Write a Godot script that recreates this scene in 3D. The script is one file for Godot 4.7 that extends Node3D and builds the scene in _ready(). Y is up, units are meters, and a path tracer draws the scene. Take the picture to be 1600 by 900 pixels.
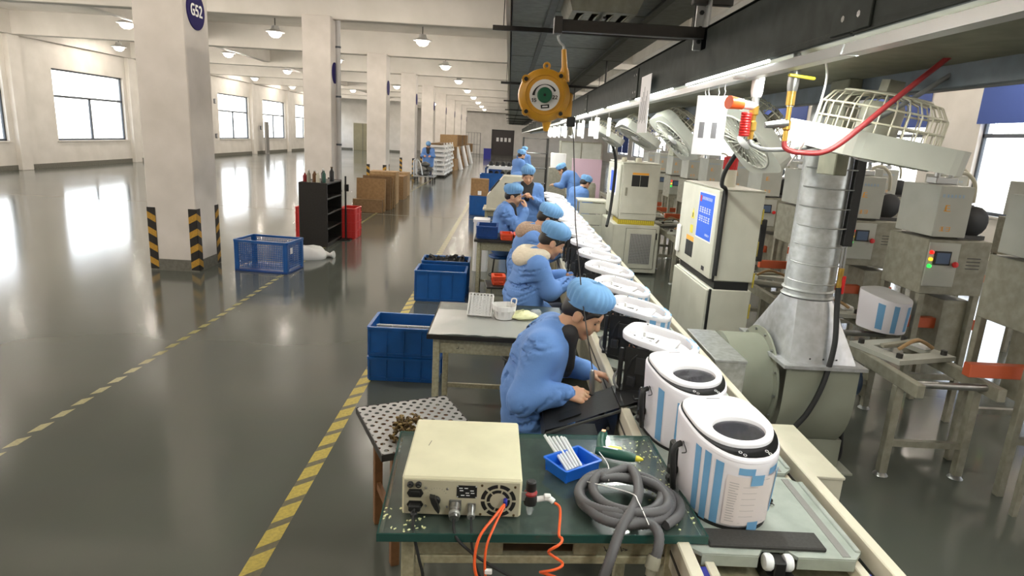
extends Node3D
# An appliance assembly hall: a camera held up at 1.95 m looks down the belt line (-z); x runs to the right, y up, metres.
var M := {}
var taken := {}
var CAM_AT := Vector3(0, 1.95, 0)

# ---------------------------------------------------------------- mesh building
class MB:
	var v := PackedVector3Array()
	var n := PackedVector3Array()
	var u := PackedVector2Array()
	var ix := PackedInt32Array()
	func tri(a: Vector3, b: Vector3, c: Vector3) -> void:   # counter-clockwise seen from outside
		var nn := (b - a).cross(c - a).normalized()
		var k := v.size()
		v.append_array([a, b, c]); n.append_array([nn, nn, nn]); u.append_array([Vector2.ZERO, Vector2(1, 0), Vector2(1, 1)])
		ix.append_array([k, k + 2, k + 1])
	func quad(a: Vector3, b: Vector3, c: Vector3, d: Vector3) -> void:
		var nn := (c - a).cross(d - b).normalized()
		var k := v.size()
		v.append_array([a, b, c, d]); n.append_array([nn, nn, nn, nn])
		u.append_array([Vector2(0, 1), Vector2(1, 1), Vector2(1, 0), Vector2(0, 0)])
		ix.append_array([k, k + 2, k + 1, k, k + 3, k + 2])
	func box(c: Vector3, s: Vector3, bev := 0.0, b := Basis.IDENTITY) -> MB:
		var h := s * 0.5
		bev = min(bev, min(h.x, min(h.y, h.z)) * 0.9)
		var ax := [Vector3.RIGHT, Vector3.UP, Vector3.BACK]
		var P := {}
		for sx in [-1, 1]:
			for sy in [-1, 1]:
				for sz in [-1, 1]:
					var sg := Vector3(sx, sy, sz)
					for a in 3:
						var p := sg * (h - Vector3.ONE * bev)
						p[a] = sg[a] * h[a]
						P[[sx, sy, sz, a]] = c + b * p
		for a in 3:
			var b1 := (a + 1) % 3
			var b2 := (a + 2) % 3
			for s1 in [-1, 1]:
				var q := []
				for w in [[-1, -1], [1, -1], [1, 1], [-1, 1]]:
					var k := [0, 0, 0, a]
					k[a] = s1; k[b1] = w[0]; k[b2] = w[1]
					q.append(P[k])
				if s1 > 0: quad(q[0], q[1], q[2], q[3])
				else: quad(q[3], q[2], q[1], q[0])
		if bev > 0.0:
			for a in 3:   # the edges along axis a
				var b1 := (a + 1) % 3
				var b2 := (a + 2) % 3
				for s1 in [-1, 1]:
					for s2 in [-1, 1]:
						var k1 := [0, 0, 0, b1]; k1[a] = -1; k1[b1] = s1; k1[b2] = s2
						var k2 := k1.duplicate(); k2[a] = 1
						var k3 := k2.duplicate(); k3[3] = b2
						var k4 := k1.duplicate(); k4[3] = b2
						if s1 * s2 > 0: quad(P[k4], P[k3], P[k2], P[k1])
						else: quad(P[k1], P[k2], P[k3], P[k4])
			for sx in [-1, 1]:
				for sy in [-1, 1]:
					for sz in [-1, 1]:
						var k := [sx, sy, sz]
						if sx * sy * sz > 0: tri(P[k + [0]], P[k + [1]], P[k + [2]])
						else: tri(P[k + [2]], P[k + [1]], P[k + [0]])
		return self
	func span(a: Vector3, b: Vector3, bev := 0.0) -> MB:
		return box((a + b) * 0.5, (b - a).abs(), bev)
	func bar(a: Vector3, b: Vector3, w: float, h: float, bev := 0.0, up := Vector3.UP) -> MB:
		var d := (b - a)
		var z := d.normalized()
		if abs(z.dot(up)) > 0.95: up = Vector3.RIGHT
		var x := up.cross(z).normalized()
		var y := z.cross(x)
		return box((a + b) * 0.5, Vector3(w, h, d.length()), bev, Basis(x, y, z))
	func grid(rows: Array, wrap := false, flip := false) -> MB:   # rows of equally many points; smooth
		var R := rows.size()
		var C: int = rows[0].size()
		var k := v.size()
		for r in R:
			for c in C:
				var p: Vector3 = rows[r][c]
				var up_: Vector3 = rows[min(r + 1, R - 1)][c] - rows[max(r - 1, 0)][c]
				var c1 := (c + 1) % C if wrap else mini(c + 1, C - 1)
				var c0 := (c - 1 + C) % C if wrap else maxi(c - 1, 0)
				var rt: Vector3 = rows[r][c1] - rows[r][c0]
				if rt.length() < 1e-7:
					var rr := r - 1 if r > R / 2 else r + 1
					rt = rows[rr][c1] - rows[rr][c0]
				if up_.length() < 1e-7: up_ = Vector3.UP
				var nn := rt.cross(up_).normalized()
				v.append(p); n.append(-nn if flip else nn); u.append(Vector2(float(c) / max(1, C - (0 if wrap else 1)), float(r) / (R - 1)))
		for r in R - 1:
			for c in (C if wrap else C - 1):
				var a := k + r * C + c
				var b := k + r * C + (c + 1) % C
				var d := a + C
				var e := b + C
				if flip: ix.append_array([a, b, e, a, e, d])
				else: ix.append_array([a, e, b, a, d, e])
		return self
	func fan(loop: Array, up: Vector3) -> MB:   # flat cap by triangulation around its middle (star-shaped loops)
		var m := Vector3.ZERO
		for p in loop: m += p
		m /= loop.size()
		for i in loop.size():
			var a: Vector3 = loop[i]
			var b: Vector3 = loop[(i + 1) % loop.size()]
			if (a - m).cross(b - m).dot(up) > 0: tri(m, a, b)
			else: tri(m, b, a)
		return self
	func tube(path: Array, r, seg := 8, caps := true, closed := false) -> MB:
		var N := path.size()
		var rows := []
		var t0: Vector3 = (path[1] - path[0]).normalized()
		var nx := t0.cross(Vector3.UP if abs(t0.y) < 0.9 else Vector3.RIGHT).normalized()
		for i in N:
			var t: Vector3
			if closed: t = (path[(i + 1) % N] - path[(i - 1 + N) % N]).normalized()
			else: t = (path[mini(i + 1, N - 1)] - path[maxi(i - 1, 0)]).normalized()
			nx = (nx - t * nx.dot(t)).normalized()
			var ny := t.cross(nx)
			var rr: float = r[i] if r is Array else r
			var row := []
			for s in seg:
				var a := TAU * s / seg
				row.append(path[i] + (nx * cos(a) + ny * sin(a)) * rr)
			rows.append(row)
		if closed: rows.append(rows[0])
		var k := v.size()
		grid(rows, true)
		for i in rows.size():   # exact normals
			for s in seg:
				n[k + i * seg + s] = (rows[i][s] - path[i % N]).normalized()
		if caps and not closed:
			fan(rows[0], path[0] - path[1])
			fan(rows[-1], path[-1] - path[-2])
		return self
	func lathe(prof: Array, seg := 16, x := Transform3D.IDENTITY, sharp := 35.0) -> MB:   # prof: Vector2(radius, height) from bottom to top, outside
		var S := prof.size() - 1
		var nrm := []
		for i in S:
			var d: Vector2 = prof[i + 1] - prof[i]
			nrm.append(Vector2(d.y, -d.x).normalized())
		for i in S:
			var n0: Vector2 = nrm[i]
			var n1: Vector2 = nrm[i]
			if i > 0 and abs(rad_to_deg(nrm[i].angle_to(nrm[i - 1]))) < sharp: n0 = (nrm[i] + nrm[i - 1]).normalized()
			if i < S - 1 and abs(rad_to_deg(nrm[i].angle_to(nrm[i + 1]))) < sharp: n1 = (nrm[i] + nrm[i + 1]).normalized()
			var k := v.size()
			for e in 2:
				var q: Vector2 = prof[i + e]
				var qn: Vector2 = n0 if e == 0 else n1
				for s in seg:
					var a := TAU * s / seg
					v.append(x * Vector3(q.x * cos(a), q.y, -q.x * sin(a)))
					n.append((x.basis * Vector3(qn.x * cos(a), qn.y, -qn.x * sin(a))).normalized())
					u.append(Vector2(float(s) / seg, float(i + e) / S))
			for s in seg:
				var a := k + s
				var b := k + (s + 1) % seg
				ix.append_array([a, b + seg, b, a, a + seg, b + seg])
		return self
	func prism(poly: PackedVector2Array, depth: float, x := Transform3D.IDENTITY, sharp := 35.0) -> MB:   # polygon in xy, drawn out along +z
		if Geometry2D.is_polygon_clockwise(poly) == false: pass
		var area := 0.0
		for i in poly.size(): area += poly[i].cross(poly[(i + 1) % poly.size()])
		if area < 0: poly.reverse()
		var t := Geometry2D.triangulate_polygon(poly)
		for i in range(0, t.size(), 3):
			var a := poly[t[i]]
			var b := poly[t[i + 1]]
			var c := poly[t[i + 2]]
			if (b - a).cross(c - a) < 0:
				var w := b
				b = c; c = w
			tri(x * Vector3(a.x, a.y, depth), x * Vector3(b.x, b.y, depth), x * Vector3(c.x, c.y, depth))
			tri(x * Vector3(a.x, a.y, 0), x * Vector3(c.x, c.y, 0), x * Vector3(b.x, b.y, 0))
		var N := poly.size()
		var nr := []
		for i in N:
			var d := poly[(i + 1) % N] - poly[i]
			nr.append(Vector2(d.y, -d.x).normalized())
		for i in N:
			var a := poly[i]
			var b := poly[(i + 1) % N]
			var na: Vector2 = nr[i]
			var nb: Vector2 = nr[i]
			if abs(rad_to_deg(nr[i].angle_to(nr[(i - 1 + N) % N]))) < sharp: na = (nr[i] + nr[(i - 1 + N) % N]).normalized()
			if abs(rad_to_deg(nr[i].angle_to(nr[(i + 1) % N]))) < sharp: nb = (nr[i] + nr[(i + 1) % N]).normalized()
			var k := v.size()
			v.append_array([x * Vector3(a.x, a.y, 0), x * Vector3(b.x, b.y, 0), x * Vector3(b.x, b.y, depth), x * Vector3(a.x, a.y, depth)])
			var A := (x.basis * Vector3(na.x, na.y, 0)).normalized()
			var B := (x.basis * Vector3(nb.x, nb.y, 0)).normalized()
			n.append_array([A, B, B, A])
			u.append_array([Vector2(0, 0), Vector2(1, 0), Vector2(1, 1), Vector2(0, 1)])
			ix.append_array([k, k + 2, k + 1, k, k + 3, k + 2])
		return self
	func frame(outer: PackedVector2Array, inner: PackedVector2Array, depth: float, x := Transform3D.IDENTITY) -> MB:   # a plate with one hole; loops of equal size, same turn
		var N := outer.size()
		var O := []; var I := []; var O2 := []; var I2 := []
		for i in N:
			O.append(x * Vector3(outer[i].x, outer[i].y, 0)); I.append(x * Vector3(inner[i].x, inner[i].y, 0))
			O2.append(x * Vector3(outer[i].x, outer[i].y, depth)); I2.append(x * Vector3(inner[i].x, inner[i].y, depth))
		for i in N:
			var j := (i + 1) % N
			quad(O2[i], O2[j], I2[j], I2[i])
			quad(I[i], I[j], O[j], O[i])
			quad(O[i], O[j], O2[j], O2[i])
			quad(I2[i], I2[j], I[j], I[i])
		return self
	func join(o: MB, x := Transform3D.IDENTITY) -> MB:
		var k := v.size()
		for i in o.v.size():
			v.append(x * o.v[i]); n.append((x.basis * o.n[i]).normalized()); u.append(o.u[i])
		for i in o.ix: ix.append(k + i)
		return self
	func mesh() -> ArrayMesh:
		var a := []
		a.resize(Mesh.ARRAY_MAX)
		a[Mesh.ARRAY_VERTEX] = v; a[Mesh.ARRAY_NORMAL] = n; a[Mesh.ARRAY_TEX_UV] = u; a[Mesh.ARRAY_INDEX] = ix
		var m := ArrayMesh.new()
		m.add_surface_from_arrays(Mesh.PRIMITIVE_TRIANGLES, a)
		return m

func mb() -> MB: return MB.new()
func V(x: float, y: float, z: float) -> Vector3: return Vector3(x, y, z)
func numbered(called: String) -> String:
	if not taken.has(called):
		taken[called] = 0
		return called
	taken[called] += 1
	return "%s_%03d" % [called, taken[called]]
func obj(called: String, m, mat: Material, parent: Node = null) -> MeshInstance3D:
	var o := MeshInstance3D.new()
	o.mesh = m.mesh() if m is MB else m
	o.material_override = mat
	if parent == null:
		o.name = numbered(called)
		add_child(o)
	else:
		o.name = called
		parent.add_child(o, true)
	return o
func tag(o: Node, label: String, category: String, group := "") -> Node:
	o.set_meta("label", label); o.set_meta("category", category)
	if group: o.set_meta("group", group)
	return o
func thing(called: String, label: String, category: String, at := Vector3.ZERO, turn := 0.0, group := "") -> Node3D:
	var o := Node3D.new()
	o.name = numbered(called)
	add_child(o)
	o.position = at
	o.rotation.y = turn
	tag(o, label, category, group)
	return o
func struct(called: String, m, mat: Material, label := "") -> MeshInstance3D:
	var o := obj(called, m, mat)
	o.set_meta("kind", "structure")
	if label: o.set_meta("label", label)
	return o
func dup(o: Node3D, at: Vector3, turn := 0.0, label := "", group := "") -> Node3D:
	var r: Node3D = o.duplicate()
	r.name = numbered(str(o.name).rstrip("0123456789").trim_suffix("_"))
	add_child(r)
	r.position = at; r.rotation.y = turn
	if label: r.set_meta("label", label)
	if group: r.set_meta("group", group)
	return r

# ---------------------------------------------------------------- curves
func smooth_path(pts: Array, step := 8, closed := false) -> Array:   # Catmull-Rom
	var out := []
	var N := pts.size()
	for i in (N if closed else N - 1):
		var p1: Vector3 = pts[i]
		var p2: Vector3 = pts[(i + 1) % N]
		var p0: Vector3 = pts[(i - 1 + N) % N] if closed else pts[maxi(i - 1, 0)]
		var p3: Vector3 = pts[(i + 2) % N] if closed else pts[mini(i + 2, N - 1)]
		for s in step:
			var t := float(s) / step
			out.append(0.5 * ((2.0 * p1) + (p2 - p0) * t + (2.0 * p0 - 5.0 * p1 + 4.0 * p2 - p3) * t * t + (3.0 * p1 - 3.0 * p2 + p3 - p0) * t * t * t))
	if not closed: out.append(pts[-1])
	return out
func cable(called: String, pts: Array, r: float, mat: Material, parent: Node = null, seg := 8, step := 8) -> MeshInstance3D:
	return obj(called, mb().tube(smooth_path(pts, step), r, seg), mat, parent)
func rrect(w: float, h: float, r: float, seg := 5) -> PackedVector2Array:   # rounded rectangle about the origin, counter-clockwise
	var out := PackedVector2Array()
	for q in 4:
		var c := Vector2((w / 2 - r) * (1 if q == 0 or q == 3 else -1), (h / 2 - r) * (1 if q < 2 else -1))
		for s in seg + 1:
			var a := PI / 2 * (q + float(s) / seg)
			out.append(c + Vector2(cos(a), sin(a)) * r)
	return out
func circle(r: float, seg := 24, ry := -1.0) -> PackedVector2Array:
	var out := PackedVector2Array()
	for s in seg: out.append(Vector2(cos(TAU * s / seg) * r, sin(TAU * s / seg) * (r if ry < 0 else ry)))
	return out
func basis_to(y: Vector3) -> Basis:   # a basis whose y axis points along y
	y = y.normalized()
	var x := y.cross(Vector3.BACK if abs(y.z) < 0.9 else Vector3.RIGHT).normalized()
	return Basis(x, y, x.cross(y))
func ring_at(c: Vector3, axis: Vector3, r: float, seg := 24) -> Array:
	var b := basis_to(axis)
	var out := []
	for s in seg: out.append(c + b.x * cos(TAU * s / seg) * r + b.z * sin(TAU * s / seg) * r)
	return out

# ---------------------------------------------------------------- materials
func c8(r: int, g: int, b: int) -> Color: return Color8(r, g, b)
func mat(name_: String, col: Color, rough := 0.6, metal := 0.0, spec := 0.5) -> StandardMaterial3D:
	var m := StandardMaterial3D.new()
	m.albedo_color = col; m.roughness = rough; m.metallic = metal; m.metallic_specular = spec
	m.resource_name = name_
	M[name_] = m
	return m
func noise_image(seed_: int, freq: float, size: int, lo: Color, hi: Color, oct := 4, kind := FastNoiseLite.TYPE_SIMPLEX_SMOOTH, pw := 1.0) -> Image:
	var f := FastNoiseLite.new()
	f.seed = seed_; f.frequency = freq; f.fractal_octaves = oct; f.noise_type = kind
	var g := f.get_seamless_image(size, size)
	var im := Image.create(size, size, false, Image.FORMAT_RGB8)
	for y in size:
		for x in size:
			im.set_pixel(x, y, lo.lerp(hi, pow(g.get_pixel(x, y).r, pw)))
	return im
func plain_noise(seed_: int, freq: float, size: int, lo: Color, hi: Color) -> Image:
	var f := FastNoiseLite.new()
	f.seed = seed_; f.frequency = freq; f.fractal_octaves = 5
	var g := f.get_image(size, size)
	var im := Image.create(size, size, false, Image.FORMAT_RGB8)
	for y in size:
		for x in size: im.set_pixel(x, y, lo.lerp(hi, g.get_pixel(x, y).r))
	return im
func tex(im: Image) -> ImageTexture:
	im.generate_mipmaps()
	return ImageTexture.create_from_image(im)
func grain(m: StandardMaterial3D, t: Texture2D, scale: float, world := true) -> StandardMaterial3D:   # a colour texture laid on from three sides
	m.albedo_texture = t
	m.uv1_triplanar = true
	m.uv1_world_triplanar = world
	m.uv1_scale = Vector3.ONE * scale
	return m
func bumpy(m: StandardMaterial3D, t: Texture2D, amount: float) -> StandardMaterial3D:
	m.normal_enabled = true; m.normal_texture = t; m.normal_scale = amount
	return m

func make_materials() -> void:
	var soft := tex(noise_image(3, 0.012, 256, Color(0.93, 0.93, 0.92), Color(1, 1, 1), 5))
	var speck := tex(noise_image(5, 0.05, 256, Color(0.82, 0.82, 0.8), Color(1, 1, 1), 4))
	var nb := noise_image(9, 0.03, 256, Color.BLACK, Color.WHITE, 4)
	nb.bump_map_to_normal_map(3.0)
	var cloth_n := tex(nb)
	var card := tex(noise_image(12, 0.02, 256, Color(0.86, 0.85, 0.83), Color(1, 1, 1), 5))
	grain(mat("wall", c8(228, 223, 216), 0.75), soft, 0.3)
	grain(mat("ceiling", c8(228, 223, 216), 0.8), soft, 0.25)
	grain(mat("column", c8(224, 217, 210), 0.7), soft, 0.5)
	var fl := mat("floor", c8(255, 255, 255), 1.0, 0.0, 0.55)
	grain(fl, tex(plain_noise(21, 0.012, 1024, c8(79, 83, 76), c8(98, 101, 93))), 0.0105)   # one tile spans the hall, so nothing repeats
	fl.uv1_offset = Vector3(0.5, 0.5, 0.85)
	fl.roughness_texture = tex(plain_noise(22, 0.016, 1024, Color(0.09, 0.09, 0.09), Color(0.17, 0.17, 0.17)))
	grain(mat("plinth", c8(120, 118, 108), 0.7), speck, 1.2)
	mat("joint", c8(150, 138, 116), 0.6)
	grain(mat("yellow_paint", c8(208, 186, 70), 0.5), speck, 3.0)
	grain(mat("line_base", c8(104, 98, 62), 0.45), speck, 3.0)
	grain(mat("worn_yellow", c8(158, 150, 90), 0.4), speck, 3.0)
	grain(mat("chevron", c8(200, 152, 52), 0.5), speck, 3.0)
	grain(mat("black_paint", c8(38, 34, 30), 0.5), speck, 2.0)
	mat("sign_blue", c8(40, 32, 96), 0.75, 0.0, 0.2)
	mat("sign_white", c8(238, 236, 236), 0.5)
	mat("frame_dark", c8(70, 76, 84), 0.5)
	mat("sill", c8(222, 216, 206), 0.6)
	grain(mat("beige_door", c8(150, 142, 112), 0.5), soft, 0.5)
	grain(mat("dark_door", c8(46, 36, 34), 0.4), soft, 0.6)
	mat("drain_pipe", c8(176, 174, 172), 0.4)
	grain(mat("duct_grey", c8(134, 137, 131), 0.6), speck, 0.6)
	grain(mat("duct_trim", c8(92, 94, 90), 0.6), speck, 0.6)
	mat("duct_edge", c8(200, 190, 176), 0.6)
	grain(mat("beam_grey", c8(62, 66, 63), 0.7, 0.0, 0.25), speck, 0.7)
	grain(mat("olive_grey", c8(120, 118, 100), 0.6), speck, 0.7)
	grain(mat("blue_grey", c8(96, 104, 112), 0.45, 0.3), speck, 0.7)
	mat("alu", c8(196, 198, 198), 0.32, 0.85)
	mat("steel", c8(168, 168, 166), 0.3, 0.9)
	mat("steel_dark", c8(70, 68, 66), 0.45, 0.6)
	grain(mat("galvanised", c8(204, 206, 206), 0.34, 0.6), speck, 1.5)
	grain(mat("brushed", c8(206, 207, 210), 0.36, 0.6), speck, 1.0)
	mat("black", c8(24, 24, 24), 0.5)
	mat("black_gloss", c8(16, 16, 18), 0.2)
	mat("rubber", c8(30, 30, 30), 0.7)
	grain(mat("plastic_dark", c8(40, 40, 42), 0.5), speck, 4.0)
	grain(mat("cream_metal", c8(216, 210, 190), 0.5), soft, 1.0)
	grain(mat("instrument", c8(226, 220, 188), 0.5), soft, 1.2)
	grain(mat("instrument_face", c8(190, 184, 160), 0.55), soft, 2.0)
	grain(mat("cabinet", c8(204, 202, 188), 0.45), soft, 0.8)
	grain(mat("machine_grey", c8(158, 154, 138), 0.55), speck, 0.9)
	grain(mat("machine_light", c8(186, 186, 176), 0.5), soft, 0.9)
	grain(mat("blower_green", c8(142, 144, 130), 0.5), soft, 1.0)
	mat("motor_blue", c8(36, 58, 84), 0.45)
	mat("white_gloss", c8(238, 236, 240), 0.22)
	mat("white_shell", c8(232, 228, 234), 0.35)
	mat("white_matte", c8(234, 232, 230), 0.6)
	mat("paper", c8(236, 234, 236), 0.7)
	mat("sheet_paper", c8(224, 214, 212), 0.7)
	mat("ink_pale", c8(178, 172, 172), 0.7)
	mat("ink", c8(120, 118, 122), 0.7)
	mat("ink_dark", c8(50, 48, 52), 0.7)
	mat("tape_blue", c8(112, 164, 206), 0.4)
	mat("tape_film", c8(150, 184, 220), 0.25)
	grain(mat("crate_blue", c8(16, 86, 158), 0.42), soft, 2.0)
	grain(mat("crate_blue_dark", c8(20, 66, 134), 0.45), soft, 2.0)
	mat("tray_blue", c8(26, 104, 212), 0.35)
	mat("tray_orange", c8(222, 84, 42), 0.4)
	mat("crate_red", c8(214, 56, 52), 0.4)
	mat("bag_dark", c8(70, 72, 70), 0.35)
	mat("orange_dull", c8(198, 92, 54), 0.5)
	mat("mesh_dark", c8(70, 70, 68), 0.7)
	mat("bin_blue", c8(40, 44, 140), 0.5)
	grain(mat("cardboard", c8(160, 126, 86), 0.8), card, 2.0)
	grain(mat("cardboard_light", c8(184, 150, 108), 0.8), card, 2.0)
	grain(mat("cardboard_dark", c8(132, 104, 72), 0.8), card, 2.0)
	grain(mat("wood", c8(132, 92, 56), 0.6), card, 4.0)
	grain(mat("table_beige", c8(182, 176, 148), 0.55), speck, 3.0)
	grain(mat("table_drawer", c8(170, 164, 138), 0.55), speck, 3.0)
	var tg := mat("table_green", c8(255, 255, 255), 0.3)
	grain(tg, tex(noise_image(33, 0.02, 512, c8(28, 38, 34), c8(66, 80, 72), 6, FastNoiseLite.TYPE_SIMPLEX_SMOOTH, 1.3)), 1.3)
	var bg := mat("bench_glass", Color(0.6, 0.7, 0.66, 0.1), 0.12)
	bg.transparency = BaseMaterial3D.TRANSPARENCY_ALPHA
	mat("glass_green", c8(38, 74, 68), 0.15)
	grain(mat("belt", c8(168, 174, 166), 0.4), tex(noise_image(35, 0.014, 512, Color(0.84, 0.85, 0.84), Color(1, 1, 1), 6)), 1.0)
	grain(mat("rubber_pad", c8(52, 50, 48), 0.7), speck, 6.0)
	mat("rail_cream", c8(206, 198, 178), 0.45)
	mat("tray_steel", c8(158, 158, 156), 0.42, 0.5)
	mat("brass_old", c8(150, 128, 86), 0.35, 0.8)
	mat("brass", c8(206, 168, 84), 0.3, 0.85)
	mat("brass_dark", c8(100, 82, 54), 0.35, 0.8)
	mat("copper", c8(190, 120, 84), 0.3, 0.9)
	mat("balancer_yellow", c8(206, 150, 42), 0.38)
	mat("balancer_green", c8(24, 96, 66), 0.4)
	mat("red", c8(206, 36, 34), 0.4)
	mat("orange", c8(240, 98, 44), 0.3)
	mat("red_hose", c8(150, 44, 46), 0.4)
	mat("grey_hose", c8(122, 122, 122), 0.45)
	var gh := mat("conduit", c8(86, 84, 86), 0.5)
	gh.metallic_specular = 0.5
	mat("gun_green", c8(38, 84, 70), 0.4)
	mat("yellow", c8(226, 208, 60), 0.4)
	mat("pale_yellow", c8(236, 236, 186), 0.5)
	mat("white_wax", c8(226, 228, 230), 0.4)
	mat("sticker_blue", c8(24, 92, 218), 0.4)
	mat("sticker_orange", c8(240, 168, 60), 0.5)
	mat("blind_blue", c8(62, 84, 150), 0.7)
	mat("pink_panel", c8(206, 176, 190), 0.6)
	bumpy(mat("mesh_grey", c8(128, 126, 122), 0.6), cloth_n, 0.5)
	mat("ice_bin", c8(146, 142, 164), 0.3)
	mat("screen_off", c8(92, 108, 134), 0.15)
	grain(mat("skin", c8(204, 158, 128), 0.55), soft, 6.0, false)
	M.skin.subsurf_scatter_enabled = true
	M.skin.subsurf_scatter_strength = 0.15
	mat("hair", c8(30, 24, 22), 0.5)
	mat("lips", c8(170, 92, 84), 0.45)
	for a in [["coat", c8(98, 138, 200)], ["coat_far", c8(94, 134, 196)], ["cap", c8(112, 160, 208)], ["trousers", c8(52, 56, 74)], ["collar", c8(38, 36, 38)], ["fleece", c8(228, 214, 190)], ["pattern_hood", c8(172, 140, 116)], ["maroon", c8(134, 44, 58)]]:
		var m := mat(a[0], a[1], 0.75)
		m.uv1_triplanar = true
		m.uv1_scale = Vector3.ONE * 9.0
		bumpy(m, cloth_n, 0.35)
		m.rim_enabled = true; m.rim = 0.15
	var pl := tex(noise_image(41, 0.03, 256, c8(206, 178, 150), c8(120, 92, 76), 2))
	M.pattern_hood.albedo_color = Color.WHITE
	M.pattern_hood.albedo_texture = pl
	M.pattern_hood.uv1_scale = Vector3.ONE * 10.0
	var gl := mat("window_glass", Color(0.9, 0.95, 0.97, 0.08), 0.02)
	gl.transparency = BaseMaterial3D.TRANSPARENCY_ALPHA
	var lid := mat("lid_glass", Color(0.7, 0.68, 0.76, 0.07), 0.05)
	lid.transparency = BaseMaterial3D.TRANSPARENCY_ALPHA
	var film := mat("plastic_film", Color(0.86, 0.86, 0.84, 0.55), 0.25)
	film.transparency = BaseMaterial3D.TRANSPARENCY_ALPHA
	var clear := mat("clear_plastic", Color(0.9, 0.92, 0.94, 0.3), 0.1)
	clear.transparency = BaseMaterial3D.TRANSPARENCY_ALPHA
	var lamp := mat("lamp_glow", Color.WHITE, 0.5)
	lamp.emission_enabled = true; lamp.emission = Color(1.0, 0.96, 0.9); lamp.emission_energy_multiplier = 9.0
	var tube := mat("tube_glow", Color.WHITE, 0.5)
	tube.emission_enabled = true; tube.emission = Color(0.98, 1.0, 0.98); tube.emission_energy_multiplier = 5.0
	for a in [["light_red", Color(1, 0.15, 0.1)], ["light_green", Color(0.2, 1, 0.35)], ["light_amber", Color(1, 0.8, 0.2)]]:
		var m := mat(a[0], a[1], 0.3)
		m.emission_enabled = true; m.emission = a[1]; m.emission_energy_multiplier = 1.2

# ---------------------------------------------------------------- light and camera
const SKY_ENERGY := 9.0
const LAMP_ENERGY := 4.8
const TUBE_ENERGY := 1.6
func make_camera_and_light() -> void:
	var cam := Camera3D.new()
	cam.name = "camera"
	cam.fov = 49.086
	cam.near = 0.05; cam.far = 200.0
	cam.position = CAM_AT
	cam.rotation = Vector3(-0.235588, -0.017894, 0.056431)
	add_child(cam)
	cam.current = true
	var env := Environment.new()
	env.tonemap_mode = Environment.TONE_MAPPER_LINEAR
	env.tonemap_exposure = 1.0
	env.background_mode = Environment.BG_SKY
	var sky := Sky.new()
	var sm := ProceduralSkyMaterial.new()
	sm.sky_top_color = Color(0.78, 0.84, 0.92); sm.sky_horizon_color = Color(0.94, 0.94, 0.92)
	sm.ground_bottom_color = Color(0.5, 0.5, 0.48); sm.ground_horizon_color = Color(0.8, 0.8, 0.78)
	sm.energy_multiplier = SKY_ENERGY
	sky.sky_material = sm
	env.sky = sky
	env.sdfgi_enabled = true; env.ssao_enabled = true; env.ssil_enabled = true
	var we := WorldEnvironment.new()
	we.name = "world_environment"
	we.environment = env
	add_child(we)

func omni(at: Vector3, energy: float, col: Color, size := 0.12) -> void:
	var l := OmniLight3D.new()
	l.name = numbered("lamp_light")
	add_child(l)
	l.position = at; l.light_energy = energy; l.light_color = col; l.light_size = size
	l.omni_range = 60.0; l.omni_attenuation = 2.0; l.shadow_enabled = true

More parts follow.
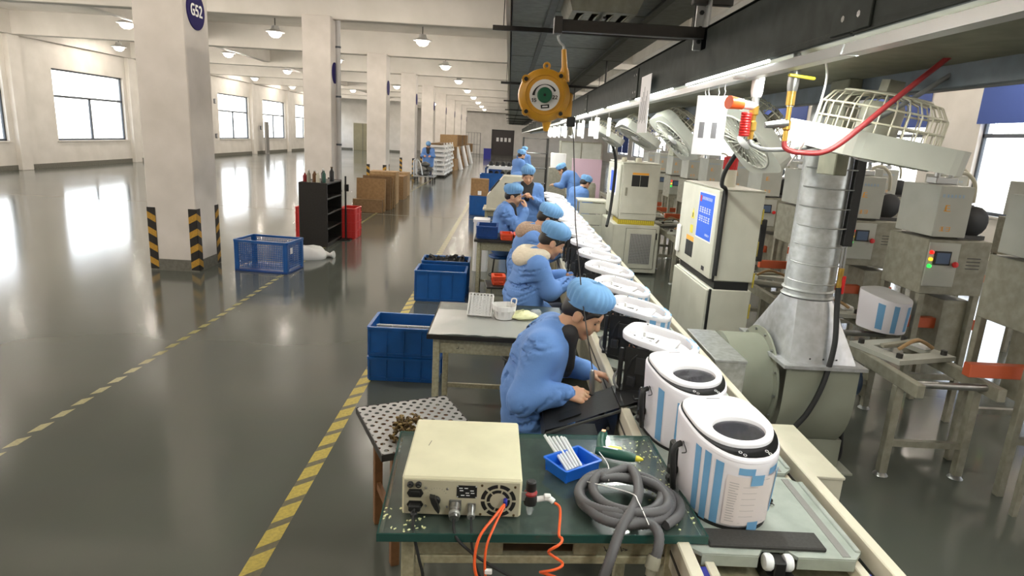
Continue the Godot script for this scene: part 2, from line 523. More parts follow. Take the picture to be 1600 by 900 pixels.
# ---------------------------------------------------------------- the hall
const X0 := -15.9
const X1 := 10.0
const ZB := -68.0
const ZF := 7.0
const HC := 4.9
func make_hall() -> void:
	var fl := struct("floor", mb().span(V(X0 - 0.3, -0.2, ZB - 0.3), V(X1 + 0.3, 0, ZF + 0.3)), M.floor, "glossy grey green epoxy floor")
	# floor markings: painted hazard lines and the joints
	var y := mb()
	var z := 3.0
	while z > -9.0:
		y.quad(V(-1.09, 0.0012, z), V(-1.0, 0.0012, z - 0.08), V(-1.0, 0.0012, z - 0.22), V(-1.09, 0.0012, z - 0.14))
		z -= 0.2
	obj("hazard_line", y, M.yellow_paint, fl)
	obj("line_base", mb().span(V(-1.09, -0.01, -30.0), V(-1.0, 0.0006, 3.0)), M.line_base, fl)
	y = mb()
	while z > -30.0:
		y.quad(V(-1.09, 0.0012, z), V(-1.0, 0.0012, z - 0.08), V(-1.0, 0.0012, z - 0.22), V(-1.09, 0.0012, z - 0.14))
		z -= 0.2
	obj("hazard_line", y, M.worn_yellow, fl)
	y = mb()
	z = -1.0
	while z > -34.0:
		var x: float = -2.83 - 0.022 * maxf(0.0, -z - 6.0)
		x = max(x, -3.12)
		y.quad(V(x - 0.055, 0.0012, z), V(x, 0.0012, z - 0.05), V(x, 0.0012, z - 0.17), V(x - 0.055, 0.0012, z - 0.12))
		z -= 0.2
	obj("hazard_line", y, M.worn_yellow, fl)
	for jz in [-14.85, -27.65, -40.4]:
		obj("floor_joint", mb().span(V(X0, -0.01, jz - 0.02), V(X1, 0.0008, jz + 0.02)), M.joint, fl)
	struct("ceiling", mb().span(V(X0 - 0.3, HC, ZB - 0.3), V(X1 + 0.3, HC + 0.2, ZF + 0.3)), M.ceiling)
	for k in range(-2, 10):
		var bz := -8.4 - 6.4 * k
		struct("ceiling_beam", mb().span(V(X0, 4.2, bz - 0.16), V(X1, HC + 0.02, bz + 0.16), 0.015), M.ceiling)
	for bx in [-10.1, 3.9]:
		struct("ceiling_beam", mb().span(V(bx - 0.13, 4.36, ZB), V(bx + 0.13, HC + 0.02, ZF), 0.015), M.ceiling)
	# left wall with its windows
	var w := mb()
	var edges := [ZF + 0.3]
	for k in range(-6, 4):
		edges.append(-35.8 - 6.4 * k); edges.append(-35.8 - 6.4 * k - 4.15)
	edges.append(ZB - 0.3)
	for i in range(0, edges.size(), 2):
		w.span(V(X0 - 0.3, 0.93, edges[i + 1]), V(X0, 3.38, edges[i]))
	w.span(V(X0 - 0.3, 0, ZB - 0.3), V(X0, 0.93, ZF + 0.3))
	w.span(V(X0 - 0.3, 3.38, ZB - 0.3), V(X0, HC, ZF + 0.3))
	w.span(V(X0, 4.2, ZB), V(X0 + 0.25, HC, ZF))   # edge beam
	struct("wall_left", w, M.wall)
	struct("baseboard_left", mb().span(V(X0 - 0.02, 0, ZB), V(X0 + 0.02, 0.16, ZF)), M.plinth)
	var nwin := 0
	for k in range(-6, 4):
		nwin += 1
		make_window("window_%d" % nwin, X0 - 0.12, -35.8 - 6.4 * k - 4.15, -35.8 - 6.4 * k, 0.93, 3.38, 1)
	for k in range(-1, 9):   # half-columns standing out of the left wall
		struct("wall_pier", mb().span(V(X0 - 0.01, 0, -34.0 - 6.4 * (k - 4) - 0.25), V(X0 + 0.16, 4.25, -34.0 - 6.4 * (k - 4) + 0.25), 0.01), M.wall)
	# end wall, dark door
	w = mb()
	w.span(V(X0 - 0.3, 0, ZB - 0.3), V(-1.75, HC, ZB)).span(V(0.5, 0, ZB - 0.3), V(X1 + 0.3, HC, ZB)).span(V(-1.75, 2.5, ZB - 0.3), V(0.5, HC, ZB))
	struct("wall_back", w, M.wall)
	var d := struct("door_1", mb().span(V(-1.75, 0, ZB - 0.12), V(0.5, 2.5, ZB - 0.05)), M.dark_door, "dark brown double door in the far end wall")
	obj("door_frame", mb().span(V(-1.8, 0, ZB - 0.05), V(-1.7, 2.55, ZB + 0.03)).span(V(0.45, 0, ZB - 0.05), V(0.55, 2.55, ZB + 0.03)).span(V(-1.8, 2.45, ZB - 0.05), V(0.55, 2.55, ZB + 0.03)), M.black_paint, d)
	for i in 4: obj("door_pane", mb().span(V(-1.3 + 0.42 * i, 1.35, ZB - 0.05), V(-1.05 + 0.42 * i, 1.75, ZB - 0.035)), M.white_matte, d)
	# the block on the left at the back, with a beige double door
	w = mb()
	w.span(V(X0, 0, -66.0), V(-9.6, HC, -58.0))
	struct("wall_block", w, M.wall)
	struct("baseboard_block", mb().span(V(X0, 0, -58.05), V(-9.55, 0.16, -57.98)), M.plinth)
	d = struct("door_2", mb().span(V(-13.85, 0, -58.02), V(-12.25, 2.35, -57.94), 0.01), M.beige_door, "beige steel double door in the white wall")
	obj("door_gap", mb().span(V(-13.03, 0.02, -57.95), V(-13.0, 2.33, -57.93)), M.frame_dark, d)
	obj("door_frame", mb().span(V(-13.92, 0, -58), V(-13.84, 2.42, -57.92)).span(V(-12.26, 0, -58), V(-12.18, 2.42, -57.92)).span(V(-13.92, 2.34, -58), V(-12.18, 2.42, -57.92)), M.sill, d)
	# right wall: windows whose upper part is behind blue blinds
	w = mb()
	w.span(V(X1, 0, ZB - 0.3), V(X1 + 0.3, 0.9, ZF + 0.3)).span(V(X1, 3.5, ZB - 0.3), V(X1 + 0.3, HC, ZF + 0.3))
	var re := [ZF + 0.3]
	for k in 11:
		re.append(3.6 - 6.4 * k); re.append(3.6 - 6.4 * k - 4.6)
	re.append(ZB - 0.3)
	for i in range(0, re.size(), 2): w.span(V(X1, 0.9, re[i + 1]), V(X1 + 0.3, 3.5, re[i]))
	struct("wall_right", w, M.wall)
	for k in 11:
		nwin += 1
		make_window("window_%d" % nwin, X1 + 0.12, 3.6 - 6.4 * k - 4.6, 3.6 - 6.4 * k, 0.9, 3.5, -1)
		var drop: float = [0.75, 2.4, 0.8, 0.7, 2.35, 0.75, 0.8, 0.7, 0.9, 0.8, 0.75][(k + 3) % 11]
		var t := thing("window_blind", "blue vertical blind drawn down over %s of a window in the right wall" % ("most" if drop > 1.5 else "the top"), "blind", V(X1 - 0.04, 3.5 - drop, 3.6 - 6.4 * k - 2.3), 0.0, "long blue blinds of the right wall" if drop > 1.5 else "short blue blinds of the right wall")
		for i in 23:
			if drop > 1.5 and i in [9, 10]: continue
			obj("slat", mb().box(V(0, drop / 2, -2.25 + 0.2045 * i), V(0.012, drop, 0.19), 0.0, Basis(Vector3.UP, 0.2)), M.blind_blue, t)
		obj("head_rail", mb().box(V(0, drop + 0.02, 0), V(0.05, 0.04, 4.7)), M.white_matte, t)
	struct("wall_front", mb().span(V(X0 - 0.3, 0, ZF), V(X1 + 0.3, HC, ZF + 0.3)), M.wall)
	# columns
	for k in range(0, 9): make_column(-8.1 - 6.4 * k, k)

func make_window(called: String, x: float, z0: float, z1: float, y0: float, y1: float, side: int) -> void:
	var o := struct(called, mb().span(V(x - 0.03, y0, z0), V(x + 0.03, y0 + 0.06, z1)).span(V(x - 0.03, y1 - 0.06, z0), V(x + 0.03, y1, z1)).span(V(x - 0.03, y0, z0), V(x + 0.03, y1, z0 + 0.06)).span(V(x - 0.03, y0, z1 - 0.06), V(x + 0.03, y1, z1)), M.frame_dark)
	var ty := y0 + (y1 - y0) * 0.62
	obj("transom", mb().span(V(x - 0.03, ty - 0.04, z0), V(x + 0.03, ty + 0.04, z1)), M.frame_dark, o)
	obj("mullion", mb().span(V(x - 0.03, y0, (z0 + z1) / 2 - 0.04), V(x + 0.03, ty, (z0 + z1) / 2 + 0.04)), M.frame_dark, o)
	for p in [[z0, (z0 + z1) / 2, y0, ty], [(z0 + z1) / 2, z1, y0, ty], [z0, z1, ty, y1]]:
		obj("pane", mb().span(V(x - 0.004, p[2], p[0]), V(x + 0.004, p[3], p[1])), M.window_glass, o)
	obj("window_sill", mb().span(V(x, y0 - 0.04, z0 - 0.05), V(x + 0.18 * side, y0, z1 + 0.05)), M.sill, o)

func make_column(zf: float, k: int) -> void:
	var o := struct("column", mb().span(V(-4.57, 0.14, zf - 0.62), V(-3.95, 4.25, zf), 0.012), M.column, "white square concrete column with hazard corner guards")
	obj("plinth", mb().span(V(-4.575, 0, zf - 0.625), V(-3.945, 0.15, zf + 0.005)), M.plinth, o)
	for s in 3:   # corner guards front right, back right, front left
		var cx := -3.95 if s < 2 else -4.57
		var cz := zf if s != 1 else zf - 0.62
		var dx := -1.0 if s < 2 else 1.0
		var dz := -1.0 if s != 1 else 1.0
		var g := mb()
		var t := 0.006
		g.span(V(cx + dx * 0.1, 0.02, cz - dz * t), V(cx - dx * t, 0.82, cz)).span(V(cx, 0.02, cz + dz * 0.1), V(cx - dx * t, 0.82, cz - dz * t))
		var go := obj("corner_guard", g, M.black_paint, o)
		var ch := mb()
		for i in 4:
			var y0 := 0.1 + 0.195 * i
			for q in [[V(cx + dx * 0.1, 0, cz - dz * (t + 0.001)), V(cx - dx * t, 0, cz - dz * (t + 0.001))], [V(cx - dx * (t + 0.001), 0, cz + dz * 0.1), V(cx - dx * (t + 0.001), 0, cz - dz * t)]]:
				var a: Vector3 = q[0] + V(0, y0 - 0.06, 0)
				var b: Vector3 = q[1] + V(0, y0, 0)
				var up := V(0, 0.085, 0)
				ch.quad(a, b, b + up, a + up)
		obj("chevron_stripes", ch, M.chevron, go)
	# number sign on the aisle face
	var zc := zf - 0.29
	var yc := 3.24 if k != 1 else 3.1
	var sg := obj("number_sign", mb().lathe([Vector2(0, 0), Vector2(0.225, 0), Vector2(0.225, 0.012), Vector2(0, 0.012)], 40, Transform3D(Basis(Vector3.BACK, -PI / 2), V(-3.95, yc, zc))), M.sign_blue, o)
	if k == 0:
		var tm := TextMesh.new()
		var sf := SystemFont.new()
		sf.font_names = PackedStringArray(["Droid Sans"]); sf.font_weight = 700
		tm.font = sf; tm.text = "G52"; tm.font_size = 64; tm.pixel_size = 0.0026; tm.depth = 0.004
		var l := obj("lettering", tm, M.sign_white, sg)
		l.position = V(-3.934, yc, zc); l.rotation.y = PI / 2; l.scale = V(1.0, 1.15, 1.0)
	if k == 1:
		var pp := thing("drain_pipe", "grey vertical drain pipe fixed to the side of a white column", "pipe", V(-3.87, 0, zf - 0.31))
		obj("pipe", mb().tube([V(0, 0, 0), V(0, 4.2, 0)], 0.055, 12), M.drain_pipe, pp)
		for i in 4: obj("clip", mb().lathe([Vector2(0.056, -0.02), Vector2(0.063, -0.02), Vector2(0.063, 0.02), Vector2(0.056, 0.02)], 12, Transform3D(Basis.IDENTITY, V(0, 0.5 + 1.05 * i, 0))), M.frame_dark, pp)

func make_lamps() -> void:
	var proto: Node3D = null
	for ix in 6:  # last two rows are unseen lamps added to brighten the right side
		for iz in range(-3, 8):  # farthest unseen near row added to brighten the front of the ceiling beam
			var at := V(-2.5 - 4.02 * ix if ix < 4 else 5.0 + 3.6 * (ix - 4), 4.32, -18.4 - 6.4 * iz)
			if at.z < (-56.0 if ix < 4 else -40.0) and ix > 1: continue
			if proto == null:
				proto = thing("high_bay_lamp", "round high bay lamp hanging from the white ceiling", "lamp", at, 0.0, "high bay lamps under the hall ceiling")
				obj("housing", mb().lathe([Vector2(0.0, 0.04), Vector2(0.25, 0.03), Vector2(0.26, 0.05), Vector2(0.12, 0.1), Vector2(0.09, 0.2), Vector2(0, 0.21)], 20), M.white_matte, proto)
				obj("glowing_lens", mb().lathe([Vector2(0.0, -0.11), Vector2(0.08, -0.1), Vector2(0.15, -0.05), Vector2(0.18, 0.03), Vector2(0, 0.035)], 16), M.lamp_glow, proto)
				obj("stem", mb().tube([V(0, 0.21, 0), V(0, HC - 4.32, 0)], 0.012, 6), M.steel_dark, proto)
			else: dup(proto, at)
			omni(at + V(0, -0.0, 0), LAMP_ENERGY, Color(1.0, 0.955, 0.9))

# ---------------------------------------------------------------- overhead: duct, lamp beam, fans, hanging things
func text_mesh(s: String, size: float, depth := 0.002, bold := true) -> TextMesh:
	var tm := TextMesh.new()
	var sf := SystemFont.new()
	sf.font_names = PackedStringArray(["Droid Sans"]); sf.font_weight = 700 if bold else 400
	tm.font = sf; tm.text = s; tm.font_size = 48; tm.pixel_size = size / 36.0; tm.depth = depth
	return tm

func make_duct() -> void:
	var t := thing("ventilation_duct", "long grey overhead ventilation duct of bolted sheet panels", "duct", V(0, 0, 0))
	var y := 2.95
	obj("body", mb().span(V(-0.03, y + 0.03, -57.5), V(1.42, y + 0.5, 1.5)), M.duct_trim, t)
	obj("side_sheet", mb().span(V(-0.075, y - 0.01, -57.5), V(-0.04, y + 0.5, 1.5)), M.duct_edge, t)
	var xs := [-0.03, 0.29, 1.08, 1.42]
	for k in 22:
		var z0 := 1.5 - 1.0 * k
		for i in 3:
			obj("sheet_panel", mb().span(V(xs[i] + 0.006, y + (0.004 if (k + i) % 2 else 0.0), z0 - 0.994), V(xs[i + 1] - 0.006, y + 0.035, z0 - 0.006), 0.003), M.duct_grey, t)
	obj("far_sheets", mb().span(V(-0.03, y, -57.5), V(1.42, y + 0.035, -20.51)), M.duct_grey, t)
	for xx in [0.29, 1.08]: obj("seam_strip", mb().span(V(xx - 0.03, y - 0.02, -57), V(xx + 0.03, y + 0.01, 1.4), 0.004), M.duct_trim, t)
	for k in 8: obj("support_rod", mb().span(V(-0.2, y - 0.06, -6.2 - 6.1 * k), V(1.65, y - 0.02, -6.16 - 6.1 * k)).span(V(-0.105, y - 0.02, -6.184 - 6.1 * k), V(-0.097, HC, -6.176 - 6.1 * k)).span(V(1.62, y - 0.02, -6.184 - 6.1 * k), V(1.628, HC, -6.176 - 6.1 * k)), M.black_paint, t)
	# air outlet under the duct
	var g := thing("air_outlet", "grey slotted air outlet box under the overhead duct", "vent", V(0.63, y - 0.03, -5.08))
	var o := mb()
	var top := [V(-0.28, 0.05, 0.36), V(0.28, 0.05, 0.36), V(0.28, 0.05, -0.36), V(-0.28, 0.05, -0.36)]
	var bot := [V(-0.23, -0.08, 0.3), V(0.23, -0.08, 0.3), V(0.23, -0.08, -0.3), V(-0.23, -0.08, -0.3)]
	for i in 4: o.quad(top[i], bot[i], bot[(i + 1) % 4], top[(i + 1) % 4])
	obj("housing", o, M.machine_grey, g)
	for i in 5: obj("slot_bar", mb().box(V(-0.21 + 0.105 * i, -0.078, 0), V(0.05 if i % 4 else 0.04, 0.01, 0.6)), M.machine_grey, g)
	for s in [-1, 1]: obj("end_bar", mb().box(V(0, -0.078, 0.26 * s), V(0.46, 0.011, 0.08)), M.machine_grey, g)
	for i in 4: obj("louvre", mb().box(V(-0.145 + 0.105 * i, -0.09, 0), V(0.05, 0.004, 0.44), 0.0, Basis(Vector3.BACK, 0.7)), M.machine_grey, g)
	obj("clamp", mb().span(V(-0.012, -0.13, -0.32), V(0.012, -0.115, 0.32)), M.steel_dark, g)

func make_lamp_beam() -> void:
	var t := thing("lamp_beam", "long dark grey overhead beam carrying white tube lamps above the belt", "beam")
	for k in 16:
		var z0 := 1.2 - 3.0 * k
		obj("web_panel", mb().span(V(0.9, 2.262, z0 - 2.99), V(0.915, 2.5, z0), 0.003).span(V(0.9, 2.488, z0 - 2.99), V(0.96, 2.5, z0)), M.beam_grey, t)
		obj("splice_plate", mb().span(V(0.892, 2.27, z0 - 0.1), V(0.9, 2.47, z0 + 0.1), 0.002), M.beam_grey, t)
		var b := mb()
		for p in [[-0.04, 2.31], [0.04, 2.31], [-0.04, 2.43], [0.04, 2.43]]:
			b.lathe([Vector2(0, 0.008), Vector2(0.009, 0.008), Vector2(0.009, 0), Vector2(0, 0)], 6, Transform3D(Basis(Vector3.BACK, -PI / 2), V(0.892, p[1], z0 + p[0])))
		obj("bolts", b, M.steel, t)
		obj("lip", mb().box(V(0.888, 2.226, z0 - 1.5), V(0.004, 0.032, 2.99), 0.0, Basis(Vector3.BACK, -0.25)).span(V(0.884, 2.212, z0 - 2.99), V(0.93, 2.216, z0)), M.alu, t)
	obj("soffit", mb().span(V(0.9, 2.27, -46.0), V(1.52, 2.285, 1.2)), M.olive_grey, t)
	obj("back_rail", mb().span(V(1.5, 2.19, -46.0), V(1.56, 2.31, 1.2), 0.006), M.blue_grey, t)
	for k in 12:
		obj("hanger_rod", mb().tube([V(1.2, 2.28, -0.5 - 4.0 * k), V(1.2, 2.96, -0.5 - 4.0 * k)], 0.012, 6), M.steel_dark, t)
	# tube lamps: thin ones along the lip, and the battens behind the lip that light the bench
	for k in 15:
		var z0 := 0.4 - 1.32 * k
		if k < 9 and k != 1: obj("lip_lamp_tube", mb().tube([V(0.884, 2.252, z0 - 0.06), V(0.884, 2.252, z0 - 1.1)], 0.006, 6), M.tube_glow, t)
		obj("batten_lamp_tube", mb().tube([V(0.975, 2.238, z0), V(0.975, 2.238, z0 - 1.2)], 0.013, 8), M.tube_glow, t)
		area(V(0.975, 2.22, z0 - 0.6), Vector2(0.03, 1.2), TUBE_ENERGY)
	for k in 4:
		var z0 := -19.5 - 6.4 * k
		obj("batten_lamp_tube", mb().tube([V(0.975, 2.238, z0), V(0.975, 2.238, z0 - 6.2)], 0.013, 8), M.tube_glow, t)
		area(V(0.975, 2.22, z0 - 3.1), Vector2(0.03, 6.2), TUBE_ENERGY * 5.0)
	for p in [-2.9, -5.7]:
		obj("hanger_post", mb().span(V(1.44, 1.86, p - 0.08), V(1.5, 2.27, p + 0.08), 0.004), M.olive_grey, t)

func area(at: Vector3, size: Vector2, energy: float) -> void:
	var l := AreaLight3D.new()
	l.name = numbered("lamp_light")
	add_child(l)
	l.position = at
	l.rotation = Vector3(-PI / 2, 0, 0)
	l.area_size = size
	l.light_energy = energy
	l.light_color = Color(0.98, 1.0, 0.97)
	l.area_range = 40.0
	l.area_attenuation = 2.0
	l.shadow_enabled = true

func make_fan(called_label: String, at: Vector3, face: Vector3, group := "") -> Node3D:
	var t := thing("louvre_fan", called_label, "fan", at, 0.0, group)
	t.basis = basis_to(face)   # local +y is the blowing side
	var up := Transform3D(Basis(Vector3.RIGHT, -PI / 2), V(0, -0.03, 0))
	var inner := circle(0.185, 24)
	var outer := rrect(0.44, 0.44, 0.08, 5)
	var io := PackedVector2Array()
	for i in outer.size(): io.append(outer[i].normalized() * 0.185)
	obj("housing", mb().frame(outer, io, 0.075, up), M.machine_light, t)
	var g := mb()
	for i in 26:
		var a := TAU * i / 26
		g.box(V(cos(a) * 0.115, 0.045, sin(a) * 0.115), V(0.14, 0.014, 0.004), 0.0, Basis(Vector3.UP, -a))
	g.tube(ring_at(V(0, 0.045, 0), Vector3.UP, 0.183, 28), 0.006, 6, false, true)
	g.tube(ring_at(V(0, 0.045, 0), Vector3.UP, 0.115, 24), 0.004, 6, false, true)
	obj("front_grille", g, M.machine_light, t)
	obj("hub_cap", mb().lathe([Vector2(0, 0.03), Vector2(0.05, 0.03), Vector2(0.05, 0.05), Vector2(0.03, 0.06), Vector2(0, 0.062)], 16), M.white_matte, t)
	for i in 5:
		var a := TAU * i / 5
		obj("blade", mb().box(V(cos(a) * 0.1, 0.0, sin(a) * 0.1), V(0.15, 0.006, 0.085), 0.0, Basis(Vector3.UP, -a) * Basis(Vector3.RIGHT, 0.45)), M.steel_dark, t)
	obj("motor", mb().lathe([Vector2(0, -0.13), Vector2(0.055, -0.13), Vector2(0.065, -0.11), Vector2(0.065, -0.02), Vector2(0, -0.02)], 16), M.machine_grey, t)
	var c := mb()
	for i in 30:
		var a := TAU * i / 30
		var d := V(cos(a), 0, sin(a))
		c.tube([d * 0.19 + V(0, -0.03, 0), d * 0.188 + V(0, -0.1, 0), d * 0.16 + V(0, -0.14, 0), d * 0.07 + V(0, -0.155, 0)], 0.003, 4)
	for q in [[0.19, -0.06], [0.186, -0.105], [0.13, -0.15], [0.07, -0.156]]: c.tube(ring_at(V(0, q[1], 0), Vector3.UP, q[0], 24), 0.0035, 4, false, true)
	obj("rear_cage", c, M.cream_metal, t)
	obj("bracket", mb().bar(V(0.0, -0.155, 0), V(0.0, -0.2, 0), 0.05, 0.05), M.machine_grey, t)
	return t

func make_overhead_things() -> void:
	make_fan("white louvre fan with wire back cage hung above the striped valve hoses", V(1.38, 2.0, -2.46), V(-0.13, -1.0, -0.1)).scale = Vector3.ONE * 1.15
	make_fan("white louvre fan hung behind the bright hanging folder", V(1.34, 2.02, -3.6), V(-0.72, -0.66, 0.1), "louvre fans under the lamp beam")
	make_fan("white louvre fan hung between the two cream cabinets", V(1.32, 2.03, -5.1), V(-0.7, -0.72, 0.1), "louvre fans under the lamp beam")
	make_fan("white louvre fan hung over the cream cabinet with mesh door", V(1.31, 2.04, -6.6), V(-0.5, -0.86, 0.1), "louvre fans under the lamp beam")
	make_fan("white louvre fan hung just behind the cream cabinet with mesh door", V(1.3, 2.03, -8.6), V(-0.45, -0.9, 0.1), "louvre fans under the lamp beam")
	# the yellow load balancer on its arm
	var a := thing("support_arm", "black steel arm with drilled bracket fixed to the lamp beam", "arm", V(0, 0, -3.2))
	obj("bar", mb().span(V(0.2, 2.447, -0.02), V(0.9, 2.5, 0.02), 0.003), M.black_paint, a)
	obj("end_block", mb().span(V(0.185, 2.435, -0.03), V(0.225, 2.51, 0.03), 0.003), M.steel_dark, a)
	obj("bracket_plate", mb().span(V(0.86, 2.4, -0.028), V(0.925, 2.62, -0.02), 0.002).span(V(0.9, 2.4, -0.028), V(0.908, 2.62, 0.06)), M.alu, a)
	for q in [2.44, 2.5, 2.57]: obj("bolt", mb().lathe([Vector2(0, 0), Vector2(0.011, 0), Vector2(0.011, 0.012), Vector2(0, 0.012)], 6, Transform3D(Basis(Vector3.RIGHT, PI / 2), V(0.885, q, -0.022))), M.black, a)
	obj("upper_stub", mb().span(V(0.83, 2.6, -0.02), V(1.02, 2.64, 0.02), 0.003), M.steel_dark, a)
	var b := thing("load_balancer", "yellow round spring load balancer with green centre dial hanging from arm", "balancer", V(0.16, 2.15, -3.2))
	var fx := Transform3D(Basis(Vector3.RIGHT, PI / 2), Vector3.ZERO)   # lathe axis towards +z
	obj("drum_case", mb().lathe([Vector2(0, -0.07), Vector2(0.1, -0.07), Vector2(0.122, -0.05), Vector2(0.127, 0.0), Vector2(0.122, 0.035), Vector2(0.105, 0.052), Vector2(0.092, 0.055), Vector2(0.09, 0.05), Vector2(0, 0.05)], 40, fx), M.balancer_yellow, b)
	var dial := obj("dial_plate", mb().lathe([Vector2(0, 0.05), Vector2(0.072, 0.05), Vector2(0.072, 0.056), Vector2(0, 0.056)], 36, fx), M.white_matte, b)
	obj("centre_knob", mb().lathe([Vector2(0, 0.05), Vector2(0.036, 0.055), Vector2(0.036, 0.066), Vector2(0.03, 0.072), Vector2(0, 0.072)], 28, fx), M.balancer_green, dial)
	obj("key_hole", mb().lathe([Vector2(0, 0.07), Vector2(0.007, 0.07), Vector2(0.007, 0.074), Vector2(0, 0.074)], 10, fx), M.black, dial)
	var arc := mb()
	for i in 18:
		var w0 := lerpf(PI * 1.02, PI * 0.12, i / 18.0)
		var w1 := lerpf(PI * 1.02, PI * 0.12, (i + 1) / 18.0)
		var th := 0.012 - 0.009 * sin(PI * i / 18.0)
		arc.quad(V(cos(w1) * 0.047, sin(w1) * 0.047, 0.0575), V(cos(w1) * (0.047 + th), sin(w1) * (0.047 + th), 0.0575), V(cos(w0) * (0.047 + th), sin(w0) * (0.047 + th), 0.0575), V(cos(w0) * 0.047, sin(w0) * 0.047, 0.0575))
	obj("scale_arc", arc, M.black, dial)
	for q in [["15", V(-0.05, -0.026, 0.057)], ["22", V(0.05, -0.008, 0.057)]]:
		obj("lettering", text_mesh(q[0], 0.018, 0.001), M.black, dial).position = q[1]
	obj("maker_label", mb().box(V(0.005, -0.052, 0.0572), V(0.04, 0.017, 0.001), 0.0, Basis(Vector3.BACK, 0.12)), M.black, dial)
	obj("label_marks", mb().box(V(0.005, -0.052, 0.0582), V(0.026, 0.006, 0.0005), 0.0, Basis(Vector3.BACK, 0.12)), M.sign_white, dial)
	for an in [0.9, 2.5, 3.9, 5.5]:
		var p := V(cos(an) * 0.116, sin(an) * 0.116, 0.02)
		var lug := obj("lug", mb().lathe([Vector2(0, -0.05), Vector2(0.02, -0.05), Vector2(0.02, 0.03), Vector2(0, 0.03)], 12, Transform3D(fx.basis, p)), M.balancer_yellow, b)
		obj("bolt", mb().lathe([Vector2(0, 0.03), Vector2(0.01, 0.03), Vector2(0.01, 0.04), Vector2(0, 0.04)], 8, Transform3D(fx.basis, p)), M.black, lug)
	obj("safety_eye", mb().tube(ring_at(V(0.005, 0.138, -0.0), Vector3.BACK, 0.013, 16), 0.006, 8, false, true), M.balancer_yellow, b)
	obj("hanger_post", mb().lathe([Vector2(0, 0), Vector2(0.022, 0), Vector2(0.022, 0.05), Vector2(0.014, 0.07), Vector2(0.012, 0.15), Vector2(0, 0.155)], 14, Transform3D(Basis(Vector3.BACK, 0.1), V(0.098, 0.07, -0.02))), M.balancer_yellow, b)
	obj("hook", mb().tube(smooth_path([V(0.085, 0.2, -0.02), V(0.08, 0.235, -0.02), V(0.062, 0.25, -0.02), V(0.05, 0.275, -0.02), V(0.062, 0.295, -0.02)], 5), 0.006, 6), M.alu, b)
	obj("rope_cone", mb().lathe([Vector2(0, -0.045), Vector2(0.012, -0.04), Vector2(0.022, 0), Vector2(0.03, 0.03), Vector2(0, 0.03)], 14, Transform3D(Basis.IDENTITY, V(0.02, -0.125, 0))), M.balancer_yellow, b)
	obj("side_block", mb().box(V(0.115, -0.04, -0.02), V(0.05, 0.12, 0.07), 0.008), M.balancer_yellow, b)
	obj("rope_stop", mb().box(V(0.14, -0.115, 0.0), V(0.042, 0.048, 0.03), 0.004), M.black, b)
	var dr := thing("air_driver", "silver air screwdriver hanging on thin balancer rope in worker's hands", "tool", V(0.3, 0, -3.2))
	obj("rope", mb().tube([V(0.0, 2.05, 0), V(0.02, 1.95, 0.0), V(0.05, 1.55, 0.1), V(0.1, 1.2, 0.2), V(0.165, 0.865, 0.32)], 0.0032, 6), M.steel_dark, dr)
	obj("rope_thimble", mb().box(V(0.0, 2.0, 0), V(0.02, 0.06, 0.02), 0.003), M.machine_grey, dr)
	obj("driver_body", mb().lathe([Vector2(0, 0), Vector2(0.006, 0.02), Vector2(0.012, 0.05), Vector2(0.013, 0.15), Vector2(0.008, 0.17), Vector2(0, 0.175)], 12, Transform3D(Basis(Vector3.BACK, 0.08), V(0.175, 0.7, 0.32))), M.steel, dr)
	obj("driver_bit", mb().tube([V(0.175, 0.7, 0.32), V(0.178, 0.665, 0.32)], 0.004, 6), M.steel_dark, dr)
	obj("grip_ring", mb().tube(ring_at(V(0.171, 0.745, 0.32), V(0.08, 1, 0), 0.015, 14), 0.004, 6, false, true), M.rubber, dr)
	# sheets hanging from the beam
	var s := thing("hanging_sheet", "pale printed sheet clipped in front of the lamp beam", "sign", V(0.868, 2.02, -4.27), PI / 2)
	obj("sheet", mb().span(V(-0.15, 0, -0.001), V(0.15, 0.36, 0.001)), M.paper, s)
	var ink := mb()
	for i in 7: ink.span(V(0.1 - 0.03 * i, 0.06 + 0.01 * (i % 3), -0.0018), V(0.108 - 0.03 * i, 0.2 + 0.03 * (i % 4), 0.0018))
	obj("print_lines", ink, M.ink, s)
	s = thing("hanging_folder", "bright white document sleeve hooked on the beam beside the yellow valve", "folder", V(0.9, 1.93, -2.93), -0.45)
	obj("sleeve", mb().box(V(0, 0.115, 0), V(0.135, 0.26, 0.006), 0.002), M.paper, s)
	for i in 2: obj("print_block", mb().span(V(-0.045 + 0.055 * i, 0.06, 0.003), V(-0.022 + 0.055 * i, 0.13, 0.0038)), M.ink, s)
	for i in 4: hook(V(0.893, 2.214, [-2.84, -2.98, -3.03, -2.76][i]), s, true)
	for i in 15:
		var z := -5.9 - 0.62 * i - (0.2 if i % 2 else 0.0)
		s = thing("hanging_tag", "narrow white tag hooked under the lamp beam", "tag", V(0.9, 2.02, z), PI / 2 - 0.9, "white tags hooked along the lamp beam")
		obj("tag_sheet", mb().box(V(0, 0.06, 0), V(0.045 + 0.02 * (i % 3), 0.16 + 0.05 * (i % 2), 0.004), 0.001), M.paper, s)
		hook(V(0.893, 2.214, z), s, true)
	# air drops with valves and their hoses
	var v := thing("air_valve", "white lever valve with brass fittings and red knob below lamp beam", "valve", V(0.95, 0, -2.55))
	obj("drop_pipe", mb().tube([V(0, 2.27, 0), V(0, 2.1, 0)], 0.014, 10), M.alu, v)
	obj("valve_body", mb().lathe([Vector2(0, 2.15), Vector2(0.02, 2.15), Vector2(0.024, 2.17), Vector2(0.024, 2.22), Vector2(0.016, 2.24), Vector2(0, 2.24)], 8), M.white_matte, v)
	obj("lever", mb().bar(V(0.0, 2.215, 0.01), V(-0.02, 2.222, 0.03), 0.02, 0.012).bar(V(-0.0, 2.22, 0.02), V(-0.11, 2.215, 0.04), 0.02, 0.012, 0.003), M.white_matte, v)
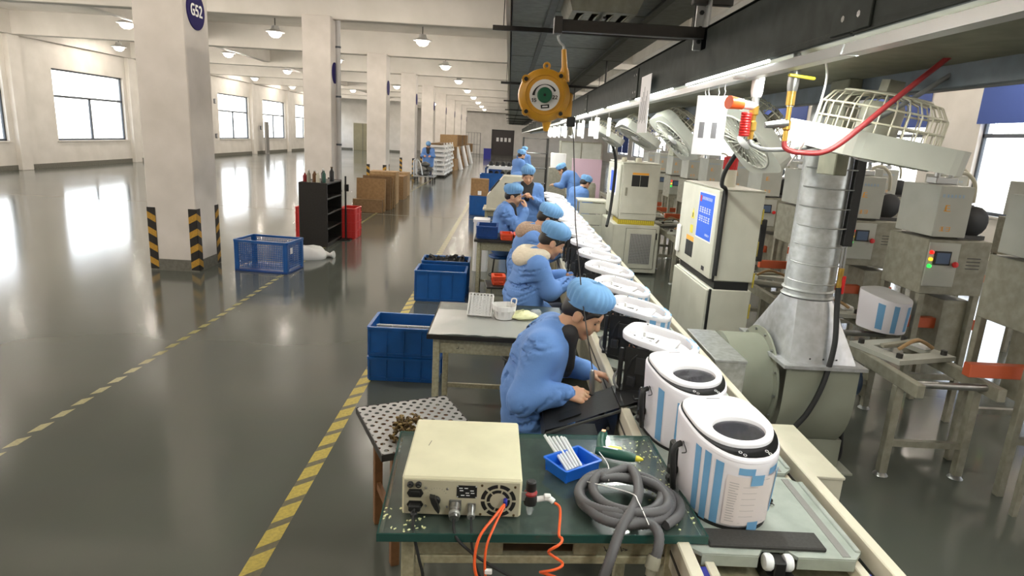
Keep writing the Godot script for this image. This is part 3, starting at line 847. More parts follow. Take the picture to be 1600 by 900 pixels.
	obj("brass_nuts", mb().lathe([Vector2(0, 1.99), Vector2(0.012, 1.99), Vector2(0.012, 2.02), Vector2(0.018, 2.025), Vector2(0.018, 2.055), Vector2(0.012, 2.06), Vector2(0.012, 2.08), Vector2(0.019, 2.085), Vector2(0.019, 2.115), Vector2(0.013, 2.12), Vector2(0.013, 2.15), Vector2(0, 2.15)], 6), M.brass, v)
	obj("side_nipple", mb().tube([V(0, 2.115, 0), V(-0.07, 2.12, 0.03)], 0.016, 8), M.white_matte, v)
	obj("orange_cap", mb().tube([V(-0.06, 2.118, 0.026), V(-0.12, 2.122, 0.05)], [0.02, 0.026], 10), M.orange, v)
	var kn := mb()
	for i in 9: kn.lathe([Vector2(0, 0), Vector2(0.019, 0), Vector2(0.021, 0.005), Vector2(0.019, 0.01), Vector2(0, 0.01)], 12, Transform3D(Basis.IDENTITY, V(-0.035, 2.0 + 0.01 * i, 0.02)))
	obj("red_ribbed_knob", kn, M.red, v)
	cable("air_hose", [V(0, 1.99, 0), V(0.01, 1.965, 0.02), V(0.07, 1.955, 0.06), V(0.22, 1.985, 0.12), V(0.4, 2.1, 0.2), V(0.6, 2.28, 0.3)], 0.009, M.grey_hose, v)
	v = thing("air_valve", "steel ball valve with yellow lever and dark red hose below lamp beam", "valve", V(0.95, 0, -2.23))
	obj("drop_pipe", mb().tube([V(0, 2.27, 0), V(0, 2.1, 0)], 0.012, 10), M.alu, v)
	obj("valve_body", mb().lathe([Vector2(0, 2.15), Vector2(0.017, 2.15), Vector2(0.02, 2.17), Vector2(0.02, 2.21), Vector2(0.014, 2.23), Vector2(0, 2.23)], 8), M.steel, v)
	obj("lever", mb().bar(V(-0.03, 2.2, 0.024), V(0.06, 2.192, 0.024), 0.016, 0.01, 0.003), M.yellow, v)
	obj("brass_nuts", mb().lathe([Vector2(0, 1.985), Vector2(0.009, 1.985), Vector2(0.009, 2.02), Vector2(0.014, 2.025), Vector2(0.014, 2.05), Vector2(0.009, 2.055), Vector2(0.009, 2.1), Vector2(0.016, 2.105), Vector2(0.016, 2.15), Vector2(0, 2.15)], 6), M.brass, v)
	obj("coupler", mb().tube([V(0, 2.045, 0), V(-0.075, 2.035, 0.0)], [0.016, 0.01], 10), M.steel, v)
	cable("air_hose", [V(0, 1.985, 0), V(0.006, 1.962, 0.005), V(0.05, 1.95, 0.02), V(0.15, 1.97, 0.04), V(0.3, 2.12, 0.06), V(0.45, 2.28, 0.1)], 0.0095, M.red_hose, v)
	tag(cable("white_cable", [V(1.05, 2.275, -2.25), V(1.07, 2.2, -2.25), V(1.055, 2.08, -2.25), V(1.03, 1.98, -2.26), V(1.05, 1.9, -2.4)], 0.004, M.white_matte), "thin white cable dangling from the beam beside dark red hose", "cable")

func hook(at: Vector3, parent: Node3D, local := false) -> void:
	var inv := parent.transform.affine_inverse()
	var p := []
	for q in [V(0, 0.004, 0), V(0, -0.02, 0), V(0.0, -0.035, 0.012), V(0, -0.05, 0.0), V(0, -0.06, -0.01), V(0, -0.05, -0.02)]: p.append(inv * (at + q))
	obj("wire_hook", mb().tube(smooth_path(p, 4), 0.0022, 5), M.white_matte, parent)

# ---------------------------------------------------------------- the belt line and the ice makers on it
const BY := 0.772   # top of the pallets
func make_conveyor() -> void:
	var t := thing("assembly_conveyor", "long assembly conveyor with cream side rails beside the seated workers", "conveyor")
	var z1 := -0.9
	var z0 := -11.4
	for s in [[0.572, 0.612], [1.172, 1.212]]:
		obj("side_rail", mb().span(V(s[0], 0.66, z0), V(s[1], 0.785, z1), 0.004), M.rail_cream, t)
		obj("rail_groove", mb().span(V(s[0] - 0.002, 0.71, z0), V(s[1] + 0.002, 0.722, z1)), M.steel_dark, t)
	for s in [0.652, 1.11]:
		obj("guide_track", mb().span(V(s, 0.7, z0), V(s + 0.03, 0.745, z1), 0.003), M.rail_cream, t)
	obj("bed", mb().span(V(0.61, 0.66, z0), V(1.175, 0.68, z1)), M.table_beige, t)
	obj("drive_chain", mb().span(V(0.84, 0.68, z0), V(0.92, 0.72, z1)), M.black, t)
	for k in 6:
		for x in [0.585, 1.17]: obj("leg", mb().span(V(x, 0, -1.2 - 1.9 * k - 0.02), V(x + 0.03, 0.66, -1.2 - 1.9 * k + 0.02), 0.003), M.table_beige, t)
	obj("side_skirt", mb().span(V(0.6, 0.4, z0), V(0.606, 0.66, z1)), M.table_drawer, t)
	for x in [0.64, 1.135]: obj("blue_buffer", mb().box(V(x, 0.715, -1.6), V(0.03, 0.05, 0.06), 0.004), M.bin_blue, t)
	# pallets
	var zc := [-1.88, -2.38, -2.88]
	for i in range(3, 18): zc.append(-2.88 - 0.54 * (i - 2))
	var proto: Node3D = null
	for i in zc.size():
		if i == 0 or i == 1:
			proto = thing("conveyor_pallet", ["grey steel belt pallet with black rubber pad under the ice maker wearing a paper sheet", "grey steel belt pallet with turned up edges carrying an ice maker"][i], "pallet", V(0.872, 0, zc[i]), 0.0, "pallets of the assembly conveyor" if i else "")
			var poly := PackedVector2Array([Vector2(-0.23, -0.235), Vector2(0.22, -0.235), Vector2(0.27, -0.19), Vector2(0.27, 0.2), Vector2(0.235, 0.235), Vector2(0.06, 0.235), Vector2(0.035, 0.2), Vector2(-0.035, 0.2), Vector2(-0.06, 0.235), Vector2(-0.23, 0.235), Vector2(-0.27, 0.2), Vector2(-0.27, -0.2)])
			obj("plate", mb().prism(poly, 0.012, Transform3D(Basis(Vector3.RIGHT, PI / 2), V(0, BY, 0))), M.belt, proto)
			obj("edge_flange", mb().span(V(-0.23, BY - 0.04, 0.232), V(-0.06, BY - 0.004, 0.237)), M.belt, proto)
			obj("edge_flange", mb().span(V(0.06, BY - 0.04, 0.232), V(0.235, BY - 0.004, 0.237)), M.belt, proto)
			obj("side_lip", mb().span(V(0.252, BY - 0.004, -0.2), V(0.27, BY + 0.006, 0.2), 0.003), M.belt, proto)
			obj("worn_track", mb().span(V(0.2, BY, -0.22), V(0.225, BY + 0.0015, 0.225)), M.mesh_grey, proto)
			if i == 0:
				obj("rubber_pad", mb().box(V(-0.02, BY + 0.006, 0.165), V(0.36, 0.014, 0.085), 0.004), M.rubber_pad, proto)
				for s in [-1, 1]: obj("roller_wheel", mb().lathe([Vector2(0, -0.012), Vector2(0.022, -0.012), Vector2(0.026, -0.006), Vector2(0.026, 0.006), Vector2(0.022, 0.012), Vector2(0, 0.012)], 16, Transform3D(Basis(Vector3.BACK, PI / 2), V(0.03 * s, 0.752, 0.235))), M.white_wax, proto)
				obj("roller_axle", mb().box(V(0, 0.74, 0.235), V(0.035, 0.05, 0.05), 0.003), M.black, proto)
		else: dup(proto, V(0.872, 0, zc[i]), 0.0, "", "pallets of the assembly conveyor")

# outline of an ice maker seen from above: squarish at the back (-z), round at the front (+z)
func ice_loop(t: float, sc := 1.0) -> Vector2:   # t in turns; 0 = right side, 0.25 = front
	var a := TAU * t
	var c := cos(a)
	var s := sin(a)
	var e := 0.55 if s < 0 else 0.86
	return Vector2(0.143 * sign(c) * pow(abs(c), e), (0.178 if s > 0 else 0.172) * sign(s) * pow(abs(s), e if s < 0 else 0.95)) * sc
func ice_top(z: float) -> float: return 0.288 - 0.13 * z - 0.35 * max(0.0, z) * max(0.0, z)   # the lid slopes to the front
func ice_pt(t: float, h: float, off := 0.0) -> Vector3:   # h 0 bottom .. 1 rim
	var sc := 0.925 + 0.075 * h
	var p := ice_loop(t, sc)
	var q := p + p.normalized() * off
	return V(q.x, lerpf(0.008, ice_top(p.y) - 0.012, h), q.y)
func ice_patch(t0: float, t1: float, h0: float, h1: float, off: float, n := 6) -> MB:
	var rows := []
	for r in n + 1:
		var row := []
		for c in n + 1: row.append(ice_pt(lerpf(t1, t0, float(c) / n), lerpf(h0, h1, float(r) / n), off))
		rows.append(row)
	return mb().grid(rows)
func ice_shell(t0: float, t1: float, n := 40) -> MB:
	var rows := []
	for h in [0.0, 0.04, 0.3, 0.6, 0.9, 0.97, 1.0]:
		var row := []
		for c in n + 1: row.append(ice_pt(lerpf(t1, t0, float(c) / n), h, -0.004 if h == 0.0 or h == 1.0 else 0.0))
		rows.append(row)
	return mb().grid(rows)
func ice_ring(s0: float, y0: float, s1: float, y1: float, n := 44) -> MB:   # a band between two scaled outlines, following the sloping top
	var rows := []
	for q in [[s0, y0], [s1, y1]]:
		var row := []
		for c in n:
			var p := ice_loop(1.0 - float(c) / n, q[0])
			row.append(V(p.x, ice_top(p.y) + q[1], p.y))
		rows.append(row)
	return mb().grid(rows, true)

func make_ice_maker(label: String, at: Vector3, turn: float, sheet: bool) -> void:
	var t := thing("ice_maker", label, "ice maker", at, turn)
	obj("foot_ring", mb().prism(ice_poly(0.93), 0.01, Transform3D(Basis(Vector3.RIGHT, PI / 2), V(0, 0.01, 0))), M.black, t)
	var body := obj("body_shell", ice_shell(0.0, 1.0, 56), M.white_shell, t)
	obj("white_shoulder", ice_ring(1.0, -0.013, 0.99, -0.006).join(ice_ring(0.99, -0.006, 0.955, 0.001)), M.white_shell, t)
	obj("control_band", ice_ring(0.955, 0.001, 0.95, 0.005).join(ice_cap(0.95, 0.005)), M.black_gloss, t)
	# lid: its front edge draws back and leaves the black control strip
	var rows := []
	var hole_c := Vector2(0.004, 0.048)
	for k in 7:
		var row := []
		for c in 48:
			var a := 1.0 - c / 48.0
			var p := ice_loop(a, 0.925)
			if p.y > 0.0: p.y *= 0.80
			var hp := hole_c + Vector2(cos(TAU * a) * 0.088, sin(TAU * a) * 0.064)
			var f: float = [0.0, 0.0, 0.08, 0.5, 0.93, 1.0, 1.0][k]
			var q := p.lerp(hp, f)
			var dy: float = [0.0, 0.009, 0.014, 0.015, 0.014, 0.011, -0.045][k]
			row.append(V(q.x, ice_top(q.y) + 0.004 + dy, q.y))
		rows.append(row)
	var lid := obj("lid", mb().grid(rows, true), M.white_gloss, t)
	var bowl := []
	var gl := []
	for c in 48:
		var a := TAU * (1.0 - c / 48.0)
		bowl.append(V(hole_c.x + cos(a) * 0.084, ice_top(hole_c.y) - 0.038 - 0.12 * sin(a) * 0.06, hole_c.y + sin(a) * 0.06))
		gl.append(V(hole_c.x + cos(a) * 0.087, ice_top(hole_c.y + sin(a) * 0.063) + 0.006, hole_c.y + sin(a) * 0.063))
	obj("ice_bin_floor", mb().fan(bowl, Vector3.UP), M.ice_bin, lid)
	obj("window_pane", mb().fan(gl, Vector3.UP), M.lid_glass, lid)
	var ic := mb()
	for q in [[-0.045, 0.15], [-0.036, 0.163], [0.045, 0.15], [0.05, 0.162]]:
		ic.tube(ring_at(V(q[0], ice_top(q[1]) + 0.0075, q[1]), V(0, 1, 0.25), 0.005, 10), 0.0009, 4, false, true)
	obj("control_icons", ic, M.sign_white, t)
	obj("maker_print", mb().box(V(0.0, ice_top(-0.13) + 0.0195, -0.13), V(0.05, 0.0008, 0.005)), M.ink, lid)
	var tapes := [[0.435, 0.46, 0.05, 0.93], [0.395, 0.42, 0.0, 0.95], [0.35, 0.378, 0.02, 0.92], [0.115, 0.145, 0.12, 0.9], [0.15, 0.2, 0.8, 0.9], [0.25, 0.3, 0.82, 0.92]]
	if not sheet: tapes = [[0.33, 0.365, 0.1, 0.85], [0.43, 0.465, 0.05, 0.9], [0.2, 0.25, 0.74, 0.85], [0.13, 0.15, 0.5, 0.85]]
	for q in tapes: obj("blue_tape", ice_patch(q[0], q[1], q[2], q[3], 0.0012), M.tape_blue, body)
	if sheet:
		var pp := obj("paper_sheet", ice_patch(0.16, 0.335, 0.06, 0.8, 0.007), M.sheet_paper, t)
		var rng := RandomNumberGenerator.new()
		rng.seed = 4
		var ink := mb()
		for i in 16:
			ink.join(ice_patch(0.325 - 0.012 * rng.randf() - 0.02, 0.325, 0.12 + 0.038 * i, 0.13 + 0.038 * i, 0.0076, 2))
			if i % 3 == 0: ink.join(ice_patch(0.24, 0.28, 0.2 + 0.03 * i, 0.206 + 0.03 * i, 0.0076, 2))
		ink.join(ice_patch(0.2, 0.26, 0.752, 0.762, 0.0076, 2)).join(ice_patch(0.19, 0.28, 0.1, 0.105, 0.0076, 2))
		obj("print_lines", ink, M.ink_pale, pp)
		for q in [[0.225, 0.26, 0.68, 0.84], [0.215, 0.25, -0.02, 0.12], [0.15, 0.165, 0.2, 0.86]]: obj("blue_tape", ice_patch(q[0], q[1], q[2], q[3], 0.0085), M.tape_blue, pp)
		obj("power_plug", mb().box(V(0.165, 0.012, 0.02), V(0.03, 0.022, 0.04), 0.005).tube([V(0.165, 0.012, -0.0), V(0.14, 0.008, -0.06)], 0.004, 6), M.black, t)
		for s in [-1, 1]: obj("plug_pin", mb().box(V(0.165 + 0.007 * s, 0.012, 0.046), V(0.003, 0.005, 0.018)), M.steel, t)
	# open left rear: fittings stick out
	var f := mb()
	f.box(V(-0.132, 0.11, -0.1), V(0.025, 0.13, 0.06), 0.006).box(V(-0.15, 0.09, -0.07), V(0.035, 0.035, 0.03), 0.008).box(V(-0.148, 0.05, -0.08), V(0.03, 0.03, 0.035), 0.008)
	f.tube(smooth_path([V(-0.14, 0.2, -0.05), V(-0.17, 0.18, -0.04), V(-0.165, 0.08, -0.03), V(-0.15, 0.03, -0.05)], 6), 0.01, 8)
	obj("side_fittings", f, M.black, t)
	obj("loose_wires", mb().tube(smooth_path([V(-0.14, 0.21, -0.03), V(-0.155, 0.225, -0.01), V(-0.15, 0.2, 0.01), V(-0.16, 0.19, 0.0)], 6), 0.002, 5), M.ink_dark, t)

func ice_poly(sc: float) -> PackedVector2Array:
	var out := PackedVector2Array()
	for c in 44: out.append(ice_loop(c / 44.0, sc))
	return out
func ice_cap(sc: float, dy: float) -> MB:
	var l := []
	for c in 44:
		var p := ice_loop(c / 44.0, sc)
		l.append(V(p.x, ice_top(p.y) + dy, p.y))
	return mb().fan(l, Vector3.UP)

func make_open_ice_maker(at: Vector3, turn: float) -> Node3D:
	var t := thing("open_ice_maker", "half assembled ice maker with white top ring and bare black workings", "ice maker", at, turn, "half assembled ice makers along the belt")
	obj("base_tray", mb().prism(ice_poly(0.97), 0.018, Transform3D(Basis(Vector3.RIGHT, PI / 2), V(0, 0.018, 0))), M.black, t)
	# top ring and recessed deck
	var rows := []
	for q in [[0.96, -0.03], [1.0, -0.026], [1.01, -0.004], [0.99, 0.004], [0.86, 0.006], [0.82, 0.0], [0.8, -0.032]]:
		var row := []
		for c in 44:
			var p := ice_loop(1.0 - c / 44.0, q[0])
			row.append(V(p.x, ice_top(p.y) + q[1], p.y))
		rows.append(row)
	var ring := obj("top_ring", mb().grid(rows, true), M.white_gloss, t)
	obj("recessed_deck", ice_cap(0.81, -0.032), M.white_shell, ring)
	obj("deck_slots", mb().box(V(-0.03, 0.262, -0.05), V(0.05, 0.004, 0.012)).box(V(0.03, 0.264, -0.06), V(0.012, 0.004, 0.04)).box(V(0.0, 0.26, -0.02), V(0.07, 0.004, 0.006)), M.mesh_grey, ring)
	obj("deck_tank", mb().box(V(0.0, 0.262, 0.05), V(0.13, 0.02, 0.06), 0.006), M.white_matte, ring)
	obj("deck_post", mb().box(V(0.03, 0.275, -0.09), V(0.012, 0.03, 0.012), 0.002).box(V(-0.05, 0.272, -0.08), V(0.01, 0.025, 0.01), 0.002), M.white_matte, ring)
	for q in [-0.11, 0.11]: obj("screw", mb().lathe([Vector2(0, 0), Vector2(0.005, 0), Vector2(0.004, 0.003), Vector2(0, 0.003)], 8, Transform3D(Basis.IDENTITY, V(q, ice_top(-0.1) + 0.005, -0.1))), M.steel_dark, ring)
	# workings
	obj("compressor", mb().lathe([Vector2(0, 0.018), Vector2(0.06, 0.018), Vector2(0.062, 0.09), Vector2(0.055, 0.125), Vector2(0.03, 0.145), Vector2(0, 0.15)], 16, Transform3D(Basis.IDENTITY, V(-0.055, 0, -0.085))), M.black_gloss, t)
	var fins := mb()
	for i in 9: fins.box(V(0.07, 0.11, -0.13 + 0.014 * i), V(0.09, 0.17, 0.003))
	obj("condenser_fins", fins, M.steel_dark, t)
	obj("side_frame", mb().box(V(-0.122, 0.13, -0.05), V(0.012, 0.24, 0.16), 0.003).box(V(-0.122, 0.13, -0.15), V(0.02, 0.22, 0.02), 0.003), M.black, t)
	obj("control_board", mb().box(V(-0.132, 0.17, -0.04), V(0.01, 0.08, 0.07), 0.002).box(V(-0.134, 0.09, -0.09), V(0.02, 0.05, 0.04), 0.004), M.plastic_dark, t)
	obj("pump_block", mb().box(V(-0.075, 0.2, -0.05), V(0.06, 0.07, 0.09), 0.008).box(V(-0.03, 0.17, 0.03), V(0.16, 0.1, 0.06), 0.01), M.plastic_dark, t)
	obj("water_box", mb().box(V(0.0, 0.12, 0.06), V(0.2, 0.2, 0.1), 0.012), M.black, t)
	for s in [[-0.11, -0.11], [0.1, -0.14], [-0.12, 0.02]]: obj("standoff", mb().span(V(s[0] - 0.006, 0.018, s[1] - 0.006), V(s[0] + 0.006, 0.262, s[1] + 0.006)), M.plastic_dark, t)
	obj("white_clip", mb().box(V(-0.095, 0.24, 0.0), V(0.03, 0.025, 0.05), 0.004), M.white_matte, t)
	obj("copper_pipe", mb().tube(smooth_path([V(-0.055, 0.15, -0.085), V(-0.06, 0.2, -0.12), V(0.0, 0.22, -0.15), V(0.06, 0.19, -0.14)], 6), 0.004, 6), M.copper, t)
	var w := mb()
	w.tube(smooth_path([V(-0.12, 0.2, 0.02), V(-0.15, 0.15, 0.0), V(-0.13, 0.06, -0.03), V(-0.15, 0.02, -0.06), V(-0.16, 0.012, -0.02), V(-0.15, 0.012, 0.04), V(-0.12, 0.014, 0.07)], 6), 0.004, 6)
	w.tube(smooth_path([V(-0.1, 0.24, -0.05), V(-0.14, 0.2, -0.09), V(-0.12, 0.12, -0.12), V(-0.08, 0.18, -0.14)], 6), 0.003, 6)
	obj("black_wiring", w, M.rubber, t)
	obj("grey_tube_loop", mb().tube(ring_at(V(-0.1, 0.075, -0.14), V(-0.6, 0.3, 0.6), 0.045, 20), 0.007, 6, false, true), M.grey_hose, t)
	# front cover with its blue tapes
	var sh := obj("front_cover", ice_shell(0.06, 0.435, 26), M.white_shell, t)
	for q in [[0.07, 0.105, 0.05, 0.96], [0.13, 0.17, 0.05, 0.97], [0.2, 0.235, 0.05, 0.97], [0.26, 0.295, 0.1, 0.98], [0.32, 0.355, 0.05, 0.97], [0.385, 0.42, 0.2, 0.98]]: obj("blue_tape", ice_patch(q[0], q[1], q[2], q[3], 0.0012, 4), M.tape_blue, sh)
	for q in [[0.11, 0.16], [0.2, 0.24], [0.29, 0.34], [0.375, 0.41]]:
		obj("blue_tape", mb().grid([[V(ice_loop(q[1], 1.005).x, ice_top(ice_loop(q[1]).y) + 0.006, ice_loop(q[1], 1.005).y), V(ice_loop(q[0], 1.005).x, ice_top(ice_loop(q[0]).y) + 0.006, ice_loop(q[0], 1.005).y)], [V(ice_loop(q[1], 0.8).x, ice_top(ice_loop(q[1]).y) + 0.008, ice_loop(q[1], 0.8).y), V(ice_loop(q[0], 0.8).x, ice_top(ice_loop(q[0]).y) + 0.008, ice_loop(q[0], 0.8).y)]]), M.tape_blue, ring)
	return t

func make_line() -> void:
	make_conveyor()
	make_ice_maker("finished white ice maker with a paper sheet taped on its front", V(0.785, BY, -1.93), 0.17, true)
	make_ice_maker("finished white ice maker with blue tapes and no paper sheet", V(0.775, BY, -2.41), 0.2, false)
	var p := make_open_ice_maker(V(0.775, BY, -2.86), 1.08)
	for i in range(1, 15):
		dup(p, V(0.785, BY, -2.88 - 0.54 * i), 1.08 + 0.07 * sin(i * 2.3))

# ---------------------------------------------------------------- the near bench and what lies on it
const TY := 0.805
func make_table(called: String, label: String, at: Vector3, turn: float, w: float, d: float, h: float, top_mat: Material, edge: Material, over := 0.03) -> Node3D:
	var t := thing(called, label, "table", at, turn)
	obj("tabletop", mb().box(V(0, h - 0.013, 0), V(w, 0.026, d), 0.004), top_mat, t)
	obj("top_edging", mb().frame(PackedVector2Array([Vector2(-w / 2 - 0.006, -d / 2 - 0.006), Vector2(w / 2 + 0.006, -d / 2 - 0.006), Vector2(w / 2 + 0.006, d / 2 + 0.006), Vector2(-w / 2 - 0.006, d / 2 + 0.006)]), PackedVector2Array([Vector2(-w / 2, -d / 2), Vector2(w / 2, -d / 2), Vector2(w / 2, d / 2), Vector2(-w / 2, d / 2)]), 0.028, Transform3D(Basis(Vector3.RIGHT, PI / 2), V(0, h - 0.0, 0))), edge, t)
	var lx := w / 2 - over - 0.02
	var lz := d / 2 - over - 0.02
	for sx in [-1, 1]:
		for sz in [-1, 1]:
			obj("leg", mb().span(V(sx * lx - 0.02, 0, sz * lz - 0.02), V(sx * lx + 0.02, h - 0.026, sz * lz + 0.02), 0.003), M.table_beige, t)
	for sz in [-1, 1]: obj("apron", mb().span(V(-lx + 0.02, h - 0.13, sz * lz - 0.008), V(lx - 0.02, h - 0.026, sz * lz + 0.008), 0.002), M.table_drawer, t)
	for sx in [-1, 1]: obj("apron", mb().span(V(sx * lx - 0.008, h - 0.13, -lz + 0.02), V(sx * lx + 0.008, h - 0.026, lz - 0.02), 0.002), M.table_drawer, t)
	obj("foot_rail", mb().span(V(-lx, 0.12, -lz - 0.012), V(lx, 0.15, -lz + 0.012)), M.table_beige, t)
	return t

func make_bench() -> void:
	var at := V(0.152, 0, -1.978)
	var t := thing("workbench", "beige steel workbench under a scratched green glass top", "table", at, 0.06)
	obj("green_mat", mb().box(V(0, TY - 0.02, 0), V(0.97, 0.012, 0.63), 0.003), M.table_green, t)
	obj("glass_top", mb().box(V(0, TY - 0.008, 0), V(0.99, 0.013, 0.65), 0.003), M.bench_glass, t)
	obj("glass_edge", mb().frame(PackedVector2Array([Vector2(-0.498, -0.328), Vector2(0.498, -0.328), Vector2(0.498, 0.328), Vector2(-0.498, 0.328)]), PackedVector2Array([Vector2(-0.493, -0.323), Vector2(0.493, -0.323), Vector2(0.493, 0.323), Vector2(-0.493, 0.323)]), 0.026, Transform3D(Basis(Vector3.RIGHT, PI / 2), V(0, TY - 0.001, 0))), M.glass_green, t)
	obj("board", mb().box(V(0, TY - 0.033, 0), V(0.9, 0.014, 0.6), 0.003), M.wood, t)
	for sx in [-1, 1]:
		for sz in [-1, 1]:
			obj("leg", mb().span(V(sx * 0.41 - 0.02, 0, sz * 0.26 - 0.02), V(sx * 0.41 + 0.02, TY - 0.04, sz * 0.26 + 0.02), 0.003), M.table_beige, t)
	obj("upper_rail", mb().span(V(-0.39, TY - 0.07, 0.245), V(0.39, TY - 0.04, 0.275), 0.003), M.table_beige, t)
	obj("lower_rail", mb().span(V(-0.39, TY - 0.14, 0.245), V(0.39, TY - 0.112, 0.275), 0.003), M.table_beige, t)
	for s in [[-0.39, -0.12], [0.1, 0.39]]: obj("drawer_front", mb().span(V(s[0], TY - 0.112, 0.25), V(s[1], TY - 0.07, 0.268), 0.002), M.table_drawer, t)
	obj("drawer_floor", mb().span(V(-0.39, TY - 0.14, -0.25), V(0.39, TY - 0.13, 0.245)), M.cardboard_dark, t)
	for sx in [-1, 1]: obj("side_rail", mb().span(V(sx * 0.41 - 0.01, TY - 0.14, -0.24), V(sx * 0.41 + 0.01, TY - 0.04, 0.24), 0.002), M.table_beige, t)
	var lt := mb()   # pencilled characters on the drawer front
	for q in [[0.2, 0.012, 0.022, 0.5], [0.214, 0.01, 0.02, 0.0], [0.232, 0.012, 0.018, -0.6], [0.25, 0.01, 0.02, 0.3], [0.262, 0.011, 0.018, 1.2]]:
		lt.box(V(q[0], TY - 0.09, 0.2686), V(0.0025, q[2], 0.0006), 0.0, Basis(Vector3.BACK, q[3])).box(V(q[0] + 0.004, TY - 0.094, 0.2686), V(q[1], 0.0022, 0.0006), 0.0, Basis(Vector3.BACK, q[3] * 0.3))
	obj("pencil_marks", lt, M.ink_dark, t)
	var rng := RandomNumberGenerator.new()
	rng.seed = 11
	var crumbs := mb()
	for i in 130:
		var c := V(rng.randf_range(0.36, 0.485), TY + 0.002, rng.randf_range(-0.29, 0.3)) if i < 90 else V(rng.randf_range(-0.49, -0.36), TY + 0.002, rng.randf_range(0.2, 0.32))
		crumbs.box(c, V(rng.randf_range(0.002, 0.009), 0.002, rng.randf_range(0.002, 0.007)), 0.0, Basis(Vector3.UP, rng.randf() * 3.0))
	obj("dried_glue_crumbs", crumbs, M.pale_yellow, t).set_meta("kind", "stuff")
	make_instrument()
	make_bench_small()

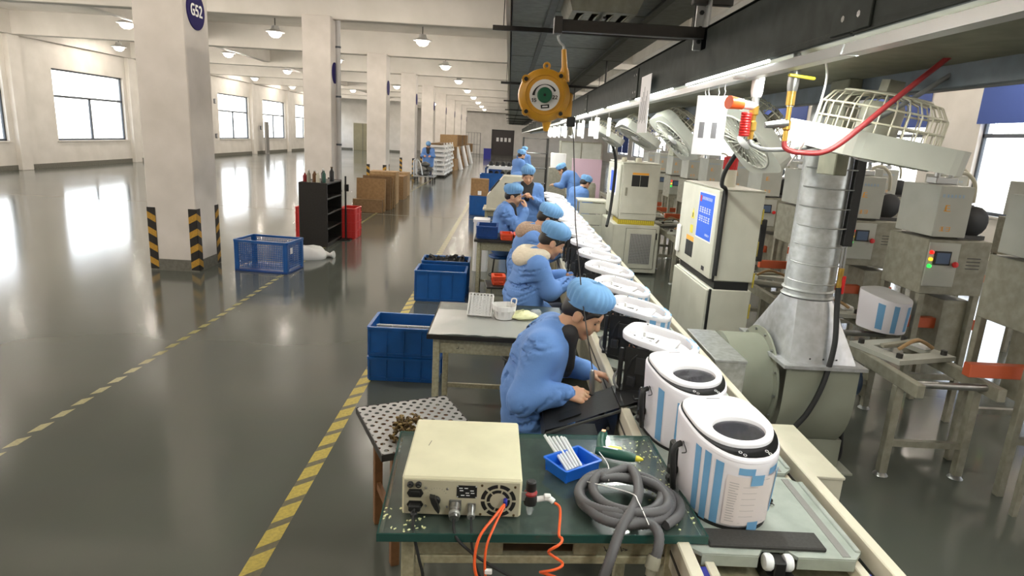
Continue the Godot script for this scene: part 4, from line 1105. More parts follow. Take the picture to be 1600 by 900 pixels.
func face_pt(X: float, Y: float) -> Vector3:   # a place on the instrument's back panel, measured 0..1 from its lower left corner
	return V((X - 0.5) * 0.355, Y * 0.118 + 0.004, 0.2)
func make_instrument() -> void:
	var t := thing("test_instrument", "cream steel test instrument with fan grille and sockets on bench", "instrument", V(-0.09, TY, -1.925), 0.02)
	obj("top_cover", mb().box(V(0, 0.064, -0.004), V(0.366, 0.128, 0.4), 0.006), M.instrument, t)
	var f := obj("back_panel", mb().box(V(0, 0.062, 0.197), V(0.352, 0.116, 0.006), 0.001), M.instrument_face, t)
	var zx := Basis(Vector3.RIGHT, PI / 2)   # lathe axis towards +z
	for X in [0.058, 0.128]:
		var fu := obj("fuse_holder", mb().lathe([Vector2(0, 0), Vector2(0.0095, 0), Vector2(0.0095, 0.008), Vector2(0.007, 0.012), Vector2(0, 0.012)], 14, Transform3D(zx, face_pt(X, 0.86))), M.black, f)
		obj("fuse_slot", mb().box(face_pt(X, 0.86) + V(0, 0, 0.0125), V(0.008, 0.002, 0.001)), M.steel, fu)
	obj("mains_socket", mb().prism(PackedVector2Array([Vector2(-0.025, 0), Vector2(-0.018, 0.013), Vector2(0.018, 0.013), Vector2(0.025, 0), Vector2(0.018, -0.013), Vector2(-0.018, -0.013)]), 0.004, Transform3D(Basis.IDENTITY, face_pt(0.1, 0.61))).box(face_pt(0.1, 0.61) + V(0, 0, 0.004), V(0.027, 0.016, 0.006), 0.002), M.black, f)
	obj("mains_socket", mb().prism(PackedVector2Array([Vector2(-0.025, 0), Vector2(-0.018, 0.012), Vector2(0.018, 0.012), Vector2(0.025, 0), Vector2(0.018, -0.012), Vector2(-0.018, -0.012)]), 0.004, Transform3D(Basis.IDENTITY, face_pt(0.1, 0.28))), M.black, f)
	for q in [[0.19, 0.76], [0.374, 0.75], [0.19, 0.24], [0.374, 0.23], [0.67, 0.88], [0.665, 0.05], [0.955, 0.86], [0.955, 0.05]]:
		obj("screw", mb().lathe([Vector2(0, 0), Vector2(0.0042, 0), Vector2(0.003, 0.003), Vector2(0, 0.0035)], 10, Transform3D(zx, face_pt(q[0], q[1]))), M.brass_dark if q[0] > 0.5 else M.steel, f)
	var kn := obj("selector_knob", mb().lathe([Vector2(0, 0), Vector2(0.015, 0), Vector2(0.015, 0.006), Vector2(0.012, 0.01), Vector2(0, 0.01)], 20, Transform3D(zx, face_pt(0.275, 0.42))), M.black, f)
	obj("pointer_grip", mb().prism(PackedVector2Array([Vector2(-0.008, 0.028), Vector2(0.006, 0.02), Vector2(0.008, 0.0), Vector2(0.006, -0.028), Vector2(0.0, -0.034), Vector2(-0.006, -0.016), Vector2(-0.009, 0.005)]), 0.02, Transform3D(Basis(Vector3.BACK, 0.35), face_pt(0.275, 0.42) + V(0, 0, 0.006))), M.black, kn)
	var dial := mb()
	for i in 9: dial.box(face_pt(0.285, 0.5) + V(cos(0.5 + 0.27 * i) * 0.031, sin(0.5 + 0.27 * i) * 0.031, 0.0002), V(0.003, 0.0012, 0.0004), 0.0, Basis(Vector3.BACK, 0.5 + 0.27 * i))
	obj("dial_marks", dial, M.ink, f)
	var pl := obj("rating_plate", mb().prism(rrect(0.062, 0.042, 0.006, 3), 0.0015, Transform3D(Basis.IDENTITY, face_pt(0.54, 0.69))), M.black, f)
	var tx := mb()
	for i in 4:
		for j in 3:
			if (i + j) % 3 != 2: tx.box(face_pt(0.54, 0.69) + V(-0.018 + 0.016 * j + 0.002 * i, 0.012 - 0.008 * i, 0.0018), V(0.011, 0.0025, 0.0004))
	obj("plate_lettering", tx, M.sign_white, pl)
	for q in [[-1, -1], [1, -1], [1, 1], [-1, 1]]: obj("plate_rivet", mb().lathe([Vector2(0, 0), Vector2(0.003, 0), Vector2(0, 0.003)], 8, Transform3D(zx, face_pt(0.54, 0.69) + V(q[0] * 0.028, q[1] * 0.018, 0.001))), M.steel, pl)
	# fan opening: slot shade painted as flat black quads in two rings round a plain hub, with the panel left as spokes
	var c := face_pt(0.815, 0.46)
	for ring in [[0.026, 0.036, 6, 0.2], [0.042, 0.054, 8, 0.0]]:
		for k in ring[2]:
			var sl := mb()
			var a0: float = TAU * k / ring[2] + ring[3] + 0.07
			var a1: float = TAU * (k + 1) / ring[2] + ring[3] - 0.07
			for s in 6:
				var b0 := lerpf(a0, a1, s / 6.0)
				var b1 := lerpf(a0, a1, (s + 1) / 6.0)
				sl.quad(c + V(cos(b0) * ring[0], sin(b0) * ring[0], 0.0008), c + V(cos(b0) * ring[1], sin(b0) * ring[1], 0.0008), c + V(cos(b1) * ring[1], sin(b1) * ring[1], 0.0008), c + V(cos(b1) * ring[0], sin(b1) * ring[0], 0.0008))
			obj("painted_fan_slot", sl, M.black, f)
	# sockets with plugs and cables
	for q in [[0.445, 0.3, 0.016, 0.05], [0.587, 0.27, 0.011, 0.036]]:
		var b := face_pt(q[0], q[1])
		var so := obj("round_connector", mb().box(b + V(0, 0, 0.002), V(q[2] * 2.3, q[2] * 2.3, 0.004), 0.001).lathe([Vector2(0, 0), Vector2(q[2], 0), Vector2(q[2], 0.018), Vector2(q[2] * 0.9, 0.02), Vector2(q[2] * 0.95, q[3]), Vector2(0, q[3])], 16, Transform3D(Basis(Vector3.RIGHT, PI / 2 + 0.35), b)), M.steel, f)
		obj("connector_lock_ring", mb().lathe([Vector2(0, 0.03), Vector2(q[2] * 1.1, 0.03), Vector2(q[2] * 1.1, 0.04), Vector2(0, 0.04)], 16, Transform3D(Basis(Vector3.RIGHT, PI / 2 + 0.35), b)), M.galvanised, so)
	var bp := face_pt(0.1, 0.25)
	cable("mains_lead", [bp + V(0, 0, 0.02), bp + V(0.001, -0.015, 0.045), bp + V(0.005, -0.04, 0.075), bp + V(0.025, -0.12, 0.09), bp + V(0.038, -0.2, 0.09), bp + V(0.03, -0.4, 0.09)], 0.0045, M.rubber, t)
	obj("mains_plug", mb().box(bp + V(0, 0, 0.012), V(0.036, 0.022, 0.022), 0.004).box(bp + V(0, -0.012, 0.03), V(0.02, 0.02, 0.022), 0.005), M.black, t)
	var c1 := face_pt(0.445, 0.3)
	cable("signal_lead", [c1 + V(0, -0.015, 0.045), c1 + V(0.002, -0.035, 0.075), c1 + V(0.02, -0.06, 0.095), c1 + V(0.08, -0.11, 0.1), c1 + V(0.16, -0.16, 0.1), c1 + V(0.24, -0.2, 0.1)], 0.0045, M.rubber, t)
	var c2 := face_pt(0.587, 0.27)
	cable("signal_lead", [c2 + V(0, -0.012, 0.034), c2 + V(0.003, -0.035, 0.07), c2 + V(0.008, -0.08, 0.088), c2 + V(0.03, -0.16, 0.095), c2 + V(0.08, -0.26, 0.095)], 0.0035, M.rubber, t)
	obj("scratch", mb().box(V(-0.12, 0.1282, -0.02), V(0.0016, 0.0004, 0.035), 0.0, Basis(Vector3.UP, -0.2)), M.ink_dark, t)
	# air regulator on the right side of the instrument
	var r := thing("air_regulator", "black air regulator with red collar beside the cream instrument", "regulator", V(0.125, TY, -1.75))
	obj("bracket", mb().box(V(-0.028, 0.07, 0.01), V(0.045, 0.03, 0.004), 0.001), M.alu, r)
	obj("knob", mb().lathe([Vector2(0, 0.085), Vector2(0.015, 0.085), Vector2(0.017, 0.09), Vector2(0.016, 0.115), Vector2(0.012, 0.118), Vector2(0, 0.118)], 14), M.black, r)
	obj("red_collar", mb().lathe([Vector2(0, 0.073), Vector2(0.02, 0.073), Vector2(0.021, 0.079), Vector2(0.016, 0.086), Vector2(0, 0.086)], 18), M.red_hose, r)
	obj("body", mb().lathe([Vector2(0, 0.04), Vector2(0.02, 0.04), Vector2(0.022, 0.06), Vector2(0.018, 0.073), Vector2(0, 0.073)], 18), M.black, r)
	obj("clear_bowl", mb().lathe([Vector2(0, 0.002), Vector2(0.009, 0.005), Vector2(0.012, 0.02), Vector2(0.011, 0.04), Vector2(0, 0.04)], 14), M.clear_plastic, r)
	obj("white_elbow", mb().tube(smooth_path([V(0.02, 0.055, 0), V(0.045, 0.06, 0.0), V(0.06, 0.062, 0.005), V(0.072, 0.055, 0.01)], 4), 0.009, 8).box(V(0.052, 0.066, 0.002), V(0.022, 0.018, 0.018), 0.003), M.white_matte, r)
	# orange hoses
	var z0 := V(0.125, TY, -1.75)
	var path := [z0 + V(0.075, 0.052, 0.01), z0 + V(0.09, 0.045, 0.02), z0 + V(0.092, 0.025, 0.04)]
	for i in 66:
		var a := i * 0.62 - 0.5
		var yy: float = TY + 0.012 - 0.0056 * i
		path.append(V(0.19 + cos(a) * 0.026 + 0.0003 * i + 0.012 * sin(a * 0.5), yy + 0.012 * sin(a), -1.585 + sin(a) * 0.024 - 0.05 * max(0.0, 1.0 - i / 9.0)))
	path.append(V(0.225, 0.38, -1.56)); path.append(V(0.24, 0.3, -1.57))
	var oc := thing("coiled_air_hose", "orange coiled air hose hanging over the bench front", "hose")
	obj("coil", mb().tube(smooth_path(path, 5), 0.0042, 8), M.orange, oc)
	var oh := thing("air_hose_loop", "pair of orange air hoses looping down from the instrument fan", "hose")
	obj("fitting", mb().box(V(0.047, TY + 0.062, -1.715), V(0.012, 0.02, 0.02), 0.003), M.bin_blue, oh)
	obj("hose", mb().tube(smooth_path([V(0.045, TY + 0.06, -1.708), V(0.015, TY + 0.045, -1.66), V(-0.025, TY + 0.01, -1.61), V(-0.035, TY - 0.06, -1.585), V(-0.015, TY - 0.12, -1.575), V(0.03, TY - 0.155, -1.57), V(0.12, TY - 0.165, -1.57), V(0.21, TY - 0.19, -1.575)], 7), 0.0045, 8), M.orange, oh)
	obj("hose", mb().tube(smooth_path([V(0.045, TY + 0.055, -1.706), V(0.02, TY + 0.03, -1.65), V(-0.002, TY - 0.01, -1.605), V(-0.005, TY - 0.07, -1.59), V(0.005, TY - 0.13, -1.59), V(0.03, TY - 0.2, -1.58)], 7), 0.004, 8), M.orange, oh)
	obj("white_clip", mb().box(V(0.006, TY - 0.085, -1.588), V(0.022, 0.014, 0.012), 0.002), M.white_matte, oh)

func make_crate(label: String, at: Vector3, turn: float, w: float, d: float, h: float, m: Material, category := "crate", called := "plastic_crate", ribs := 4, group := "") -> Node3D:
	var t := thing(called, label, category, at, turn, group)
	var th := 0.008
	obj("base", mb().span(V(-w / 2 + 0.012, 0, -d / 2 + 0.012), V(w / 2 - 0.012, 0.012, d / 2 - 0.012), 0.003), m, t)
	for s in [-1, 1]:
		obj("long_side", mb().box(V(0, h / 2, s * (d / 2 - 0.018)), V(w - 0.03, h - 0.008, th), 0.002), m, t)
		obj("short_side", mb().box(V(s * (w / 2 - 0.018), h / 2, 0), V(th, h - 0.008, d - 0.03), 0.002), m, t)
	obj("rim", mb().frame(rrect(w, d, 0.02, 3), rrect(w - 0.05, d - 0.05, 0.01, 3), 0.02, Transform3D(Basis(Vector3.RIGHT, PI / 2), V(0, h, 0))), m, t)
	for i in ribs + 1:
		var x := -w / 2 + 0.02 + (w - 0.04) * i / ribs
		for s in [-1, 1]: obj("rib", mb().box(V(x, h / 2, s * (d / 2 - 0.01)), V(0.006, h - 0.02, 0.012), 0.001), m, t)
	for i in 3:
		for s in [-1, 1]: obj("rib", mb().box(V(s * (w / 2 - 0.01), h / 2, -d / 2 + 0.02 + (d - 0.04) * i / 2), V(0.012, h - 0.02, 0.006), 0.001), m, t)
	for s in [-1, 1]: obj("foot_ledge", mb().box(V(0, 0.03, s * (d / 2 - 0.01)), V(w - 0.03, 0.008, 0.012), 0.001), m, t)
	return t

func make_bench_small() -> void:
	var ct := V(0.285, TY, -2.03)
	var t := thing("parts_tray", "small bright blue plastic tray of glue sticks on the bench", "tray", ct, 0.62)
	var w := 0.155; var d := 0.115; var h := 0.05
	obj("base", mb().span(V(-w / 2 + 0.005, 0, -d / 2 + 0.005), V(w / 2 - 0.005, 0.004, d / 2 - 0.005)), M.tray_blue, t)
	for s in [-1, 1]:
		obj("side", mb().box(V(0, h / 2, s * (d / 2 - 0.003)), V(w, h, 0.004), 0.001, Basis(Vector3.RIGHT, s * 0.12)), M.tray_blue, t)
		obj("side", mb().box(V(s * (w / 2 - 0.003), h / 2, 0), V(0.004, h, d), 0.001, Basis(Vector3.BACK, -s * 0.12)), M.tray_blue, t)
	obj("rim", mb().frame(rrect(w + 0.016, d + 0.016, 0.01, 3), rrect(w, d, 0.006, 3), 0.004, Transform3D(Basis(Vector3.RIGHT, PI / 2), V(0, h, 0))), M.tray_blue, t)
	for i in 6:
		var a := V(0.19 + 0.015 * i, TY + 0.076 - 0.003 * (i % 2), -2.145 + 0.006 * (i % 3))
		var b := V(0.268 + 0.01 * i, TY + 0.014, -2.005 - 0.008 * i)
		tag(obj("glue_stick", mb().tube([a, b], 0.0055, 8), M.white_wax), "white hot melt stick leaning out of the blue tray", "glue stick", "glue sticks leaning out of the blue tray")
	tag(obj("glue_stick", mb().tube([V(0.262, TY + 0.068, -2.15), V(0.322, TY + 0.016, -2.03)], 0.0055, 8), M.white_wax), "single white glue stick lying across the middle of blue tray", "glue stick")
	tag(obj("glue_stick", mb().tube([V(0.255, TY + 0.007, -2.155), V(0.375, TY + 0.007, -2.15)], 0.0055, 8), M.white_wax), "white glue stick lying flat on bench pointing at the green gun", "glue stick")
	# hot glue gun
	var g := thing("glue_gun", "dark green hot glue gun with yellow nozzle lying on bench", "glue gun", V(0.456, TY, -2.13), -0.33)
	obj("body", mb().lathe([Vector2(0, -0.075), Vector2(0.014, -0.074), Vector2(0.019, -0.05), Vector2(0.021, 0.0), Vector2(0.019, 0.05), Vector2(0.014, 0.075), Vector2(0, 0.076)], 14, Transform3D(Basis(Vector3.BACK, -PI / 2), V(0, 0.021, 0))), M.gun_green, g)
	obj("handle", mb().tube(smooth_path([V(-0.05, 0.022, -0.01), V(-0.062, 0.03, -0.04), V(-0.066, 0.045, -0.075), V(-0.06, 0.05, -0.1)], 5), [0.016, 0.017, 0.018, 0.018, 0.018, 0.018, 0.018, 0.017, 0.017, 0.017, 0.017, 0.017, 0.016, 0.015, 0.013, 0.01], 10), M.gun_green, g)
	obj("handle_insert", mb().box(V(-0.064, 0.062, -0.088), V(0.016, 0.004, 0.02), 0.001), M.copper, g)
	obj("trigger", mb().prism(PackedVector2Array([Vector2(-0.03, 0), Vector2(0.03, 0.008), Vector2(0.022, 0.03), Vector2(-0.02, 0.028)]), 0.012, Transform3D(Basis(Vector3.RIGHT, -PI / 2), V(-0.01, 0.016, -0.022))), M.yellow, g)
	obj("nozzle", mb().lathe([Vector2(0, 0.072), Vector2(0.011, 0.074), Vector2(0.011, 0.086), Vector2(0.004, 0.102), Vector2(0, 0.104)], 12, Transform3D(Basis(Vector3.BACK, -PI / 2), V(0, 0.021, 0))), M.yellow, g)
	obj("white_label", mb().box(V(-0.02, 0.0425, 0.002), V(0.055, 0.001, 0.008)), M.paper, g)
	# corrugated conduit in a coil
	var k := thing("conduit_coil", "coil of grey corrugated conduit tied on the bench corner", "hose", V(0.436, TY, -1.828))
	var p := []
	for i in 64:
		var a := -0.9 + TAU * i / 14.0
		var turn := i / 14.0
		var rad := 0.165 - 0.012 * turn + 0.01 * sin(i * 0.7)
		p.append(V(cos(a) * rad + 0.012 * sin(turn * 2.0), 0.019 + 0.0075 * turn + 0.004 * sin(i * 1.3), -sin(a) * rad * 0.92 + 0.01 * cos(turn * 3.0)))
	# one end drops over the front edge to the left
	p.append(V(0.03, 0.062, -0.13)); p.append(V(0.045, 0.07, -0.05)); p.append(V(0.03, 0.065, 0.05)); p.append(V(-0.005, 0.055, 0.12)); p.append(V(-0.045, 0.03, 0.18)); p.append(V(-0.085, -0.04, 0.245)); p.append(V(-0.12, -0.15, 0.27)); p.append(V(-0.15, -0.28, 0.28))
	corrugated("conduit", p, 0.0165, k)
	var e := [V(-0.14, 0.035, 0.05), V(-0.1, 0.03, 0.12), V(-0.03, 0.028, 0.15), V(0.02, 0.034, 0.145), V(0.055, 0.036, 0.155), V(0.068, 0.024, 0.19), V(0.062, -0.008, 0.215), V(0.054, -0.032, 0.222)]
	corrugated("conduit", e, 0.0165, k)
	obj("cable_gland", mb().lathe([Vector2(0, -0.03), Vector2(0.014, -0.03), Vector2(0.015, -0.01), Vector2(0.021, -0.008), Vector2(0.021, 0.02), Vector2(0.018, 0.03), Vector2(0, 0.03)], 12, Transform3D(basis_to(V(0.25, 1, -0.3)), V(0.048, -0.052, 0.226))), M.machine_grey, k)
	for q in [[M.rubber, -0.1, 0.005], [M.rubber, -0.075, 0.006], [M.orange, 0.0, 0.0045], [M.orange, 0.03, 0.0045]]:
		obj("lead", mb().tube(smooth_path([V(0.04, -0.078, 0.232), V(0.03 + q[1] * 0.4, -0.12, 0.24), V(-0.0 + q[1], -0.18, 0.24), V(-0.05 + q[1] * 1.6, -0.26, 0.23)], 6), q[2], 7), q[0], k)
	for q in [[V(-0.12, 0.055, -0.04), V(-0.0, 0.082, 0.06), V(0.02, 0.075, 0.1), V(0.04, 0.045, 0.17)], [V(-0.06, 0.08, -0.2), V(-0.04, 0.075, -0.12), V(-0.045, 0.05, -0.06)]]:
		obj("wire_tie", mb().tube(smooth_path(q, 5), 0.0018, 5), M.white_matte, k)

func corrugated(called: String, pts: Array, r: float, parent: Node) -> void:
	var path := smooth_path(pts, 10)
	var even := [path[0]]   # even steps along the path
	var acc := 0.0
	for i in range(1, path.size()):
		var seg: float = path[i].distance_to(path[i - 1])
		while acc + seg >= 0.0055:
			var f := (0.0055 - acc) / seg
			path[i - 1] = path[i - 1].lerp(path[i], f)
			even.append(path[i - 1])
			seg = path[i].distance_to(path[i - 1])
			acc = 0.0
		acc += seg
	var rad := []
	for i in even.size(): rad.append(r if i % 2 == 0 else r * 0.9)
	obj(called, mb().tube(even, rad, 8), M.conduit, parent)

# ---------------------------------------------------------------- tables, crates and goods beside the line and in the hall
func perforated(w: float, d: float, nx: int, nz: int, r: float, th: float) -> MB:   # a sheet in xz with round holes, top at y = 0
	var m := mb()
	var cw := w / nx
	var cd := d / nz
	var sq := PackedVector2Array()
	var ci := PackedVector2Array()
	for i in 12:
		var a := TAU * i / 12
		var c := Vector2(cos(a), sin(a))
		var k: float = 0.5 / max(abs(c.x), abs(c.y))
		sq.append(Vector2(c.x * k * cw, c.y * k * cd))
		ci.append(c * r)
	for i in nx:
		for j in nz:
			m.frame(sq, ci, th, Transform3D(Basis(Vector3.RIGHT, PI / 2), V(-w / 2 + cw * (i + 0.5), 0, -d / 2 + cd * (j + 0.5))))
	return m

func make_basket_panel(label: String, at: Vector3, basis_: Basis, w: float, h: float, group := "", holes := true) -> Node3D:   # white moulded panel with two fields of holes
	var t := thing("moulded_tub", label, "panel", at, 0.0, group)
	t.basis = basis_
	obj("front_sheet", perforated(w, h, 7, 8, 0.0064, 0.003).join(mb()), M.white_matte, t).transform = Transform3D(Basis(Vector3.RIGHT, PI / 2), V(0, h / 2, 0.025))
	obj("back_sheet", mb().box(V(0, h / 2, -0.024), V(w, h, 0.003)), M.white_matte, t)
	for s in [-1, 1]:
		obj("side_sheet", mb().box(V(s * (w / 2 + 0.001), h / 2, 0), V(0.004, h + 0.006, 0.056), 0.002), M.white_matte, t)
		obj("end_sheet", mb().box(V(0, h / 2 + s * (h / 2 + 0.001), 0), V(w, 0.004, 0.056), 0.002), M.white_matte, t)
	return t

func make_side_tables() -> void:
	# table behind the first worker
	var t := make_table("side_table", "beige steel table with black edged top covered by clear plastic wrap", V(0.0, 0, -4.05), 0.0, 0.86, 0.78, 0.755, M.table_green, M.black_paint)
	var wr := []
	var rng := RandomNumberGenerator.new()
	rng.seed = 5
	for r in 9:
		var row := []
		for c in 15: row.append(V(-0.425 + 0.058 * c, 0.757 + rng.randf_range(0.001, 0.006), 0.385 - 0.07 * r + rng.randf_range(-0.01, 0.01)))
		rows_push(wr, row)
	obj("plastic_wrap", mb().grid(wr), M.plastic_film, t)
	obj("pencil_marks", mb().box(V(-0.25, 0.66, 0.349), V(0.012, 0.003, 0.0008)).box(V(-0.243, 0.665, 0.349), V(0.003, 0.014, 0.0008)).box(V(-0.22, 0.66, 0.349), V(0.02, 0.002, 0.0008)), M.ink_dark, t)
	# two white moulded parts on it
	var b := make_basket_panel("square white moulded panel full of small holes on the plastic wrap", V(-0.135, 0.765, -4.08), Basis(Vector3.UP, -0.1) * Basis(Vector3.RIGHT, -0.5), 0.16, 0.15)
	b = thing("perforated_basket", "white perforated ice basket with loop handle on the plastic wrap", "basket", V(0.03, 0.765, -4.07), 0.3)
	var rows := []
	for q in [[0.05, 0.0], [0.056, 0.0], [0.064, 0.03], [0.072, 0.06], [0.075, 0.09], [0.073, 0.093], [0.068, 0.06], [0.06, 0.03], [0.05, 0.008], [0.0, 0.008]]:
		var row := []
		for c in 24:
			var p := ice_loop(1.0 - c / 24.0, q[0] / 0.143)
			row.append(V(p.x * 1.05, q[1], p.y * 0.85))
		rows.append(row)
	var bw := mb()   # both skins leave out every second field, so the holes go through
	for r in rows.size() - 1:
		for c in 24:
			if r in [2, 5] and c % 2 == 0: continue
			bw.quad(rows[r][c], rows[r][(c + 1) % 24], rows[r + 1][(c + 1) % 24], rows[r + 1][c])
	obj("bowl", bw, M.white_matte, b)
	obj("loop_handle", mb().tube(smooth_path([V(0.055, 0.088, -0.03), V(0.06, 0.12, -0.032), V(0.085, 0.122, -0.015), V(0.082, 0.088, -0.01)], 6), 0.005, 7), M.white_matte, b)
	b = thing("plastic_bag", "crumpled bag of pale yellow pads lying on the plastic wrapped table", "bag", V(0.155, 0.765, -4.09))
	rows = []
	for r in 8:
		var row := []
		for c in 14:
			var a := TAU * c / 14
			var rad: float = [0.06, 0.085, 0.09, 0.085, 0.07, 0.05, 0.025, 0.0][r]
			row.append(V(cos(a) * rad * 1.2 * (1.0 + 0.12 * sin(a * 3 + r)), 0.0 + 0.008 * r + 0.006 * sin(a * 5.0 + r * 2.0), -sin(a) * rad * 0.8 * (1.0 + 0.1 * cos(a * 4 + r))))
		rows.append(row)
	obj("yellow_pads", mb().grid(rows, true), M.pale_yellow, b)
	obj("clear_end", mb().box(V(0.09, 0.03, -0.05), V(0.08, 0.04, 0.05), 0.015, Basis(Vector3.UP, 0.4)), M.clear_plastic, b)
	# stool with the perforated steel tray behind the bench
	var s := thing("wooden_stool", "brown wooden stool under the perforated steel tray", "stool", V(-0.36, 0, -2.76), 0.42)
	obj("seat", mb().box(V(0, 0.575, 0), V(0.36, 0.025, 0.4), 0.006), M.wood, s)
	for sx in [-1, 1]:
		for sz in [-1, 1]: obj("leg", mb().span(V(sx * 0.15 - 0.02, 0, sz * 0.17 - 0.02), V(sx * 0.15 + 0.02, 0.5625, sz * 0.17 + 0.02), 0.003), M.wood, s)
	for sx in [-1, 1]: obj("stretcher", mb().span(V(sx * 0.15 - 0.01, 0.2, -0.15), V(sx * 0.15 + 0.01, 0.24, 0.15)), M.wood, s)
	s = thing("perforated_tray", "perforated steel tray with rows of round holes on wooden stool", "tray", V(-0.36, 0.62, -2.74), 0.44)
	obj("hole_sheet", perforated(0.46, 0.5, 9, 8, 0.0115, 0.002), M.tray_steel, s)
	obj("folded_rim", mb().frame(PackedVector2Array([Vector2(-0.234, -0.254), Vector2(0.234, -0.254), Vector2(0.234, 0.254), Vector2(-0.234, 0.254)]), PackedVector2Array([Vector2(-0.23, -0.25), Vector2(0.23, -0.25), Vector2(0.23, 0.25), Vector2(-0.23, 0.25)]), 0.032, Transform3D(Basis(Vector3.RIGHT, PI / 2), V(0, 0.001, 0))), M.steel_dark, s)
	var proto := thing("brass_fitting", "small dark brass fitting in the heap on the perforated tray", "fitting", V(-0.3, 0.63, -2.6), 0.0, "brass fittings heaped on the perforated tray")
	obj("hex_body", mb().lathe([Vector2(0, -0.016), Vector2(0.006, -0.016), Vector2(0.006, -0.004), Vector2(0.0105, -0.004), Vector2(0.0105, 0.006), Vector2(0, 0.006)], 6), M.brass_dark, proto)
	obj("spout", mb().lathe([Vector2(0, 0.006), Vector2(0.0055, 0.006), Vector2(0.0055, 0.022), Vector2(0.0035, 0.024), Vector2(0, 0.024)], 8), M.brass_old, proto)
	rng.seed = 8
	for i in 70:
		var lay := i % 4
		var a := rng.randf() * TAU
		var rr := sqrt(rng.randf()) * (0.115 - 0.02 * lay)
		var p := V(-0.375 + cos(a) * rr * 0.9, 0.634 + 0.02 * lay, -2.6 + sin(a) * rr * 1.1)
		var o: Node3D = proto if i == 0 else dup(proto, p)
		o.position = p
		o.basis = Basis.from_euler(V(rng.randf() * TAU, rng.randf() * TAU, rng.randf() * TAU))
	# the next table with its crates
	t = make_table("side_table", "worn beige steel table carrying blue and orange boxes beside a worker", V(0.07, 0, -7.62), 0.0, 0.82, 0.62, 0.755, M.black_paint, M.black_paint)
	make_crate("small dark blue crate standing on the worn beige table", V(-0.2, 0.757, -7.55), 0.0, 0.26, 0.36, 0.15, M.crate_blue_dark)
	for q in [[0.03, "closest to the small blue crate"], [0.19, "away from the small blue crate"]]:
		var o := make_crate("orange parts box on the worn beige table, the one " + q[1], V(q[0], 0.757, -7.46), 0.0, 0.15, 0.24, 0.075, M.tray_orange, "box", "parts_box", 2)
		o.rotation.y = 0.05
	s = thing("work_stool", "black topped low stool with an orange box on it", "stool", V(0.0, 0, -5.82), 0.1)
	obj("seat", mb().box(V(0, 0.58, 0), V(0.3, 0.02, 0.3), 0.006), M.black_paint, s)
	for sx in [-1, 1]:
		for sz in [-1, 1]: obj("leg", mb().span(V(sx * 0.12 - 0.012, 0, sz * 0.12 - 0.012), V(sx * 0.12 + 0.012, 0.572, sz * 0.12 + 0.012)), M.table_beige, s)
	for sz in [-1, 1]: obj("stretcher", mb().span(V(-0.11, 0.12, sz * 0.12 - 0.008), V(0.11, 0.14, sz * 0.12 + 0.008)), M.table_beige, s)
	make_crate("small orange box standing alone on the black topped stool", V(-0.03, 0.592, -5.8), 0.1, 0.13, 0.16, 0.085, M.tray_orange, "box", "parts_box", 2)
	# far table with white machine housings behind the blue boxes
	t = make_table("side_table", "cream table with a white slanted machine housing near the stacked blue boxes", V(-0.02, 0, -10.9), 0.0, 0.7, 0.6, 0.75, M.cream_metal, M.cream_metal)
	s = thing("slant_housing", "white slant fronted machine housing with dark slots standing on a table", "machine", V(-0.0, 0.75, -10.9))
	obj("case", mb().prism(PackedVector2Array([Vector2(-0.32, 0), Vector2(0.32, 0), Vector2(0.32, 0.55), Vector2(-0.05, 0.55), Vector2(-0.32, 0.2)]), 0.5, Transform3D(Basis.IDENTITY, V(0, 0, -0.25))), M.cream_metal, s)
	obj("dark_slot_block", mb().box(V(-0.19, 0.38, 0.12), V(0.03, 0.24, 0.12), 0.01, Basis(Vector3.BACK, -0.66)), M.rubber, s)  # dark raised block standing in for the slot in the sloping front
	obj("hand_grip", mb().box(V(0.05, 0.42, 0.255), V(0.16, 0.035, 0.03), 0.008), M.rubber, s)
	# rows of small black necks on a white stand
	s = thing("bottle_rack", "white rack holding rows of black knobs beside the line", "rack", V(-0.12, 0, -18.2))
	obj("shelf_frame", mb().span(V(-0.45, 0, -0.25), V(-0.41, 1.1, 0.25)).span(V(0.41, 0, -0.25), V(0.45, 1.1, 0.25)), M.white_matte, s)
	for i in 4:
		obj("shelf_board", mb().span(V(-0.45, 0.25 + 0.26 * i, -0.25), V(0.45, 0.34 + 0.26 * i, 0.25), 0.004), M.white_matte, s)
		for j in 5: obj("black_knob", mb().lathe([Vector2(0, 0), Vector2(0.06, 0), Vector2(0.06, 0.09), Vector2(0.02, 0.12), Vector2(0, 0.12)], 10, Transform3D(Basis.IDENTITY, V(-0.34 + 0.17 * j, 0.34 + 0.26 * i, 0.12))), M.black, s)

func rows_push(a: Array, r: Array) -> void: a.append(r)

